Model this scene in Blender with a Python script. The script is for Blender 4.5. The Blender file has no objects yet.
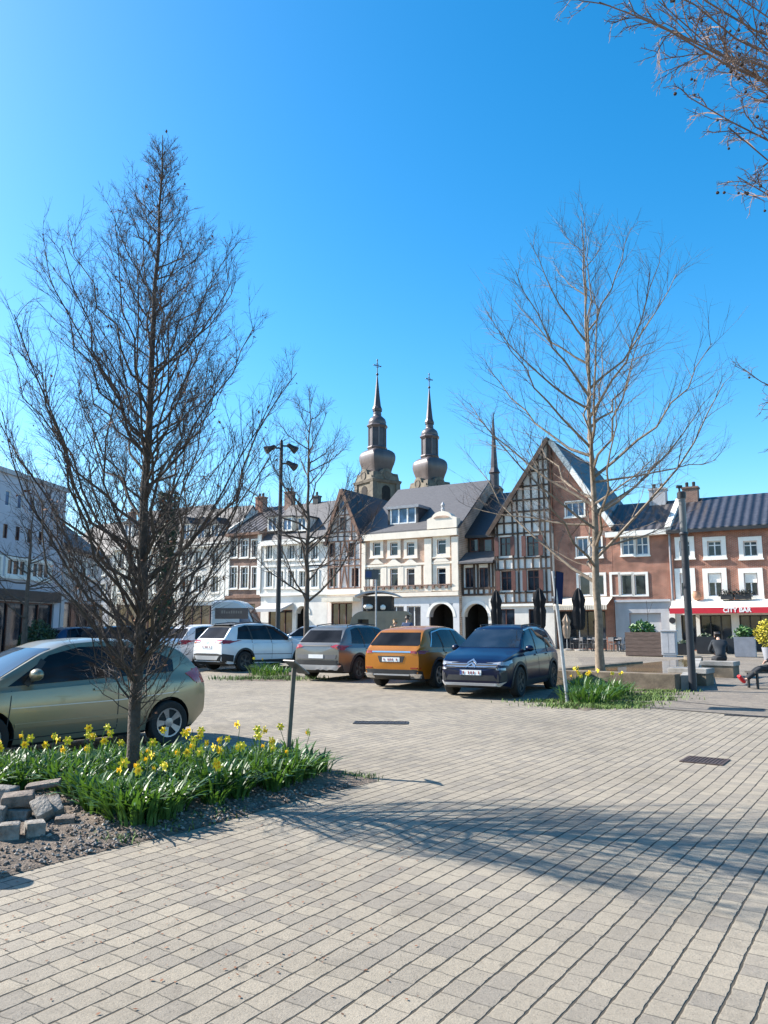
import bpy, bmesh, math, random
from mathutils import Vector, Matrix, geometry
from mathutils.bvhtree import BVHTree
R = random.Random(7)
rad = math.radians
sc = bpy.context.scene
col = sc.collection

# ------------------------------------------------------------------ camera
F, EYE, HOR = 770.0, 1.62, 629.0
PITCH = math.atan((HOR - 512) / F)
cp_, sp_ = math.cos(PITCH), math.sin(PITCH)
cd = bpy.data.cameras.new('camera'); cam = bpy.data.objects.new('camera', cd); col.objects.link(cam)
cd.sensor_fit = 'VERTICAL'; cd.sensor_height = 24.0; cd.lens = F / 1024 * 24.0
cd.clip_start = 0.05; cd.clip_end = 5000
cam.location = (0, 0, EYE); cam.rotation_euler = (math.pi / 2 + PITCH, 0, 0)
sc.camera = cam

def gz(x, y):                      # the square climbs very gently away from the camera
    if y < 14: return 0.0
    return 0.01 * (min(y, 40) - 14)
def ray(px, py):
    u = (px - 384) / F; v = (512 - py) / F
    return Vector((u, cp_ - v * sp_, sp_ + v * cp_))
def gnd(px, py):                   # pixel -> ground point
    d = ray(px, py); z = 0.0; p = None
    for _ in range(12):
        t = (z - EYE) / d.z
        p = Vector((0, 0, EYE)) + d * t
        z = gz(p.x, p.y)
    return Vector((p.x, p.y, z))
def at(px, py, Y):                 # pixel at depth Y -> point
    d = ray(px, py); t = Y / d.y
    return Vector((0, 0, EYE)) + d * t
def zat(px, py, Y): return at(px, py, Y).z
def gx(px, Y):                     # ground point in column px at depth Y
    p = at(px, 640, Y); return Vector((p.x, Y, gz(p.x, Y)))

# ------------------------------------------------------------------ materials
def _mk(name):
    m = bpy.data.materials.new(name); m.use_nodes = True
    nt = m.node_tree; b = nt.nodes['Principled BSDF']
    return m, nt, b
def N(nt, t, **k):
    n = nt.nodes.new(t)
    for a, v in k.items(): setattr(n, a, v)
    return n
def mat(name, c, rough=.7, metal=0., var=.25, scale=3., bump=0., bscale=None, coat=0., spec=.5, detail=6, dirt=None, stretch=None):
    """principled material with noise colour variation (and optional bump, dirt colour)"""
    m, nt, b = _mk(name); L = nt.links.new
    tc = N(nt, 'ShaderNodeTexCoord')
    src = tc.outputs['Object']
    if stretch:
        mp = N(nt, 'ShaderNodeMapping'); mp.inputs['Scale'].default_value = stretch
        L(src, mp.inputs[0]); src = mp.outputs[0]
    if var or dirt:
        nz = N(nt, 'ShaderNodeTexNoise'); nz.inputs['Scale'].default_value = scale; nz.inputs['Detail'].default_value = detail
        nz.inputs['Roughness'].default_value = .65
        L(src, nz.inputs['Vector'])
        rp = N(nt, 'ShaderNodeValToRGB')
        a = [max(0, x * (1 - var)) for x in c]; z = [min(1, x * (1 + var)) for x in c]
        if dirt: a = dirt
        rp.color_ramp.elements[0].position = .32; rp.color_ramp.elements[1].position = .68
        rp.color_ramp.elements[0].color = (*a, 1); rp.color_ramp.elements[1].color = (*z, 1)
        L(nz.outputs['Fac'], rp.inputs[0]); L(rp.outputs[0], b.inputs['Base Color'])
    else:
        b.inputs['Base Color'].default_value = (*c, 1)
    b.inputs['Roughness'].default_value = rough; b.inputs['Metallic'].default_value = metal
    b.inputs['Specular IOR Level'].default_value = spec
    if coat:
        b.inputs['Coat Weight'].default_value = coat; b.inputs['Coat Roughness'].default_value = .04
    if bump:
        n2 = N(nt, 'ShaderNodeTexNoise'); n2.inputs['Scale'].default_value = bscale or scale * 8; n2.inputs['Detail'].default_value = 8
        L(src, n2.inputs['Vector'])
        bp = N(nt, 'ShaderNodeBump'); bp.inputs['Strength'].default_value = bump; bp.inputs['Distance'].default_value = .02
        L(n2.outputs['Fac'], bp.inputs['Height']); L(bp.outputs[0], b.inputs['Normal'])
    return m
def brick_mat(name, c1, c2, mortar, bw=.22, bh=.07, ms=.012, rot=(math.pi/2, 0, 0), var=.42):
    m, nt, b = _mk(name); L = nt.links.new
    tc = N(nt, 'ShaderNodeTexCoord'); mp = N(nt, 'ShaderNodeMapping'); mp.inputs['Rotation'].default_value = rot
    L(tc.outputs['Object'], mp.inputs[0])
    br = N(nt, 'ShaderNodeTexBrick'); br.inputs['Scale'].default_value = 1
    br.inputs['Brick Width'].default_value = bw; br.inputs['Row Height'].default_value = bh; br.inputs['Mortar Size'].default_value = ms
    br.inputs['Color1'].default_value = (*c1, 1); br.inputs['Color2'].default_value = (*c2, 1); br.inputs['Mortar'].default_value = (*mortar, 1)
    L(mp.outputs[0], br.inputs['Vector'])
    nz = N(nt, 'ShaderNodeTexNoise'); nz.inputs['Scale'].default_value = 1.3; nz.inputs['Detail'].default_value = 7
    L(tc.outputs['Object'], nz.inputs['Vector'])
    rp = N(nt, 'ShaderNodeMapRange'); rp.inputs['From Min'].default_value = .3; rp.inputs['From Max'].default_value = .7
    rp.inputs['To Min'].default_value = 1 - var; rp.inputs['To Max'].default_value = 1 + var * .6
    L(nz.outputs['Fac'], rp.inputs[0])
    mx = N(nt, 'ShaderNodeVectorMath', operation='SCALE'); L(br.outputs['Color'], mx.inputs[0]); L(rp.outputs[0], mx.inputs['Scale'])
    L(mx.outputs[0], b.inputs['Base Color'])
    bp = N(nt, 'ShaderNodeBump'); bp.inputs['Strength'].default_value = .4; bp.inputs['Distance'].default_value = .01; bp.invert = True
    L(br.outputs['Fac'], bp.inputs['Height']); L(bp.outputs[0], b.inputs['Normal'])
    b.inputs['Roughness'].default_value = .85
    return m
def glass_mat(name, c=(.012, .016, .022), rough=.04):
    m, nt, b = _mk(name); L = nt.links.new
    tc = N(nt, 'ShaderNodeTexCoord')
    nz = N(nt, 'ShaderNodeTexNoise'); nz.inputs['Scale'].default_value = 1.1; nz.inputs['Detail'].default_value = 2
    L(tc.outputs['Object'], nz.inputs['Vector'])
    rp = N(nt, 'ShaderNodeValToRGB'); rp.color_ramp.elements[0].position = .4; rp.color_ramp.elements[1].position = .62
    rp.color_ramp.elements[0].color = (*c, 1); rp.color_ramp.elements[1].color = (c[0] * 3.2, c[1] * 3, c[2] * 2.8, 1)
    L(nz.outputs['Fac'], rp.inputs[0]); L(rp.outputs[0], b.inputs['Base Color'])
    b.inputs['Roughness'].default_value = rough; b.inputs['Specular IOR Level'].default_value = .6
    bp = N(nt, 'ShaderNodeBump'); bp.inputs['Strength'].default_value = .03; bp.inputs['Distance'].default_value = .05
    L(nz.outputs['Fac'], bp.inputs['Height']); L(bp.outputs[0], b.inputs['Normal'])
    return m
def paver_mat(name, ang, roww=.135, lmin=.165, c=(.248, .217, .171), contrast=.62):
    """stone setts laid in straight rows: dark wavy joints along the rows, thin joints across, each stone its own tone"""
    m, nt, b = _mk(name); L = nt.links.new
    def M(op, a, bb=None, cc=None):
        n = N(nt, 'ShaderNodeMath', operation=op)
        for i, q in enumerate((a, bb, cc)):
            if q is None: continue
            if isinstance(q, (int, float)): n.inputs[i].default_value = q
            else: L(q, n.inputs[i])
        return n.outputs[0]
    tc = N(nt, 'ShaderNodeTexCoord')
    # gentle waviness of the rows
    wv = N(nt, 'ShaderNodeTexNoise'); wv.inputs['Scale'].default_value = .22; wv.inputs['Detail'].default_value = 1
    L(tc.outputs['Object'], wv.inputs['Vector'])
    w2 = N(nt, 'ShaderNodeTexNoise'); w2.inputs['Scale'].default_value = 5.0; w2.inputs['Detail'].default_value = 4
    L(tc.outputs['Object'], w2.inputs['Vector'])
    mp = N(nt, 'ShaderNodeMapping'); mp.inputs['Rotation'].default_value = (0, 0, ang)
    L(tc.outputs['Object'], mp.inputs[0])
    sx = N(nt, 'ShaderNodeSeparateXYZ'); L(mp.outputs[0], sx.inputs[0])
    X = M('ADD', sx.outputs[0], M('MULTIPLY', M('SUBTRACT', wv.outputs['Fac'], .5), .14))
    Y = sx.outputs[1]
    X = M('ADD', X, M('MULTIPLY', M('SUBTRACT', w2.outputs['Fac'], .5), .02))
    Y = M('ADD', Y, M('MULTIPLY', M('SUBTRACT', w2.outputs['Fac'], .5), .05))
    rx = M('DIVIDE', X, roww); row = M('FLOOR', rx); fx = M('SUBTRACT', rx, row)
    wn = N(nt, 'ShaderNodeTexWhiteNoise', noise_dimensions='1D'); L(row, wn.inputs['W'])
    ln = M('ADD', M('MULTIPLY', wn.outputs['Value'], .0), lmin)
    # slightly irregular stone lengths: warp Y by row-dependent noise
    yn = N(nt, 'ShaderNodeTexNoise', noise_dimensions='2D'); yn.inputs['Scale'].default_value = 1.0; yn.inputs['Detail'].default_value = 0
    cv = N(nt, 'ShaderNodeCombineXYZ'); L(M('MULTIPLY', row, 7.31), cv.inputs[0]); L(M('MULTIPLY', Y, 2.2), cv.inputs[1]); L(cv.outputs[0], yn.inputs['Vector'])
    ry = M('ADD', M('ADD', M('DIVIDE', Y, lmin), M('MULTIPLY', wn.outputs['Value'], 9.7)), M('MULTIPLY', yn.outputs['Fac'], 1.1))
    cell = M('FLOOR', ry); fy = M('SUBTRACT', ry, cell)
    dx = M('MULTIPLY', M('MINIMUM', fx, M('SUBTRACT', 1, fx)), roww)       # metres to row joint
    dy = M('MULTIPLY', M('MINIMUM', fy, M('SUBTRACT', 1, fy)), lmin)
    jn = N(nt, 'ShaderNodeTexNoise'); jn.inputs['Scale'].default_value = 15; jn.inputs['Detail'].default_value = 3
    L(tc.outputs['Object'], jn.inputs['Vector'])
    jw = M('MULTIPLY', M('SUBTRACT', jn.outputs['Fac'], .2), .0185)
    jwy = M('MULTIPLY', M('SUBTRACT', jn.outputs['Fac'], .34), .0115)
    def sm(d, w):
        mr = N(nt, 'ShaderNodeMapRange', interpolation_type='SMOOTHSTEP')
        L(d, mr.inputs[0]); L(M('MULTIPLY', w, .55), mr.inputs['From Min']); L(M('ADD', w, .003), mr.inputs['From Max'])
        return mr.outputs[0]
    sx_, sy_ = sm(dx, jw), sm(dy, jwy)
    stone = M('MULTIPLY', sx_, M('ADD', .38, M('MULTIPLY', sy_, .62)))
    cw = N(nt, 'ShaderNodeTexWhiteNoise', noise_dimensions='2D')
    c2 = N(nt, 'ShaderNodeCombineXYZ'); L(row, c2.inputs[0]); L(cell, c2.inputs[1]); L(c2.outputs[0], cw.inputs['Vector'])
    rp = N(nt, 'ShaderNodeValToRGB'); e = rp.color_ramp.elements
    k = contrast
    e[0].position = 0; e[0].color = (c[0] * (1 - .30 * k), c[1] * (1 - .285 * k), c[2] * (1 - .23 * k), 1)
    e[1].position = 1; e[1].color = (c[0] * (1 + .14 * k), c[1] * (1 + .13 * k), c[2] * (1 + .10 * k), 1)
    n3 = e.new(.5); n3.color = (c[0], c[1] * .995, c[2] * .985, 1)
    L(cw.outputs['Value'], rp.inputs[0])
    # grain, blotches
    gr = N(nt, 'ShaderNodeTexNoise'); gr.inputs['Scale'].default_value = 85; gr.inputs['Detail'].default_value = 5; gr.inputs['Roughness'].default_value = .75
    L(tc.outputs['Object'], gr.inputs['Vector'])
    g30 = N(nt, 'ShaderNodeTexNoise'); g30.inputs['Scale'].default_value = 22; g30.inputs['Detail'].default_value = 6; g30.inputs['Roughness'].default_value = .7
    L(tc.outputs['Object'], g30.inputs['Vector'])
    bl = N(nt, 'ShaderNodeTexNoise'); bl.inputs['Scale'].default_value = .55; bl.inputs['Detail'].default_value = 6; bl.inputs['Roughness'].default_value = .6
    L(tc.outputs['Object'], bl.inputs['Vector'])
    g = M('ADD', .28, M('ADD', M('MULTIPLY', gr.outputs['Fac'], .95), M('MULTIPLY', g30.outputs['Fac'], .5))); g2 = M('ADD', .6, M('MULTIPLY', bl.outputs['Fac'], .8))
    pit = N(nt, 'ShaderNodeTexVoronoi'); pit.inputs['Scale'].default_value = 34; L(tc.outputs['Object'], pit.inputs['Vector'])
    pr = N(nt, 'ShaderNodeMapRange'); pr.inputs['From Min'].default_value = .05; pr.inputs['From Max'].default_value = .22; pr.inputs['To Min'].default_value = .62; L(pit.outputs['Distance'], pr.inputs[0])
    gum = N(nt, 'ShaderNodeTexVoronoi'); gum.inputs['Scale'].default_value = 2.3; L(tc.outputs['Object'], gum.inputs['Vector'])
    gm = N(nt, 'ShaderNodeMapRange'); gm.inputs['From Min'].default_value = .03; gm.inputs['From Max'].default_value = .06; gm.inputs['To Min'].default_value = .6; L(gum.outputs['Distance'], gm.inputs[0])
    st = N(nt, 'ShaderNodeTexNoise'); st.inputs['Scale'].default_value = 1.7; st.inputs['Detail'].default_value = 8; st.inputs['Roughness'].default_value = .7; st.inputs['Distortion'].default_value = .6; L(tc.outputs['Object'], st.inputs['Vector'])
    sr_ = N(nt, 'ShaderNodeMapRange'); sr_.inputs['From Min'].default_value = .54; sr_.inputs['From Max'].default_value = .70; sr_.inputs['To Min'].default_value = 1.0; sr_.inputs['To Max'].default_value = .74; L(st.outputs['Fac'], sr_.inputs[0])
    sv = N(nt, 'ShaderNodeVectorMath', operation='SCALE'); L(rp.outputs[0], sv.inputs[0]); L(M('MULTIPLY', M('MULTIPLY', M('MULTIPLY', g, g2), pr.outputs[0]), M('MULTIPLY', gm.outputs[0], sr_.outputs[0])), sv.inputs['Scale'])
    mx = N(nt, 'ShaderNodeMix', data_type='RGBA'); L(stone, mx.inputs['Factor'])
    mx.inputs['A'].default_value = (.05, .044, .034, 1); L(sv.outputs[0], mx.inputs['B'])
    # crumbs of leaf litter and moss in the joints
    L(mx.outputs['Result'], b.inputs['Base Color'])
    b.inputs['Roughness'].default_value = .88; b.inputs['Specular IOR Level'].default_value = .3
    h = M('ADD', M('MULTIPLY', stone, 1.0), M('ADD', M('MULTIPLY', gr.outputs['Fac'], .45), M('MULTIPLY', g30.outputs['Fac'], .5)))
    h = M('ADD', h, M('MULTIPLY', cw.outputs['Value'], .12))
    bp = N(nt, 'ShaderNodeBump'); bp.inputs['Strength'].default_value = .7; bp.inputs['Distance'].default_value = .012
    L(h, bp.inputs['Height']); L(bp.outputs[0], b.inputs['Normal'])
    return m
def stripes_mat(name, c, c2, period, axis=0, rough=.7):
    """corrugated tile columns as colour + bump along local axis"""
    m, nt, b = _mk(name); L = nt.links.new
    tc = N(nt, 'ShaderNodeTexCoord'); s = N(nt, 'ShaderNodeSeparateXYZ'); L(tc.outputs['Object'], s.inputs[0])
    d = N(nt, 'ShaderNodeMath', operation='MULTIPLY'); L(s.outputs[axis], d.inputs[0]); d.inputs[1].default_value = 2 * math.pi / period
    si = N(nt, 'ShaderNodeMath', operation='SINE'); L(d.outputs[0], si.inputs[0])
    mr = N(nt, 'ShaderNodeMapRange'); mr.inputs['From Min'].default_value = -1; L(si.outputs[0], mr.inputs[0])
    nz = N(nt, 'ShaderNodeTexNoise'); nz.inputs['Scale'].default_value = 5; nz.inputs['Detail'].default_value = 5; L(tc.outputs['Object'], nz.inputs['Vector'])
    rp = N(nt, 'ShaderNodeValToRGB'); rp.color_ramp.elements[0].position = .3; rp.color_ramp.elements[1].position = .7
    rp.color_ramp.elements[0].color = (*c, 1); rp.color_ramp.elements[1].color = (*c2, 1); L(nz.outputs['Fac'], rp.inputs[0]); L(rp.outputs[0], b.inputs['Base Color'])
    bp = N(nt, 'ShaderNodeBump'); bp.inputs['Strength'].default_value = 1; bp.inputs['Distance'].default_value = .09; L(mr.outputs[0], bp.inputs['Height']); L(bp.outputs[0], b.inputs['Normal'])
    b.inputs['Roughness'].default_value = rough
    return m

# ------------------------------------------------------------------ mesh builder
class MB:
    def __init__(s): s.v = []; s.f = []; s.m = []; s.cur = 0
    def face(s, pts):
        i = len(s.v); s.v += [tuple(p) for p in pts]; s.f.append(list(range(i, i + len(pts)))); s.m.append(s.cur)
    def raw(s, verts, faces):
        i = len(s.v); s.v += [tuple(p) for p in verts]
        for f in faces: s.f.append([i + k for k in f]); s.m.append(s.cur)
    def box(s, x0, x1, y0, y1, z0, z1, M=None, bev=0):
        if bev:
            e = bev
            # chamfered box via bmesh
            bm = bmesh.new(); bmesh.ops.create_cube(bm, size=1)
            bmesh.ops.scale(bm, vec=(x1 - x0, y1 - y0, z1 - z0), verts=bm.verts)
            bmesh.ops.translate(bm, vec=((x0 + x1) / 2, (y0 + y1) / 2, (z0 + z1) / 2), verts=bm.verts)
            bmesh.ops.bevel(bm, geom=list(bm.edges), offset=e, segments=2, affect='EDGES', profile=.6)
            bm.verts.index_update()
            vs = [v.co.copy() for v in bm.verts]; fs = [[v.index for v in f.verts] for f in bm.faces]; bm.free()
        else:
            vs = [Vector(p) for p in ((x0,y0,z0),(x1,y0,z0),(x1,y1,z0),(x0,y1,z0),(x0,y0,z1),(x1,y0,z1),(x1,y1,z1),(x0,y1,z1))]
            fs = [(0,3,2,1),(4,5,6,7),(0,1,5,4),(1,2,6,5),(2,3,7,6),(3,0,4,7)]
        if M is not None: vs = [M @ v for v in vs]
        s.raw(vs, fs)
    def bar(s, a, b, w, d=None, up=(0, 0, 1)):       # rectangular bar from a to b
        a, b = Vector(a), Vector(b); d = d or w; t = (b - a)
        if t.length < 1e-6: return
        t.normalize(); u = Vector(up)
        if abs(t.dot(u)) > .98: u = Vector((1, 0, 0))
        x = t.cross(u).normalized(); y = x.cross(t).normalized()
        q = []
        for p in (a, b):
            for sx, sy in ((-1,-1),(1,-1),(1,1),(-1,1)): q.append(p + x * sx * w / 2 + y * sy * d / 2)
        s.raw(q, [(0,3,2,1),(4,5,6,7),(0,1,5,4),(1,2,6,5),(2,3,7,6),(3,0,4,7)])
    def tube(s, pts, rr, n=6, cap=True):
        pts = [Vector(p) for p in pts]
        if not isinstance(rr, (list, tuple)): rr = [rr] * len(pts)
        base = len(s.v); x = None
        for i, p in enumerate(pts):
            t = (pts[min(i + 1, len(pts) - 1)] - pts[max(i - 1, 0)])
            if t.length < 1e-9: t = Vector((0, 0, 1))
            t.normalize()
            if x is None:
                u = Vector((0, 0, 1)) if abs(t.z) < .9 else Vector((1, 0, 0))
                x = t.cross(u).normalized()
            else:
                x = (x - t * x.dot(t))
                if x.length < 1e-6: x = t.orthogonal()
                x.normalize()
            y = t.cross(x)
            for k in range(n):
                a = 2 * math.pi * k / n
                q = p + (x * math.cos(a) + y * math.sin(a)) * rr[i]
                s.v.append((q.x, q.y, q.z))
        for i in range(len(pts) - 1):
            for k in range(n):
                k2 = (k + 1) % n
                s.f.append([base + i * n + k, base + i * n + k2, base + (i + 1) * n + k2, base + (i + 1) * n + k]); s.m.append(s.cur)
        if cap:
            s.f.append([base + k for k in range(n)][::-1]); s.m.append(s.cur)
            e = base + (len(pts) - 1) * n
            s.f.append([e + k for k in range(n)]); s.m.append(s.cur)
    def lathe(s, prof, n=16, c=(0, 0), z0=0, M=None, sq=0):   # prof [(r,z)]; sq = squareness
        base = len(s.v)
        for r, z in prof:
            for k in range(n):
                a = 2 * math.pi * (k + .5) / n
                v = Vector((c[0] + r * math.cos(a), c[1] + r * math.sin(a), z0 + z))
                if M is not None: v = M @ v
                s.v.append(tuple(v))
        for i in range(len(prof) - 1):
            for k in range(n):
                k2 = (k + 1) % n
                s.f.append([base + i * n + k, base + i * n + k2, base + (i + 1) * n + k2, base + (i + 1) * n + k]); s.m.append(s.cur)
        s.f.append([base + k for k in range(n)][::-1]); s.m.append(s.cur)
        e = base + (len(prof) - 1) * n; s.f.append([e + k for k in range(n)]); s.m.append(s.cur)
    def prism(s, poly, d0, d1, M=None):              # poly in (x,z), extruded along y d0..d1
        n = len(poly)
        vs = [Vector((x, d0, z)) for x, z in poly] + [Vector((x, d1, z)) for x, z in poly]
        if M is not None: vs = [M @ v for v in vs]
        fs = [list(range(n)), list(range(n, 2 * n))[::-1]] + [(i, n + i, n + (i + 1) % n, (i + 1) % n) for i in range(n)]
        s.raw(vs, fs)
    def ico(s, c, r, sub=1, sc=(1, 1, 1), rnd=0, rng=R):
        bm = bmesh.new(); bmesh.ops.create_icosphere(bm, subdivisions=sub, radius=1)
        bm.verts.index_update()
        vs = []
        for v in bm.verts:
            k = r * (1 + (rng.random() - .5) * rnd)
            vs.append(Vector(c) + Vector((v.co.x * sc[0], v.co.y * sc[1], v.co.z * sc[2])) * k)
        fs = [[v.index for v in f.verts] for f in bm.faces]; bm.free()
        s.raw(vs, fs)
    def build(s, name, mats, parent=None, smooth=0, fix=False):
        me = bpy.data.meshes.new(name); me.from_pydata(s.v, [], s.f)
        if not isinstance(mats, (list, tuple)): mats = [mats]
        for m in mats: me.materials.append(m)
        if len(mats) > 1: me.polygons.foreach_set('material_index', s.m)
        if fix:
            bm = bmesh.new(); bm.from_mesh(me); bmesh.ops.remove_doubles(bm, verts=bm.verts, dist=1e-5)
            bmesh.ops.recalc_face_normals(bm, faces=bm.faces); bm.to_mesh(me); bm.free()
        if smooth:
            me.shade_smooth(); me.set_sharp_from_angle(angle=rad(smooth))
        o = bpy.data.objects.new(name, me); col.objects.link(o)
        if parent is not None: o.parent = parent
        return o
def tag(o, label=None, cat=None, group=None, kind=None):
    if label: o['label'] = label
    if cat: o['category'] = cat
    if group: o['group'] = group
    if kind: o['kind'] = kind
    return o
def thing(name, label, cat, loc=(0, 0, 0), rz=0, group=None):
    o = bpy.data.objects.new(name, None); col.objects.link(o); o.empty_display_size = .2
    o.location = loc; o.rotation_euler = (0, 0, rz)
    return tag(o, label, cat, group)
def copy_tree(o, parent=None):
    c = o.copy(); col.objects.link(c)
    if parent is not None: c.parent = parent
    for ch in [k for k in col.objects if k.parent == o]: copy_tree(ch, c)
    return c
def text_mesh(name, body, size, m, parent, M, ext=.004, bold=0):
    cu = bpy.data.curves.new(name, 'FONT'); cu.body = body; cu.size = size; cu.extrude = ext; cu.align_x = 'CENTER'; cu.align_y = 'CENTER'; cu.offset = bold
    t = bpy.data.objects.new(name + '_curve', cu); col.objects.link(t)
    dg = bpy.context.evaluated_depsgraph_get(); dg.update()
    me = bpy.data.meshes.new_from_object(t.evaluated_get(dg)); bpy.data.objects.remove(t)
    me.transform(M); me.materials.clear(); me.materials.append(m)
    o = bpy.data.objects.new(name, me); col.objects.link(o)
    if parent is not None: o.parent = parent
    return o

# ------------------------------------------------------------------ light
SUN_AZ = math.atan2(-.948, .317)     # clockwise from +Y: sun stands to the left and a little ahead
SUN_EL = rad(36)
sd = Vector((math.sin(SUN_AZ) * math.cos(SUN_EL), math.cos(SUN_AZ) * math.cos(SUN_EL), math.sin(SUN_EL)))
sl = bpy.data.lights.new('sun', 'SUN'); sl.energy = 4.8; sl.angle = rad(.46); sl.color = (1, .94, .86)
so = bpy.data.objects.new('sun', sl); col.objects.link(so); so.location = (-30, 10, 40)
so.rotation_euler = sd.to_track_quat('Z', 'Y').to_euler()
w = bpy.data.worlds.new('World'); sc.world = w; w.use_nodes = True
nt = w.node_tree; bg = nt.nodes['Background']
sky = N(nt, 'ShaderNodeTexSky', sky_type='NISHITA'); sky.sun_disc = False
sky.sun_elevation = SUN_EL; sky.sun_rotation = SUN_AZ; sky.altitude = 200; sky.air_density = 1.0; sky.dust_density = .8; sky.ozone_density = 2.2
hs = N(nt, 'ShaderNodeHueSaturation'); hs.inputs['Saturation'].default_value = 1.44; hs.inputs['Hue'].default_value = .492; hs.inputs['Value'].default_value = 1.0
nt.links.new(sky.outputs[0], hs.inputs['Color']); nt.links.new(hs.outputs[0], bg.inputs['Color'])
bg.inputs['Strength'].default_value = .107
sc.view_settings.view_transform = 'Standard'; sc.view_settings.look = 'None'
sc.view_settings.exposure = 1.4; sc.view_settings.gamma = 1; sc.view_settings.use_curve_mapping = False
# ================================================================== GROUND
PAV_ANG = rad(34)
m_pave = paver_mat('setts', PAV_ANG)
m_pave2 = paver_mat('terrace_setts', rad(96), .15, .22, (.20, .172, .14))
mb = MB()
ys = [-80, 14, 40, 3000]; xs = [-2500, 2500]
for i in range(3):
    a, b = ys[i], ys[i + 1]
    mb.face([(-2500, a, gz(0, a)), (2500, a, gz(0, a)), (2500, b, gz(0, b)), (-2500, b, gz(0, b))])
tag(mb.build('pavement', m_pave, fix=True), kind='structure')
def sheet(name, pts, m, dz=.004, kind='structure'):
    mb = MB(); mb.face([(p.x, p.y, gz(p.x, p.y) + dz) for p in pts]); o = mb.build(name, m); tag(o, kind=kind); return o
tp = [gnd(623, 706), gnd(768, 717.5), gnd(900, 727), Vector((30, 21, 0)), Vector((26, 38.5, 0)), Vector((9.5, 38.5, 0)), gnd(598, 690)]
sheet('terrace_paving', tp, m_pave2)
m_dark = mat('dark_joint', (.05, .048, .045), .9, var=.3)
def strip(name, a, b, w, dz, m=m_dark):
    a, b = Vector((a.x, a.y, 0)), Vector((b.x, b.y, 0)); t = (b - a).normalized(); n = Vector((-t.y, t.x, 0)) * w / 2
    return sheet(name, [a - n, b - n, b + n, a + n], m, dz)
strip('gutter_line', gnd(623, 706), gnd(860, 724), .07, .009)
strip('gutter_line', gnd(650, 699), gnd(860, 719), .09, .009)
# ---- iron covers
m_iron = mat('cast_iron', (.075, .05, .04), .6, .3, var=.4, scale=9)
m_ironb = mat('cast_iron_dark', (.03, .03, .032), .6, .3, var=.3, scale=9)
def grate(px, py, wx, wy, rz, label, m, n):
    p = gnd(px, py); t = thing('drain_grate', label, 'drain grate', (p.x, p.y, p.z), rz)
    f = MB(); e = .035
    for q in ((-wx/2, wx/2, -wy/2, -wy/2 + e), (-wx/2, wx/2, wy/2 - e, wy/2), (-wx/2, -wx/2 + e, -wy/2 + e, wy/2 - e), (wx/2 - e, wx/2, -wy/2 + e, wy/2 - e)):
        f.box(q[0], q[1], q[2], q[3], .003, .012)
    f.build('frame', m, t)
    g = MB(); g.box(-wx/2 + e, wx/2 - e, -wy/2 + e, wy/2 - e, .003, .005)
    for k in range(n):
        x = -wx/2 + e + (wx - 2 * e) * (k + .5) / n
        g.box(x - .011, x + .011, -wy/2 + e + .002, wy/2 - e - .002, .005, .011)
    g.build('bars', m, t)
grate(705, 761, .5, .5, rad(-34), 'rusty brown square drain grate set among the pale setts', m_iron, 10)
grate(381, 723, .95, .38, rad(-4), 'narrow dark iron cover in the paving in front of the parked cars', m_ironb, 14)
grate(752, 716.5, .95, .16, rad(-28), 'long black slot drain in the gutter at the edge of the terrace', m_ironb, 12)

# ---- planting beds
def tri_fill(poly, step, zf, name, m, jitter=.3):
    P = [Vector((p.x, p.y)) for p in poly]; pts = []; n = len(P)
    for i in range(n):
        a, b = P[i], P[(i + 1) % n]; k = max(1, int((b - a).length / step))
        pts += [a.lerp(b, j / k) for j in range(k)]
    nb = len(pts); edges = [(i, (i + 1) % nb) for i in range(nb)]
    x0, x1 = min(p.x for p in P), max(p.x for p in P); y0, y1 = min(p.y for p in P), max(p.y for p in P)
    def inside(q):
        c = False
        for i in range(n):
            a, b = P[i], P[(i + 1) % n]
            if (a.y > q.y) != (b.y > q.y) and q.x < (b.x - a.x) * (q.y - a.y) / (b.y - a.y) + a.x: c = not c
        return c
    def dist(q):
        d = 9
        for i in range(n):
            a, b = P[i], P[(i + 1) % n]; ab = b - a; t = max(0, min(1, (q - a).dot(ab) / ab.length_squared)); d = min(d, (q - a - ab * t).length)
        return d
    y = y0
    while y < y1:
        x = x0
        while x < x1:
            q = Vector((x + R.uniform(-jitter, jitter) * step, y + R.uniform(-jitter, jitter) * step))
            if inside(q) and dist(q) > step * .4: pts.append(q)
            x += step
        y += step
    vs, es, fs, *_ = geometry.delaunay_2d_cdt(pts, edges, [], 1, 1e-4)
    mb = MB(); mb.raw([(v.x, v.y, zf(v, dist(v))) for v in vs], fs)
    o = mb.build(name, m, smooth=60); return o, inside, dist
m_soil = mat('soil', (.13, .10, .075), .95, var=.6, scale=14, bump=1.0, bscale=60)
def soilz(amp):
    def f(v, d): return gz(v.x, v.y) + .004 + amp * min(1, d / .6) + (R.uniform(0, .02) if d > .05 else 0)
    return f
front = [(-90, 915), (0, 879), (60, 862), (130, 845), (230, 820), (300, 800), (378, 781)]
back = [(345, 771), (300, 765), (200, 757), (60, 762), (-90, 776)]
bed1 = [gnd(*p) for p in front + back]
o, bed_in, bed_d = tri_fill(bed1, .11, soilz(.07), 'soil_bed', m_soil); tag(o, kind='structure')
bed3p = [gnd(*p) for p in [(545, 700), (585, 711), (632, 704), (662, 692), (650, 682), (560, 682)]]
o, bed3_in, bed3_d = tri_fill(bed3p, .16, soilz(.02), 'soil_bed', m_soil); tag(o, kind='structure')
bed2p = [gnd(*p) for p in [(240, 681), (285, 681.5), (300, 677), (292, 669), (252, 669)]]
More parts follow.
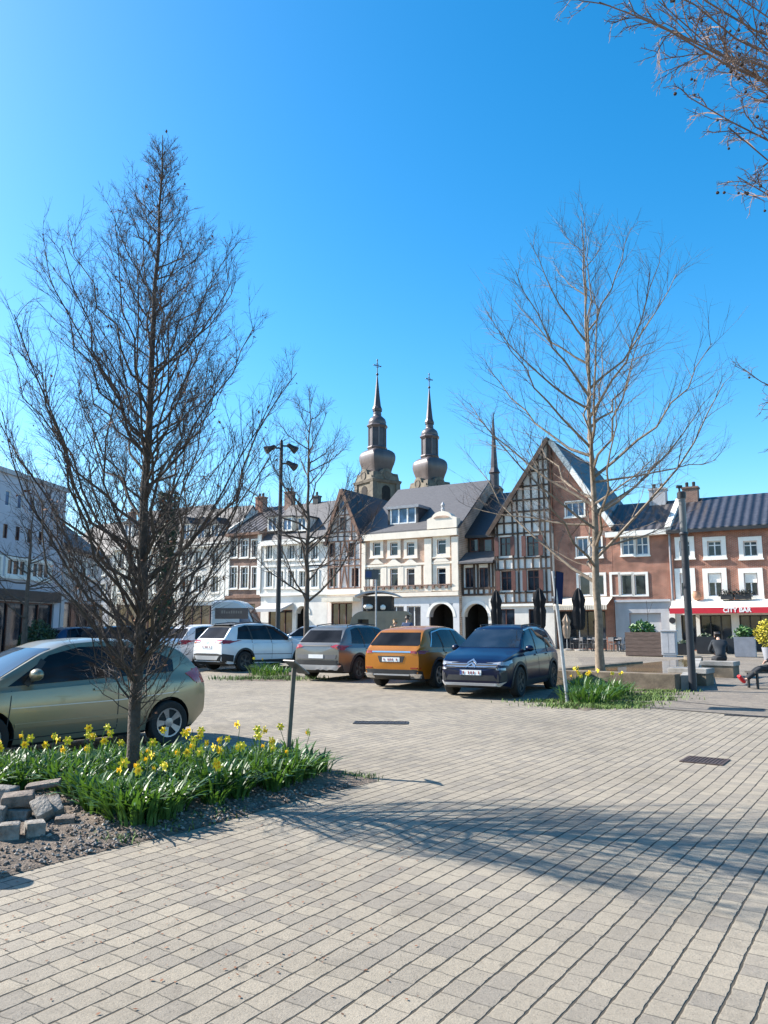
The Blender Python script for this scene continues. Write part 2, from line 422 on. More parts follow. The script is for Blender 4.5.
o, bed2_in, bed2_d = tri_fill(bed2p, .2, soilz(.02), 'soil_bed', m_soil); tag(o, kind='structure')
# gravel
def gravel(name, bed, inside, n, s, dist, cond=lambda p: True):
    mb = MB(); rg = random.Random(3)
    x0, x1 = min(p.x for p in bed), max(p.x for p in bed); y0, y1 = min(p.y for p in bed), max(p.y for p in bed)
    oc = [Vector(v) for v in ((1,0,0),(-1,0,0),(0,1,0),(0,-1,0),(0,0,1),(0,0,-1))]
    of = [(0,2,4),(2,1,4),(1,3,4),(3,0,4),(2,0,5),(1,2,5),(3,1,5),(0,3,5)]
    k = 0; tries = 0
    while k < n and tries < n * 20:
        tries += 1
        q = Vector((rg.uniform(x0, x1), rg.uniform(y0, y1)))
        if not inside(q) or not cond(q): continue
        d = dist(q); r = s * rg.uniform(.3, 1.7)
        M = Matrix.Rotation(rg.uniform(0, 6.3), 3, 'Z') @ Matrix.Rotation(rg.uniform(-.6, .6), 3, 'X')
        z = gz(q.x, q.y) + .004 + .07 * min(1, d / .6) + r * .35 + .008
        mb.cur = rg.choice((0, 0, 1, 2))
        mb.raw([M @ Vector((v.x * r * rg.uniform(.8, 1.3), v.y * r, v.z * r * .7)) + Vector((q.x, q.y, z)) for v in oc], of); k += 1
    o = mb.build(name, [mat('gravel_grey', (.14, .122, .11), .9, var=.4, scale=20), mat('gravel_brown', (.13, .092, .068), .9, var=.4, scale=20), mat('gravel_pale', (.25, .225, .195), .9, var=.3, scale=20)])
    tag(o, kind='stuff')
gravel('gravel', bed1, bed_in, 5200, .013, bed_d, lambda q: q.y < 8.4)
# grass tufts at the edges
m_grass = mat('grass', (.10, .16, .03), .7, var=.5, scale=5)
def grass(spots, n, h, spread, name='grass'):
    mb = MB(); rg = random.Random(11)
    for c, sx in spots:
        for _ in range(n):
            x = c.x + rg.gauss(0, spread * sx); y = c.y + rg.gauss(0, spread * .6); z = gz(x, y)
            a = rg.uniform(0, 6.3); L = h * rg.uniform(.4, 1.2); d = Vector((math.cos(a), math.sin(a), 0)); s = Vector((-d.y, d.x, 0)) * .004 * (1 + c.y / 14)
            p0 = Vector((x, y, z)); p1 = p0 + d * L * .25 + Vector((0, 0, L * .7)); p2 = p0 + d * L * .7 + Vector((0, 0, L))
            mb.face([p0 - s, p0 + s, p1 + s * .7, p1 - s * .7]); mb.face([p1 - s * .7, p1 + s * .7, p2])
    tag(mb.build(name, m_grass), kind='stuff')
grass([(gnd(px, py), 1) for px, py in ((140, 832), (165, 826), (190, 820), (215, 814), (80, 838), (320, 779), (340, 777), (355, 779), (300, 785), (110, 842), (60, 812))], 150, .06, .12)
grass([(gnd(px, py), 2) for px, py in ((575, 706), (600, 708), (620, 704), (640, 698), (625, 700), (652, 692), (560, 702), (634, 700), (645, 695), (610, 706))], 700, .075, .22)
grass([(gnd(px, py), 2) for px, py in ((246, 679), (260, 680), (275, 680), (290, 679))], 250, .12, .3)

# ================================================================== DAFFODILS
m_leaf = mat('daffodil_leaf', (.05, .115, .028), .42, var=.45, scale=6, spec=.4)
_nt = m_leaf.node_tree; _tr = _nt.nodes.new('ShaderNodeBsdfTranslucent'); _tr.inputs['Color'].default_value = (.12, .25, .025, 1)
_mx = _nt.nodes.new('ShaderNodeMixShader'); _mx.inputs[0].default_value = .22
_nt.links.new(_nt.nodes['Principled BSDF'].outputs[0], _mx.inputs[1]); _nt.links.new(_tr.outputs[0], _mx.inputs[2]); _nt.links.new(_mx.outputs[0], _nt.nodes['Material Output'].inputs['Surface'])
m_leaf.node_tree.nodes['Principled BSDF'].inputs['Transmission Weight'].default_value = 0
m_pet = mat('daffodil_petal', (.82, .66, .025), .6, var=.1, scale=10)
m_trum = mat('daffodil_trumpet', (.85, .52, .012), .6, var=.1, scale=10)
def clump_mesh(rg, nl, hh, spread):
    mb = MB()
    for _ in range(nl):
        a = rg.uniform(0, 6.3); r0 = spread * .45 * math.sqrt(rg.random()); b = a + rg.uniform(-.6, .6)
        p = Vector((r0 * math.cos(a), r0 * math.sin(a), -.02)); d = Vector((math.cos(b), math.sin(b), 0)); wv = Vector((-d.y, d.x, 0))
        L = hh * rg.uniform(.65, 1.1); out = rg.uniform(.2, 1.0); w0 = .0115 * rg.uniform(.8, 1.3)
        K = 5; prev = None; tw = rg.uniform(-.5, .5)
        for k in range(K + 1):
            t = k / K
            q = p + d * (out * L * (t ** 1.8)) + Vector((0, 0, L * (t - .42 * out * t ** 3)))
            ww = w0 * (1 - t ** 4 * .75) * (.8 + .4 * min(1, t * 3)); wd = (wv * math.cos(tw * t) + Vector((0, 0, 1)) * math.sin(tw * t)) * ww
            if prev: mb.face([prev[0] - prev[1], prev[0] + prev[1], q + wd, q - wd])
            prev = (q, wd)
    return mb
def flower(rg, parent, hh, spread, face_to=None):
    a = rg.uniform(0, 6.3); r0 = spread * .35 * math.sqrt(rg.random())
    p = Vector((r0 * math.cos(a), r0 * math.sin(a), 0)); lean = Vector((rg.uniform(-.1, .1), rg.uniform(-.1, .1), 0))
    h = hh * rg.uniform(1.0, 1.28); top = p + lean + Vector((0, 0, h))
    st = MB(); st.tube([p, p + lean * .4 + Vector((0, 0, h * .6)), top], [.004, .0038, .0035], 4); 
    stem = st.build('stem', m_leaf, parent)
    b = rg.uniform(-2.9, -.2); fd = Vector((math.cos(b), math.sin(b), rg.uniform(-.25, .25))).normalized()
    q = fd.to_track_quat('Z', 'Y').to_matrix().to_4x4(); q.translation = top + fd * .02
    s = rg.uniform(.9, 1.2)
    fm = MB()
    for k in range(6):
        an = k * math.pi / 3; r1 = .047 * s; zz = .012 if k % 2 else .006
        e = lambda an2, r, z: q @ Vector((r * math.cos(an2), r * math.sin(an2), z))
        fm.face([e(an, .004, 0), e(an - .5, r1 * .62, zz), e(an - .16, r1 * .95, zz), e(an, r1, zz - .006), e(an + .16, r1 * .95, zz), e(an + .5, r1 * .62, zz)])
    fo = fm.build('flower', m_pet, parent)
    tm = MB(); tm.lathe([(.008 * s, .0), (.0125 * s, .012 * s), (.014 * s, .026 * s), (.021 * s, .035 * s), (.013 * s, .034 * s), (.008 * s, .012 * s)], 9, M=q)
    tm.build('trumpet', m_trum, fo)
FG = 'daffodil clumps in the planting beds'
rgc = random.Random(21)
def make_clump(loc, hh, nl, spread, nf, label, group):
    t = thing('daffodil_clump', label, 'daffodils', loc, rgc.uniform(-3, 3), group)
    clump_mesh(rgc, nl, hh, spread).build('leaves', m_leaf, t)
    for _ in range(nf): flower(rgc, t, hh, spread)
    return t
# left bed
reg = [gnd(*p) for p in [(-40, 806), (62, 800), (80, 816), (150, 824), (230, 808), (290, 792), (328, 780), (300, 769), (200, 763), (80, 772), (-40, 782)]]
RP = [Vector((p.x, p.y)) for p in reg]
def in_reg(q):
    c = False
    for i in range(len(RP)):
        a, b = RP[i], RP[(i + 1) % len(RP)]
        if (a.y > q.y) != (b.y > q.y) and q.x < (b.x - a.x) * (q.y - a.y) / (b.y - a.y) + a.x: c = not c
    return c
spots = []
tries = 0
while tries < 6000 and len(spots) < 120:
    tries += 1
    q = Vector((rgc.uniform(-4.2, -.4), rgc.uniform(6, 9.2)))
    if in_reg(q) and all((q - s).length > .165 for s in spots): spots.append(q)
spots += [gnd(*q_).to_2d() for q_ in ((112, 818), (126, 822), (140, 823), (152, 820), (133, 830), (119, 828), (146, 829), (98, 822), (162, 824))]
for q in spots:
    nf = rgc.choice((0, 0, 0, 0, 0, 1, 1, 2)) if q.y > 7.2 else rgc.choice((0, 0, 0, 0, 0, 1))
    lab = 'clump of yellow flowering daffodils in the bed around the left tree' if nf else 'leafy green daffodil clump without flowers in the bed around the left tree'
    make_clump((q.x, q.y, .055), rgc.uniform(.30, .40), 44, .24, nf, lab, 'flowering daffodil clumps around the left tree' if nf else 'leafy daffodil clumps around the left tree')
for i, (px, py, nf, hh) in enumerate(((572, 703, 1, .4), (586, 705, 2, .42), (600, 704, 3, .45), (612, 701, 1, .4), (590, 697, 2, .45), (606, 696, 2, .45), (622, 696, 0, .36), (580, 694, 1, .5))):
    p = gnd(px, py)
    make_clump((p.x, p.y, p.z + .05), hh, 70, .6, 0, 'leafy daffodil clump at the foot of the right tree, behind the leaning sign post', 'daffodil clumps at the foot of the right tree')
    t = col.objects[-1]
for px, py, nf, hh in ((257, 676, 1, .42), (269, 677, 1, .45), (281, 676, 0, .38), (264, 673, 0, .45)):
    p = gnd(px, py)
    make_clump((p.x, p.y, p.z + .05), hh, 60, .7, nf, 'daffodil clump growing between the white estate car and the grey car', 'daffodil clumps in the bed between the parked cars')
# flowers of the right bed, larger stand
for px, py, nf, hh in ((594, 700, 3, .45), (606, 699, 3, .46), (582, 700, 3, .45), (616, 696, 2, .42), (578, 697, 2, .6)):
    p = gnd(px, py)
    make_clump((p.x, p.y, p.z + .05), hh, 50, .7, nf, 'yellow flowering daffodil clump at the foot of the right tree', 'flowering daffodil clumps at the foot of the right tree')

# ================================================================== STONES
m_stone = mat('loose_sett', (.24, .222, .198), .9, var=.3, scale=9, bump=.9, bscale=35, dirt=(.10, .085, .068))
m_stone2 = mat('loose_sett_brown', (.17, .135, .11), .9, var=.4, scale=9, bump=.9, bscale=35, dirt=(.06, .05, .04))
SG = 'loose paving setts heaped at the left edge of the bed'
stones = [  # px, py (ground under it), lift, dims, yaw, tiltx, tilty, material, label
 (29, 848, .0, (.155, .155, .13), .55, 0, 0, 0, 'pale square sett lying apart at the front of the heap of loose setts'),
 (3, 852, .0, (.16, .15, .14), .35, 0, 0, 0, 'pale block at the front left of the heap, cut off by the photo edge'),
 (10, 832, .0, (.24, .16, .12), .1, .0, .1, 0, 'grey block lying flat behind the two front blocks of the heap'),
 (38, 833, .02, (.22, .15, .11), -.75, .45, .5, 0, 'grey sett leaning steeply on its edge at the right of the heap'),
 (52, 830, .02, (.2, .12, .1), -.9, .4, .55, 0, 'rounded sett leaning on the right end of the heap beside the daffodils'),
 (60, 836, .0, (.17, .13, .09), .3, .1, 0, 1, 'small dark sett at the right foot of the heap'),
 (12, 830, .125, (.28, .2, .10), .35, .06, -.05, 1, 'broad brown block lying on top of the heap, left of the flat slab'),
 (38, 815, .17, (.32, .18, .045), .25, .05, -.12, 1, 'thin flat slab on the top of the heap under the daffodils'),
 (32, 822, .0, (.28, .2, .14), .15, 0, 0, 1, 'dark brown block underneath the thin flat slab'),
 (-14, 836, .0, (.22, .2, .16), .2, 0, 0, 0, 'grey block at the far left of the heap'),
 (-6, 822, .12, (.3, .18, .11), -.1, .05, .05, 0, 'pale block lying on the left side of the heap'),
]
for px, py, lift, (a, b, c), yaw, tx, ty, mi, lab in stones:
    p = gnd(px, py); mbs = MB(); a, b, c = a * .88, b * .88, c * .95; mbs.box(-a/2, a/2, -b/2, b/2, 0, c, bev=.014)
    mbs.v = [(x_ + R.uniform(-.004, .004), y_ + R.uniform(-.004, .004), z_ + R.uniform(-.003, .003)) for x_, y_, z_ in mbs.v]; o = mbs.build('paving_stone', [m_stone, m_stone2][mi], smooth=40)
    o.location = (p.x, p.y + .08, .05 + lift); o.rotation_euler = (tx, ty, yaw)
    if tx > .3: o.location.z += .06
    tag(o, lab, 'stone', SG)
# round bollard just outside the frame, whose shadow reaches in at the left
p = gnd(17, 887); m_steel = mat('galvanised_steel', (.35, .36, .37), .5, .4, var=.2, scale=6)
bo = thing('bollard', 'short round topped bollard just outside the left edge, casting the small round shadow', 'bollard', (p.x - 1.13, p.y + .42, 0))
q = MB(); q.lathe([(.10, 0), (.10, .72), (.105, .73)], 20); q.build('post', m_ironb, bo, smooth=40)
q = MB(); q.lathe([(.125, .73), (.13, .77), (.11, .84), (.06, .88), (.01, .89)], 20); q.build('cap', m_ironb, bo, smooth=60)
# ================================================================== TREES
m_bark_dark = mat('bark_dark', (.06, .047, .037), .9, var=.45, scale=9, bump=.8, bscale=40)
m_bark_grey = mat('bark_grey', (.19, .15, .11), .9, var=.4, scale=7, bump=.6, bscale=30)
m_bark_mid = mat('bark_mid', (.085, .068, .055), .9, var=.4, scale=7, bump=.6, bscale=30)
m_twig = mat('twig', (.060, .044, .038), .8, var=.35, scale=3)
m_twig_pale = mat('twig_pale', (.095, .072, .058), .8, var=.35, scale=3)
m_dead = mat('dead_leaf', (.16, .06, .025), .8, var=.5, scale=5)
m_ivy = mat('ivy', (.03, .055, .018), .6, var=.5, scale=6)
def bez(p0, p1, p2, n): 
    return [p0 * (1 - t) ** 2 + p1 * 2 * t * (1 - t) + p2 * t * t for t in (i / n for i in range(n + 1))]
def interp(tab, x):
    if x <= tab[0][0]: return tab[0][1]
    for (a, b), (c, d) in zip(tab, tab[1:]):
        if x <= c: return b + (d - b) * (x - a) / (c - a)
    return tab[-1][1]
def wig(pts, amt, rg):
    L = len(pts)
    return [p if i in (0,) else p + Vector((rg.gauss(0, amt), rg.gauss(0, amt), rg.gauss(0, amt * .6))) for i, p in enumerate(pts)]
def tree(name, label, base, H, prof, stem_r, rg, nprim, hs_min, slope, nsec, nter, nq=0, m_tr=None, m_br=None, m_tw=None, prim_r=.3, tipr=.0022, lean=None, dead=0, group=None, up=.5, az0=0, sec_len=.42, stem_top=1.0, az_bias=None, wigk=1.0, tlen=(.05, .12), taper=1.05, inner=0):
    t = thing(name, label, 'tree', base, 0, group)
    nS = 16
    stem = []
    for i in range(nS + 1):
        h = i / nS * H * stem_top
        x = Vector((0, 0, h)) + (lean(i / nS) if lean else Vector()) + Vector((rg.gauss(0, .008 * H / 6), rg.gauss(0, .008 * H / 6), 0)) * (1 if i else 0)
        stem.append(x)
    def sp(h):
        k = min(.9999, max(0, h / (H * stem_top))) * nS; i = int(k); return stem[i].lerp(stem[i + 1], k - i)
    def sr(h):
        f = max(0, 1 - h / (H * stem_top)); return stem_r * (.06 + .94 * f ** taper) * (1.25 if h < .03 * H else 1)
    tb = MB(); tb.tube([Vector((stem[0].x, stem[0].y, -.1))] + stem, [stem_r * 1.5] + [sr(i / nS * H * stem_top) for i in range(nS + 1)], 10)
    tb.build('trunk', m_tr, t, smooth=70)
    bb = MB(); tw = MB(); dl = MB()
    def deadleaf(p):
        a = Vector((rg.gauss(0, 1), rg.gauss(0, 1), rg.gauss(0, 1))).normalized() * rg.uniform(.012, .026) * dead_s; b = a.orthogonal() * rg.uniform(.5, .9)
        q = p - Vector((0, 0, .015)); dl.face([q - a, q + b * .6, q + a, q - b * .6])
    dead_s = 1
    def twig(p, d, L, r, n=2):
        d = d.normalized(); pts = [p]; q = p; dd = d
        for k in range(n):
            dd = (dd + Vector((rg.gauss(0, .13), rg.gauss(0, .13), rg.gauss(0, .1) + up * .22))).normalized(); q = q + dd * L / n; pts.append(q)
        tw.tube(pts, [r * (1 - .65 * i / n) for i in range(n + 1)], 3, cap=False)
        return pts
    ga = 2.39996
    for i in range(nprim):
        f = (i + .5) / nprim
        tab = prof
        h_lo, h_hi = tab[0][0], tab[-1][0]
        ht = (h_lo + (h_hi - h_lo) * (f ** .9)) * H
        Rr = interp(tab, ht / H) * rg.uniform(.80, 1.08)
        if inner and rg.random() < inner: Rr *= rg.uniform(.3, .7)
        az = az0 + i * ga + rg.uniform(-.4, .4)
        if az_bias: az, Rr = az_bias(az, Rr, ht / H)
        hs = max(hs_min * H * rg.uniform(.9, 2.2), ht - Rr * rg.uniform(*slope))
        hs = min(hs, ht - .1 * Rr - .02)
        p0 = sp(hs); o = Vector((math.cos(az), math.sin(az), 0)); p2 = sp(ht) * .0 + Vector((sp(ht).x, sp(ht).y, ht)) + o * Rr
        mid = p0.lerp(p2, .5) + o * Rr * .14 - Vector((0, 0, (ht - hs) * rg.uniform(.06, .16)))
        nseg = 7; L = (p2 - p0).length
        pts = wig(bez(p0, mid, p2, nseg), L * .018 * wigk, rg)
        r0 = min(sr(hs) * .8, (tipr * 1.6 + prim_r * .01 * L ** 1.1))
        rr = [r0 * (1 - .86 * (k / nseg) ** .8) + tipr * .6 for k in range(nseg + 1)]
        bb.tube(pts, rr, 5, cap=False)
        ns = max(2, int(nsec * (.45 + .55 * L / (interp(prof, .5) + .01))))
        for s in range(ns):
            u = .16 + .84 * (s + rg.random()) / ns; k = min(nseg - 1, int(u * nseg)); fr = u * nseg - k
            p = pts[k].lerp(pts[k + 1], fr)
            if dead and p.z < .34 * H and rg.random() < .78 - .5 * p.z / (.34 * H): continue
            tg = (pts[k + 1] - pts[k]).normalized()
            side = tg.cross(Vector((0, 0, 1))); 
            if side.length < .1: side = Vector((1, 0, 0))
            side.normalize(); side = Matrix.Rotation(rg.uniform(-.9, .9) + (math.pi if rg.random() < .5 else 0), 3, tg) @ side
            an = rg.uniform(.4, .95)
            d = tg * math.cos(an) + side * math.sin(an) + Vector((0, 0, up * .5))
            L2 = sec_len * L * rg.uniform(.45, 1.0) * (1.05 - .6 * u)
            L2 = max(L2, tlen[1])
            n2 = 4; q = p; dd = d.normalized(); pp = [p]
            for _k in range(n2):
                dd = (dd + Vector((rg.gauss(0, .12), rg.gauss(0, .12), rg.gauss(0, .09) + up * .13))).normalized(); q = q + dd * L2 / n2; pp.append(q)
            r2 = min(rr[k] * .62, tipr * 1.1 + prim_r * .006 * L2)
            (bb if r2 > tipr * 2.2 else tw).tube(pp, [r2 * (1 - .75 * z / n2) + tipr * .3 for z in range(n2 + 1)], 3 if r2 < .02 else 4, cap=False)
            for w_ in range(nter):
                u2 = .15 + .85 * (w_ + rg.random()) / nter; k2 = min(n2 - 1, int(u2 * n2)); p3 = pp[k2].lerp(pp[k2 + 1], u2 * n2 - k2); t3 = (pp[k2 + 1] - pp[k2]).normalized()
                d3 = t3 + Vector((rg.gauss(0, .6), rg.gauss(0, .6), rg.gauss(0, .4) + up * .5))
                L3 = rg.uniform(*tlen) * H / 6 * (1 + .8 * L2 / (tlen[1] * 6)) * min(1, .3 + Rr)
                tp_ = twig(p3, d3, L3, tipr * .85)
                if dead and rg.random() < dead: deadleaf(tp_[-1])
                for _q in range(nq):
                    twig(tp_[1], d3 + Vector((rg.gauss(0, .7), rg.gauss(0, .7), rg.gauss(0, .5))), L3 * .6, tipr * .7, 1)
    # stem top twigs
    for i in range(int(14)):
        h = H * stem_top * rg.uniform(.82, .99); a = rg.uniform(0, 6.3)
        twig(sp(h), Vector((math.cos(a), math.sin(a), 1.9)), H * .025, tipr, 2)
    if bb.f: bb.build('crown', m_br, t, smooth=70)
    tw.build('twigs', m_tw, t)
    if dl.f: tag(dl.build('dry_leaves', m_dead, t), kind='stuff')
    return t
rg = random.Random(5)
# --- left tree, close to the camera
b = gnd(131, 800); b.z = .03
prof = [(.13, .40), (.24, .62), (.36, 1.02), (.5, 1.44), (.6, 1.46), (.68, 1.36), (.75, 1.06), (.83, .70), (.9, .30), (.97, .05)]
tree('bare_tree', 'tall dense bare tree with dark trunk in the daffodil bed beside the pale gold car', b, 6.95, prof, .064, rg, 158, .085, (.95, 1.85), 14, 6, 2,
     m_bark_dark, m_bark_dark, m_twig, prim_r=.56, tipr=.002, dead=.05, up=.42, tlen=(.07, .2), wigk=1.25, taper=.9, inner=.36)
# --- right tree
b = gnd(601, 682)
prof = [(.34, 3.7), (.42, 4.1), (.52, 4.2), (.62, 3.95), (.72, 3.5), (.8, 2.95), (.88, 2.3), (.95, 1.4), (.99, .5)]
tree('bare_tree', 'slender bare tree with pale bark and wide spreading branches in front of the fountain', b, 14.6, prof, .13, rg, 36, .20, (.8, 1.5), 12, 5, 1,
     m_bark_grey, m_bark_grey, m_twig_pale, prim_r=.66, tipr=.005, up=.35, wigk=.7, tlen=(.12, .34), az0=.4, sec_len=.42)
# --- middle tree
b = gx(306, 29.5)
prof = [(.36, 2.3), (.45, 3.0), (.55, 2.9), (.68, 2.4), (.8, 1.8), (.9, 1.1), (.97, .4)]
tree('bare_tree', 'bare tree with dark trunk rising behind the grey car, next to the tall street lamp', b, 11.0, prof, .125, rg, 34, .24, (.75, 1.4), 11, 5, 1,
     m_bark_mid, m_bark_mid, m_twig, prim_r=.8, tipr=.006, up=.4, tlen=(.12, .32), az0=1.2)
# --- far left small tree
b = gx(24, 31)
prof = [(.35, 1.6), (.5, 2.1), (.7, 1.8), (.9, .7)]
tree('bare_tree', 'small bare tree in front of the white modern building at the left edge', b, 6.9, prof, .13, rg, 18, .3, (.7, 1.3), 7, 4, 1,
     m_bark_mid, m_bark_mid, m_twig, prim_r=1.1, tipr=.006, up=.35, tlen=(.15, .4), dead=.12)
# --- ivy covered tree behind the left tree
b = gx(163, 36)
prof = [(.45, 2.0), (.6, 2.6), (.75, 2.2), (.92, .8)]
iv = tree('ivy_tree', 'bare tree with ivy climbing its trunk, half hidden behind the near left tree', b, 9.2, prof, .2, rg, 18, .35, (.8, 1.3), 7, 4, 1,
     m_bark_mid, m_bark_mid, m_twig, prim_r=1.1, tipr=.007, up=.4, tlen=(.15, .4))
mb = MB()
for k in range(2600):
    h = rg.uniform(.3, 7.8); a = rg.uniform(0, 6.3); r = (.2 + .28 * abs(math.sin(h * 1.7 + 1)) * rg.random() + .12 * rg.random())
    p = Vector((r * math.cos(a), r * math.sin(a), h)); q = Vector((rg.gauss(0, 1), rg.gauss(0, 1), rg.gauss(0, 1))).normalized() * .09; s = q.orthogonal().normalized() * .07
    mb.face([p - q, p + s, p + q, p - s])
tag(mb.build('ivy', m_ivy, iv), kind='stuff')
# --- more bare street trees along the far left
b = gx(70, 44)
tree('bare_tree', 'bare tree far back on the left, in front of the dark roofed pale houses', b, 8.2, [(.35, 2.0), (.5, 2.6), (.7, 2.2), (.92, .7)], .15, rg, 16, .3, (.8, 1.3), 7, 4, 0,
     m_bark_mid, m_bark_mid, m_twig, prim_r=1.1, tipr=.008, up=.4, tlen=(.15, .4), dead=.1)
# --- evergreen shrub at far left
def leafball(mb, c, rad_, n, s, rg, sq=(1, 1, 1)):
    for k in range(n):
        d = Vector((rg.gauss(0, 1), rg.gauss(0, 1), rg.gauss(0, 1))).normalized()
        p = Vector(c) + Vector((d.x * sq[0], d.y * sq[1], d.z * sq[2])) * rad_ * (rg.uniform(.55, 1.0) + .12 * math.sin(5 * d.x + 3 * d.z))
        q = Vector((rg.gauss(0, 1), rg.gauss(0, 1), rg.gauss(0, 1))).normalized() * s * rg.uniform(.7, 1.3); t_ = q.orthogonal().normalized() * s * .6
        mb.face([p - q, p + t_, p + q, p - t_])
b = gx(40, 33)
t = thing('evergreen_shrub', 'dark evergreen shrub in front of the white modern building at the left edge', 'shrub', b)
q = MB(); q.tube([(0, 0, 0), (.02, 0, .5), (0, 0, 1.1)], [.07, .05, .03], 6); q.build('stem', m_bark_mid, t)
q = MB(); leafball(q, (0, 0, .95), .8, 1500, .07, rg, (1, 1, 1.05)); leafball(q, (.3, .1, .5), .5, 500, .07, rg); q.build('foliage', m_ivy, t)

# --- plane tree outside the frame at the right, its branches hang into the picture
m_plane_twig = mat('plane_twig', (.16, .105, .078), .8, var=.4, scale=4)
m_ball = mat('seed_ball', (.035, .022, .016), .95, var=.4, scale=30, bump=.6, bscale=150)
def plane_tree():
    rg = random.Random(33)
    base = Vector((6.9, 7.6, 0))
    t = thing('plane_tree', 'plane tree whose twigs with hanging seed balls reach into the top right corner', 'tree', base)
    W = lambda p: Vector(p) - base
    tb = MB(); pts = [Vector((0, 0, -.1)), Vector((0, 0, .4)), Vector((.05, 0, 2.5)), Vector((-.05, .05, 4.6)), Vector((.05, 0, 7.0)), Vector((.1, .1, 9.4))]
    tb.tube(pts, [.34, .27, .24, .2, .12, .03], 12); tb.build('trunk', m_bark_grey, t, smooth=70)
    bb = MB(); tw = MB(); balls = []
    def grow(p, d, L, r, lvl):
        n = 5; q = p; dd = d.normalized(); pp = [p]
        for _ in range(n):
            dd = (dd + Vector((rg.gauss(0, .12), rg.gauss(0, .12), rg.gauss(0, .12) - .03))).normalized(); q = q + dd * L / n; pp.append(q)
        (bb if lvl < 2 else tw).tube(pp, [r * (1 - .7 * k / n) + .0012 for k in range(n + 1)], 5 if lvl < 1 else 3, cap=False)
        if lvl < 3:
            m = (8, 7, 4)[lvl]
            for s in range(m):
                u = .25 + .75 * (s + rg.random()) / m; k = min(n - 1, int(u * n)); p3 = pp[k].lerp(pp[k + 1], u * n - k)
                t3 = (pp[k + 1] - pp[k]).normalized(); d3 = t3 + Vector((rg.gauss(0, .55), rg.gauss(0, .55), rg.gauss(0, .5)))
                grow(p3, d3, L * rg.uniform(.28, .5), r * .42, lvl + 1)
        if lvl >= 2 and rg.random() < .13: balls.append(pp[-1])
    # limbs: (from on trunk, pixel target, depth)
    lim = [((0, 0, 4.6), (660, 8), 6.2), ((0, 0, 5.0), (700, 45), 6.6), ((0, 0, 4.2), (690, 92), 6.3), ((0, 0, 5.4), (640, -25), 6.2), ((0, 0, 5.8), (715, -10), 7.2),
           ((0, 0, 3.6), (735, 130), 6.6), ((0, 0, 3.2), (744, 175), 6.8), ((0, 0, 5.2), (735, 20), 5.6), ((0, 0, 4.4), (728, 70), 7.4), ((0, 0, 2.6), (768, 385), 7.6), ((0, 0, 2.2), (775, 425), 7.2),
           ((0, 0, 6.2), (600, -55), 6.4), ((0, 0, 5.6), (628, 14), 5.8), ((0, 0, 5.9), (668, 30), 6.9), ((0, 0, 5.4), (598, 2), 5.5), ((0, 0, 5.0), (760, 60), 5.2), ((0, 0, 3.9), (760, 120), 6.0)]
    for a, px, Y in lim:
        a = Vector(a); c = W(at(px[0], px[1], Y)); mid = a.lerp(c, .55) + Vector((0, 0, .35))
        pts = wig(bez(a, mid, c, 8), .035, rg)
        L = (c - a).length
        bb.tube(pts, [.022 * (1 - .9 * (k / 8) ** .8) + .0025 for k in range(9)], 6, cap=False)
        for s in range(19):
            u = .3 + .7 * (s + rg.random()) / 19; k = min(7, int(u * 8)); p3 = pts[k].lerp(pts[k + 1], u * 8 - k); t3 = (pts[k + 1] - pts[k]).normalized()
            grow(p3, t3 + Vector((rg.gauss(0, .5), rg.gauss(0, .5), rg.gauss(0, .5))), rg.uniform(.25, .62) * (1.15 - .45 * u), .006, 1)
    # rest of the crown, away from the view
    for k in range(16):
        az = rg.uniform(-1.3, 1.6); h = rg.uniform(4, 8.6); o = Vector((math.cos(az), math.sin(az), .5))
        a = Vector((0, 0, h)); c = a + o * rg.uniform(2, 3.2); pts = wig(bez(a, a.lerp(c, .5) + Vector((0, 0, .3)), c, 6), .05, rg)
        bb.tube(pts, [.05 * (1 - .9 * (i / 6) ** .8) + .003 for i in range(7)], 5, cap=False)
        for s in range(7):
            u = .35 + .65 * (s + rg.random()) / 7; i = min(5, int(u * 6)); p3 = pts[i].lerp(pts[i + 1], u * 6 - i)
            grow(p3, (pts[i + 1] - pts[i]).normalized() + Vector((rg.gauss(0, .5), rg.gauss(0, .5), rg.gauss(0, .5))), rg.uniform(.4, .9), .007, 2)
    bb.build('crown', m_plane_twig, t, smooth=70); tw.build('twigs', m_plane_twig, t)
    rg.shuffle(balls)
    vis = []
    for q in balls:
        P = q + base; d = P - Vector((0, 0, EYE)); zc = d.y * cp_ + d.z * sp_; yc = -d.y * sp_ + d.z * cp_
        px = 384 + F * d.x / zc; py = 512 - F * yc / zc
        if 0 < px < 790 and -20 < py < 480: vis.append(q)
    for q in vis[:60]:
        sb = MB(); Lh = rg.uniform(.04, .11); sb.ico(q - Vector((0, 0, Lh + .016)), .0165 * rg.uniform(.8, 1.15), 1, rnd=.15); sb.tube([q, q - Vector((0, 0, Lh))], .0014, 3)
        sb.build('seed_ball', m_ball, t)
plane_tree()
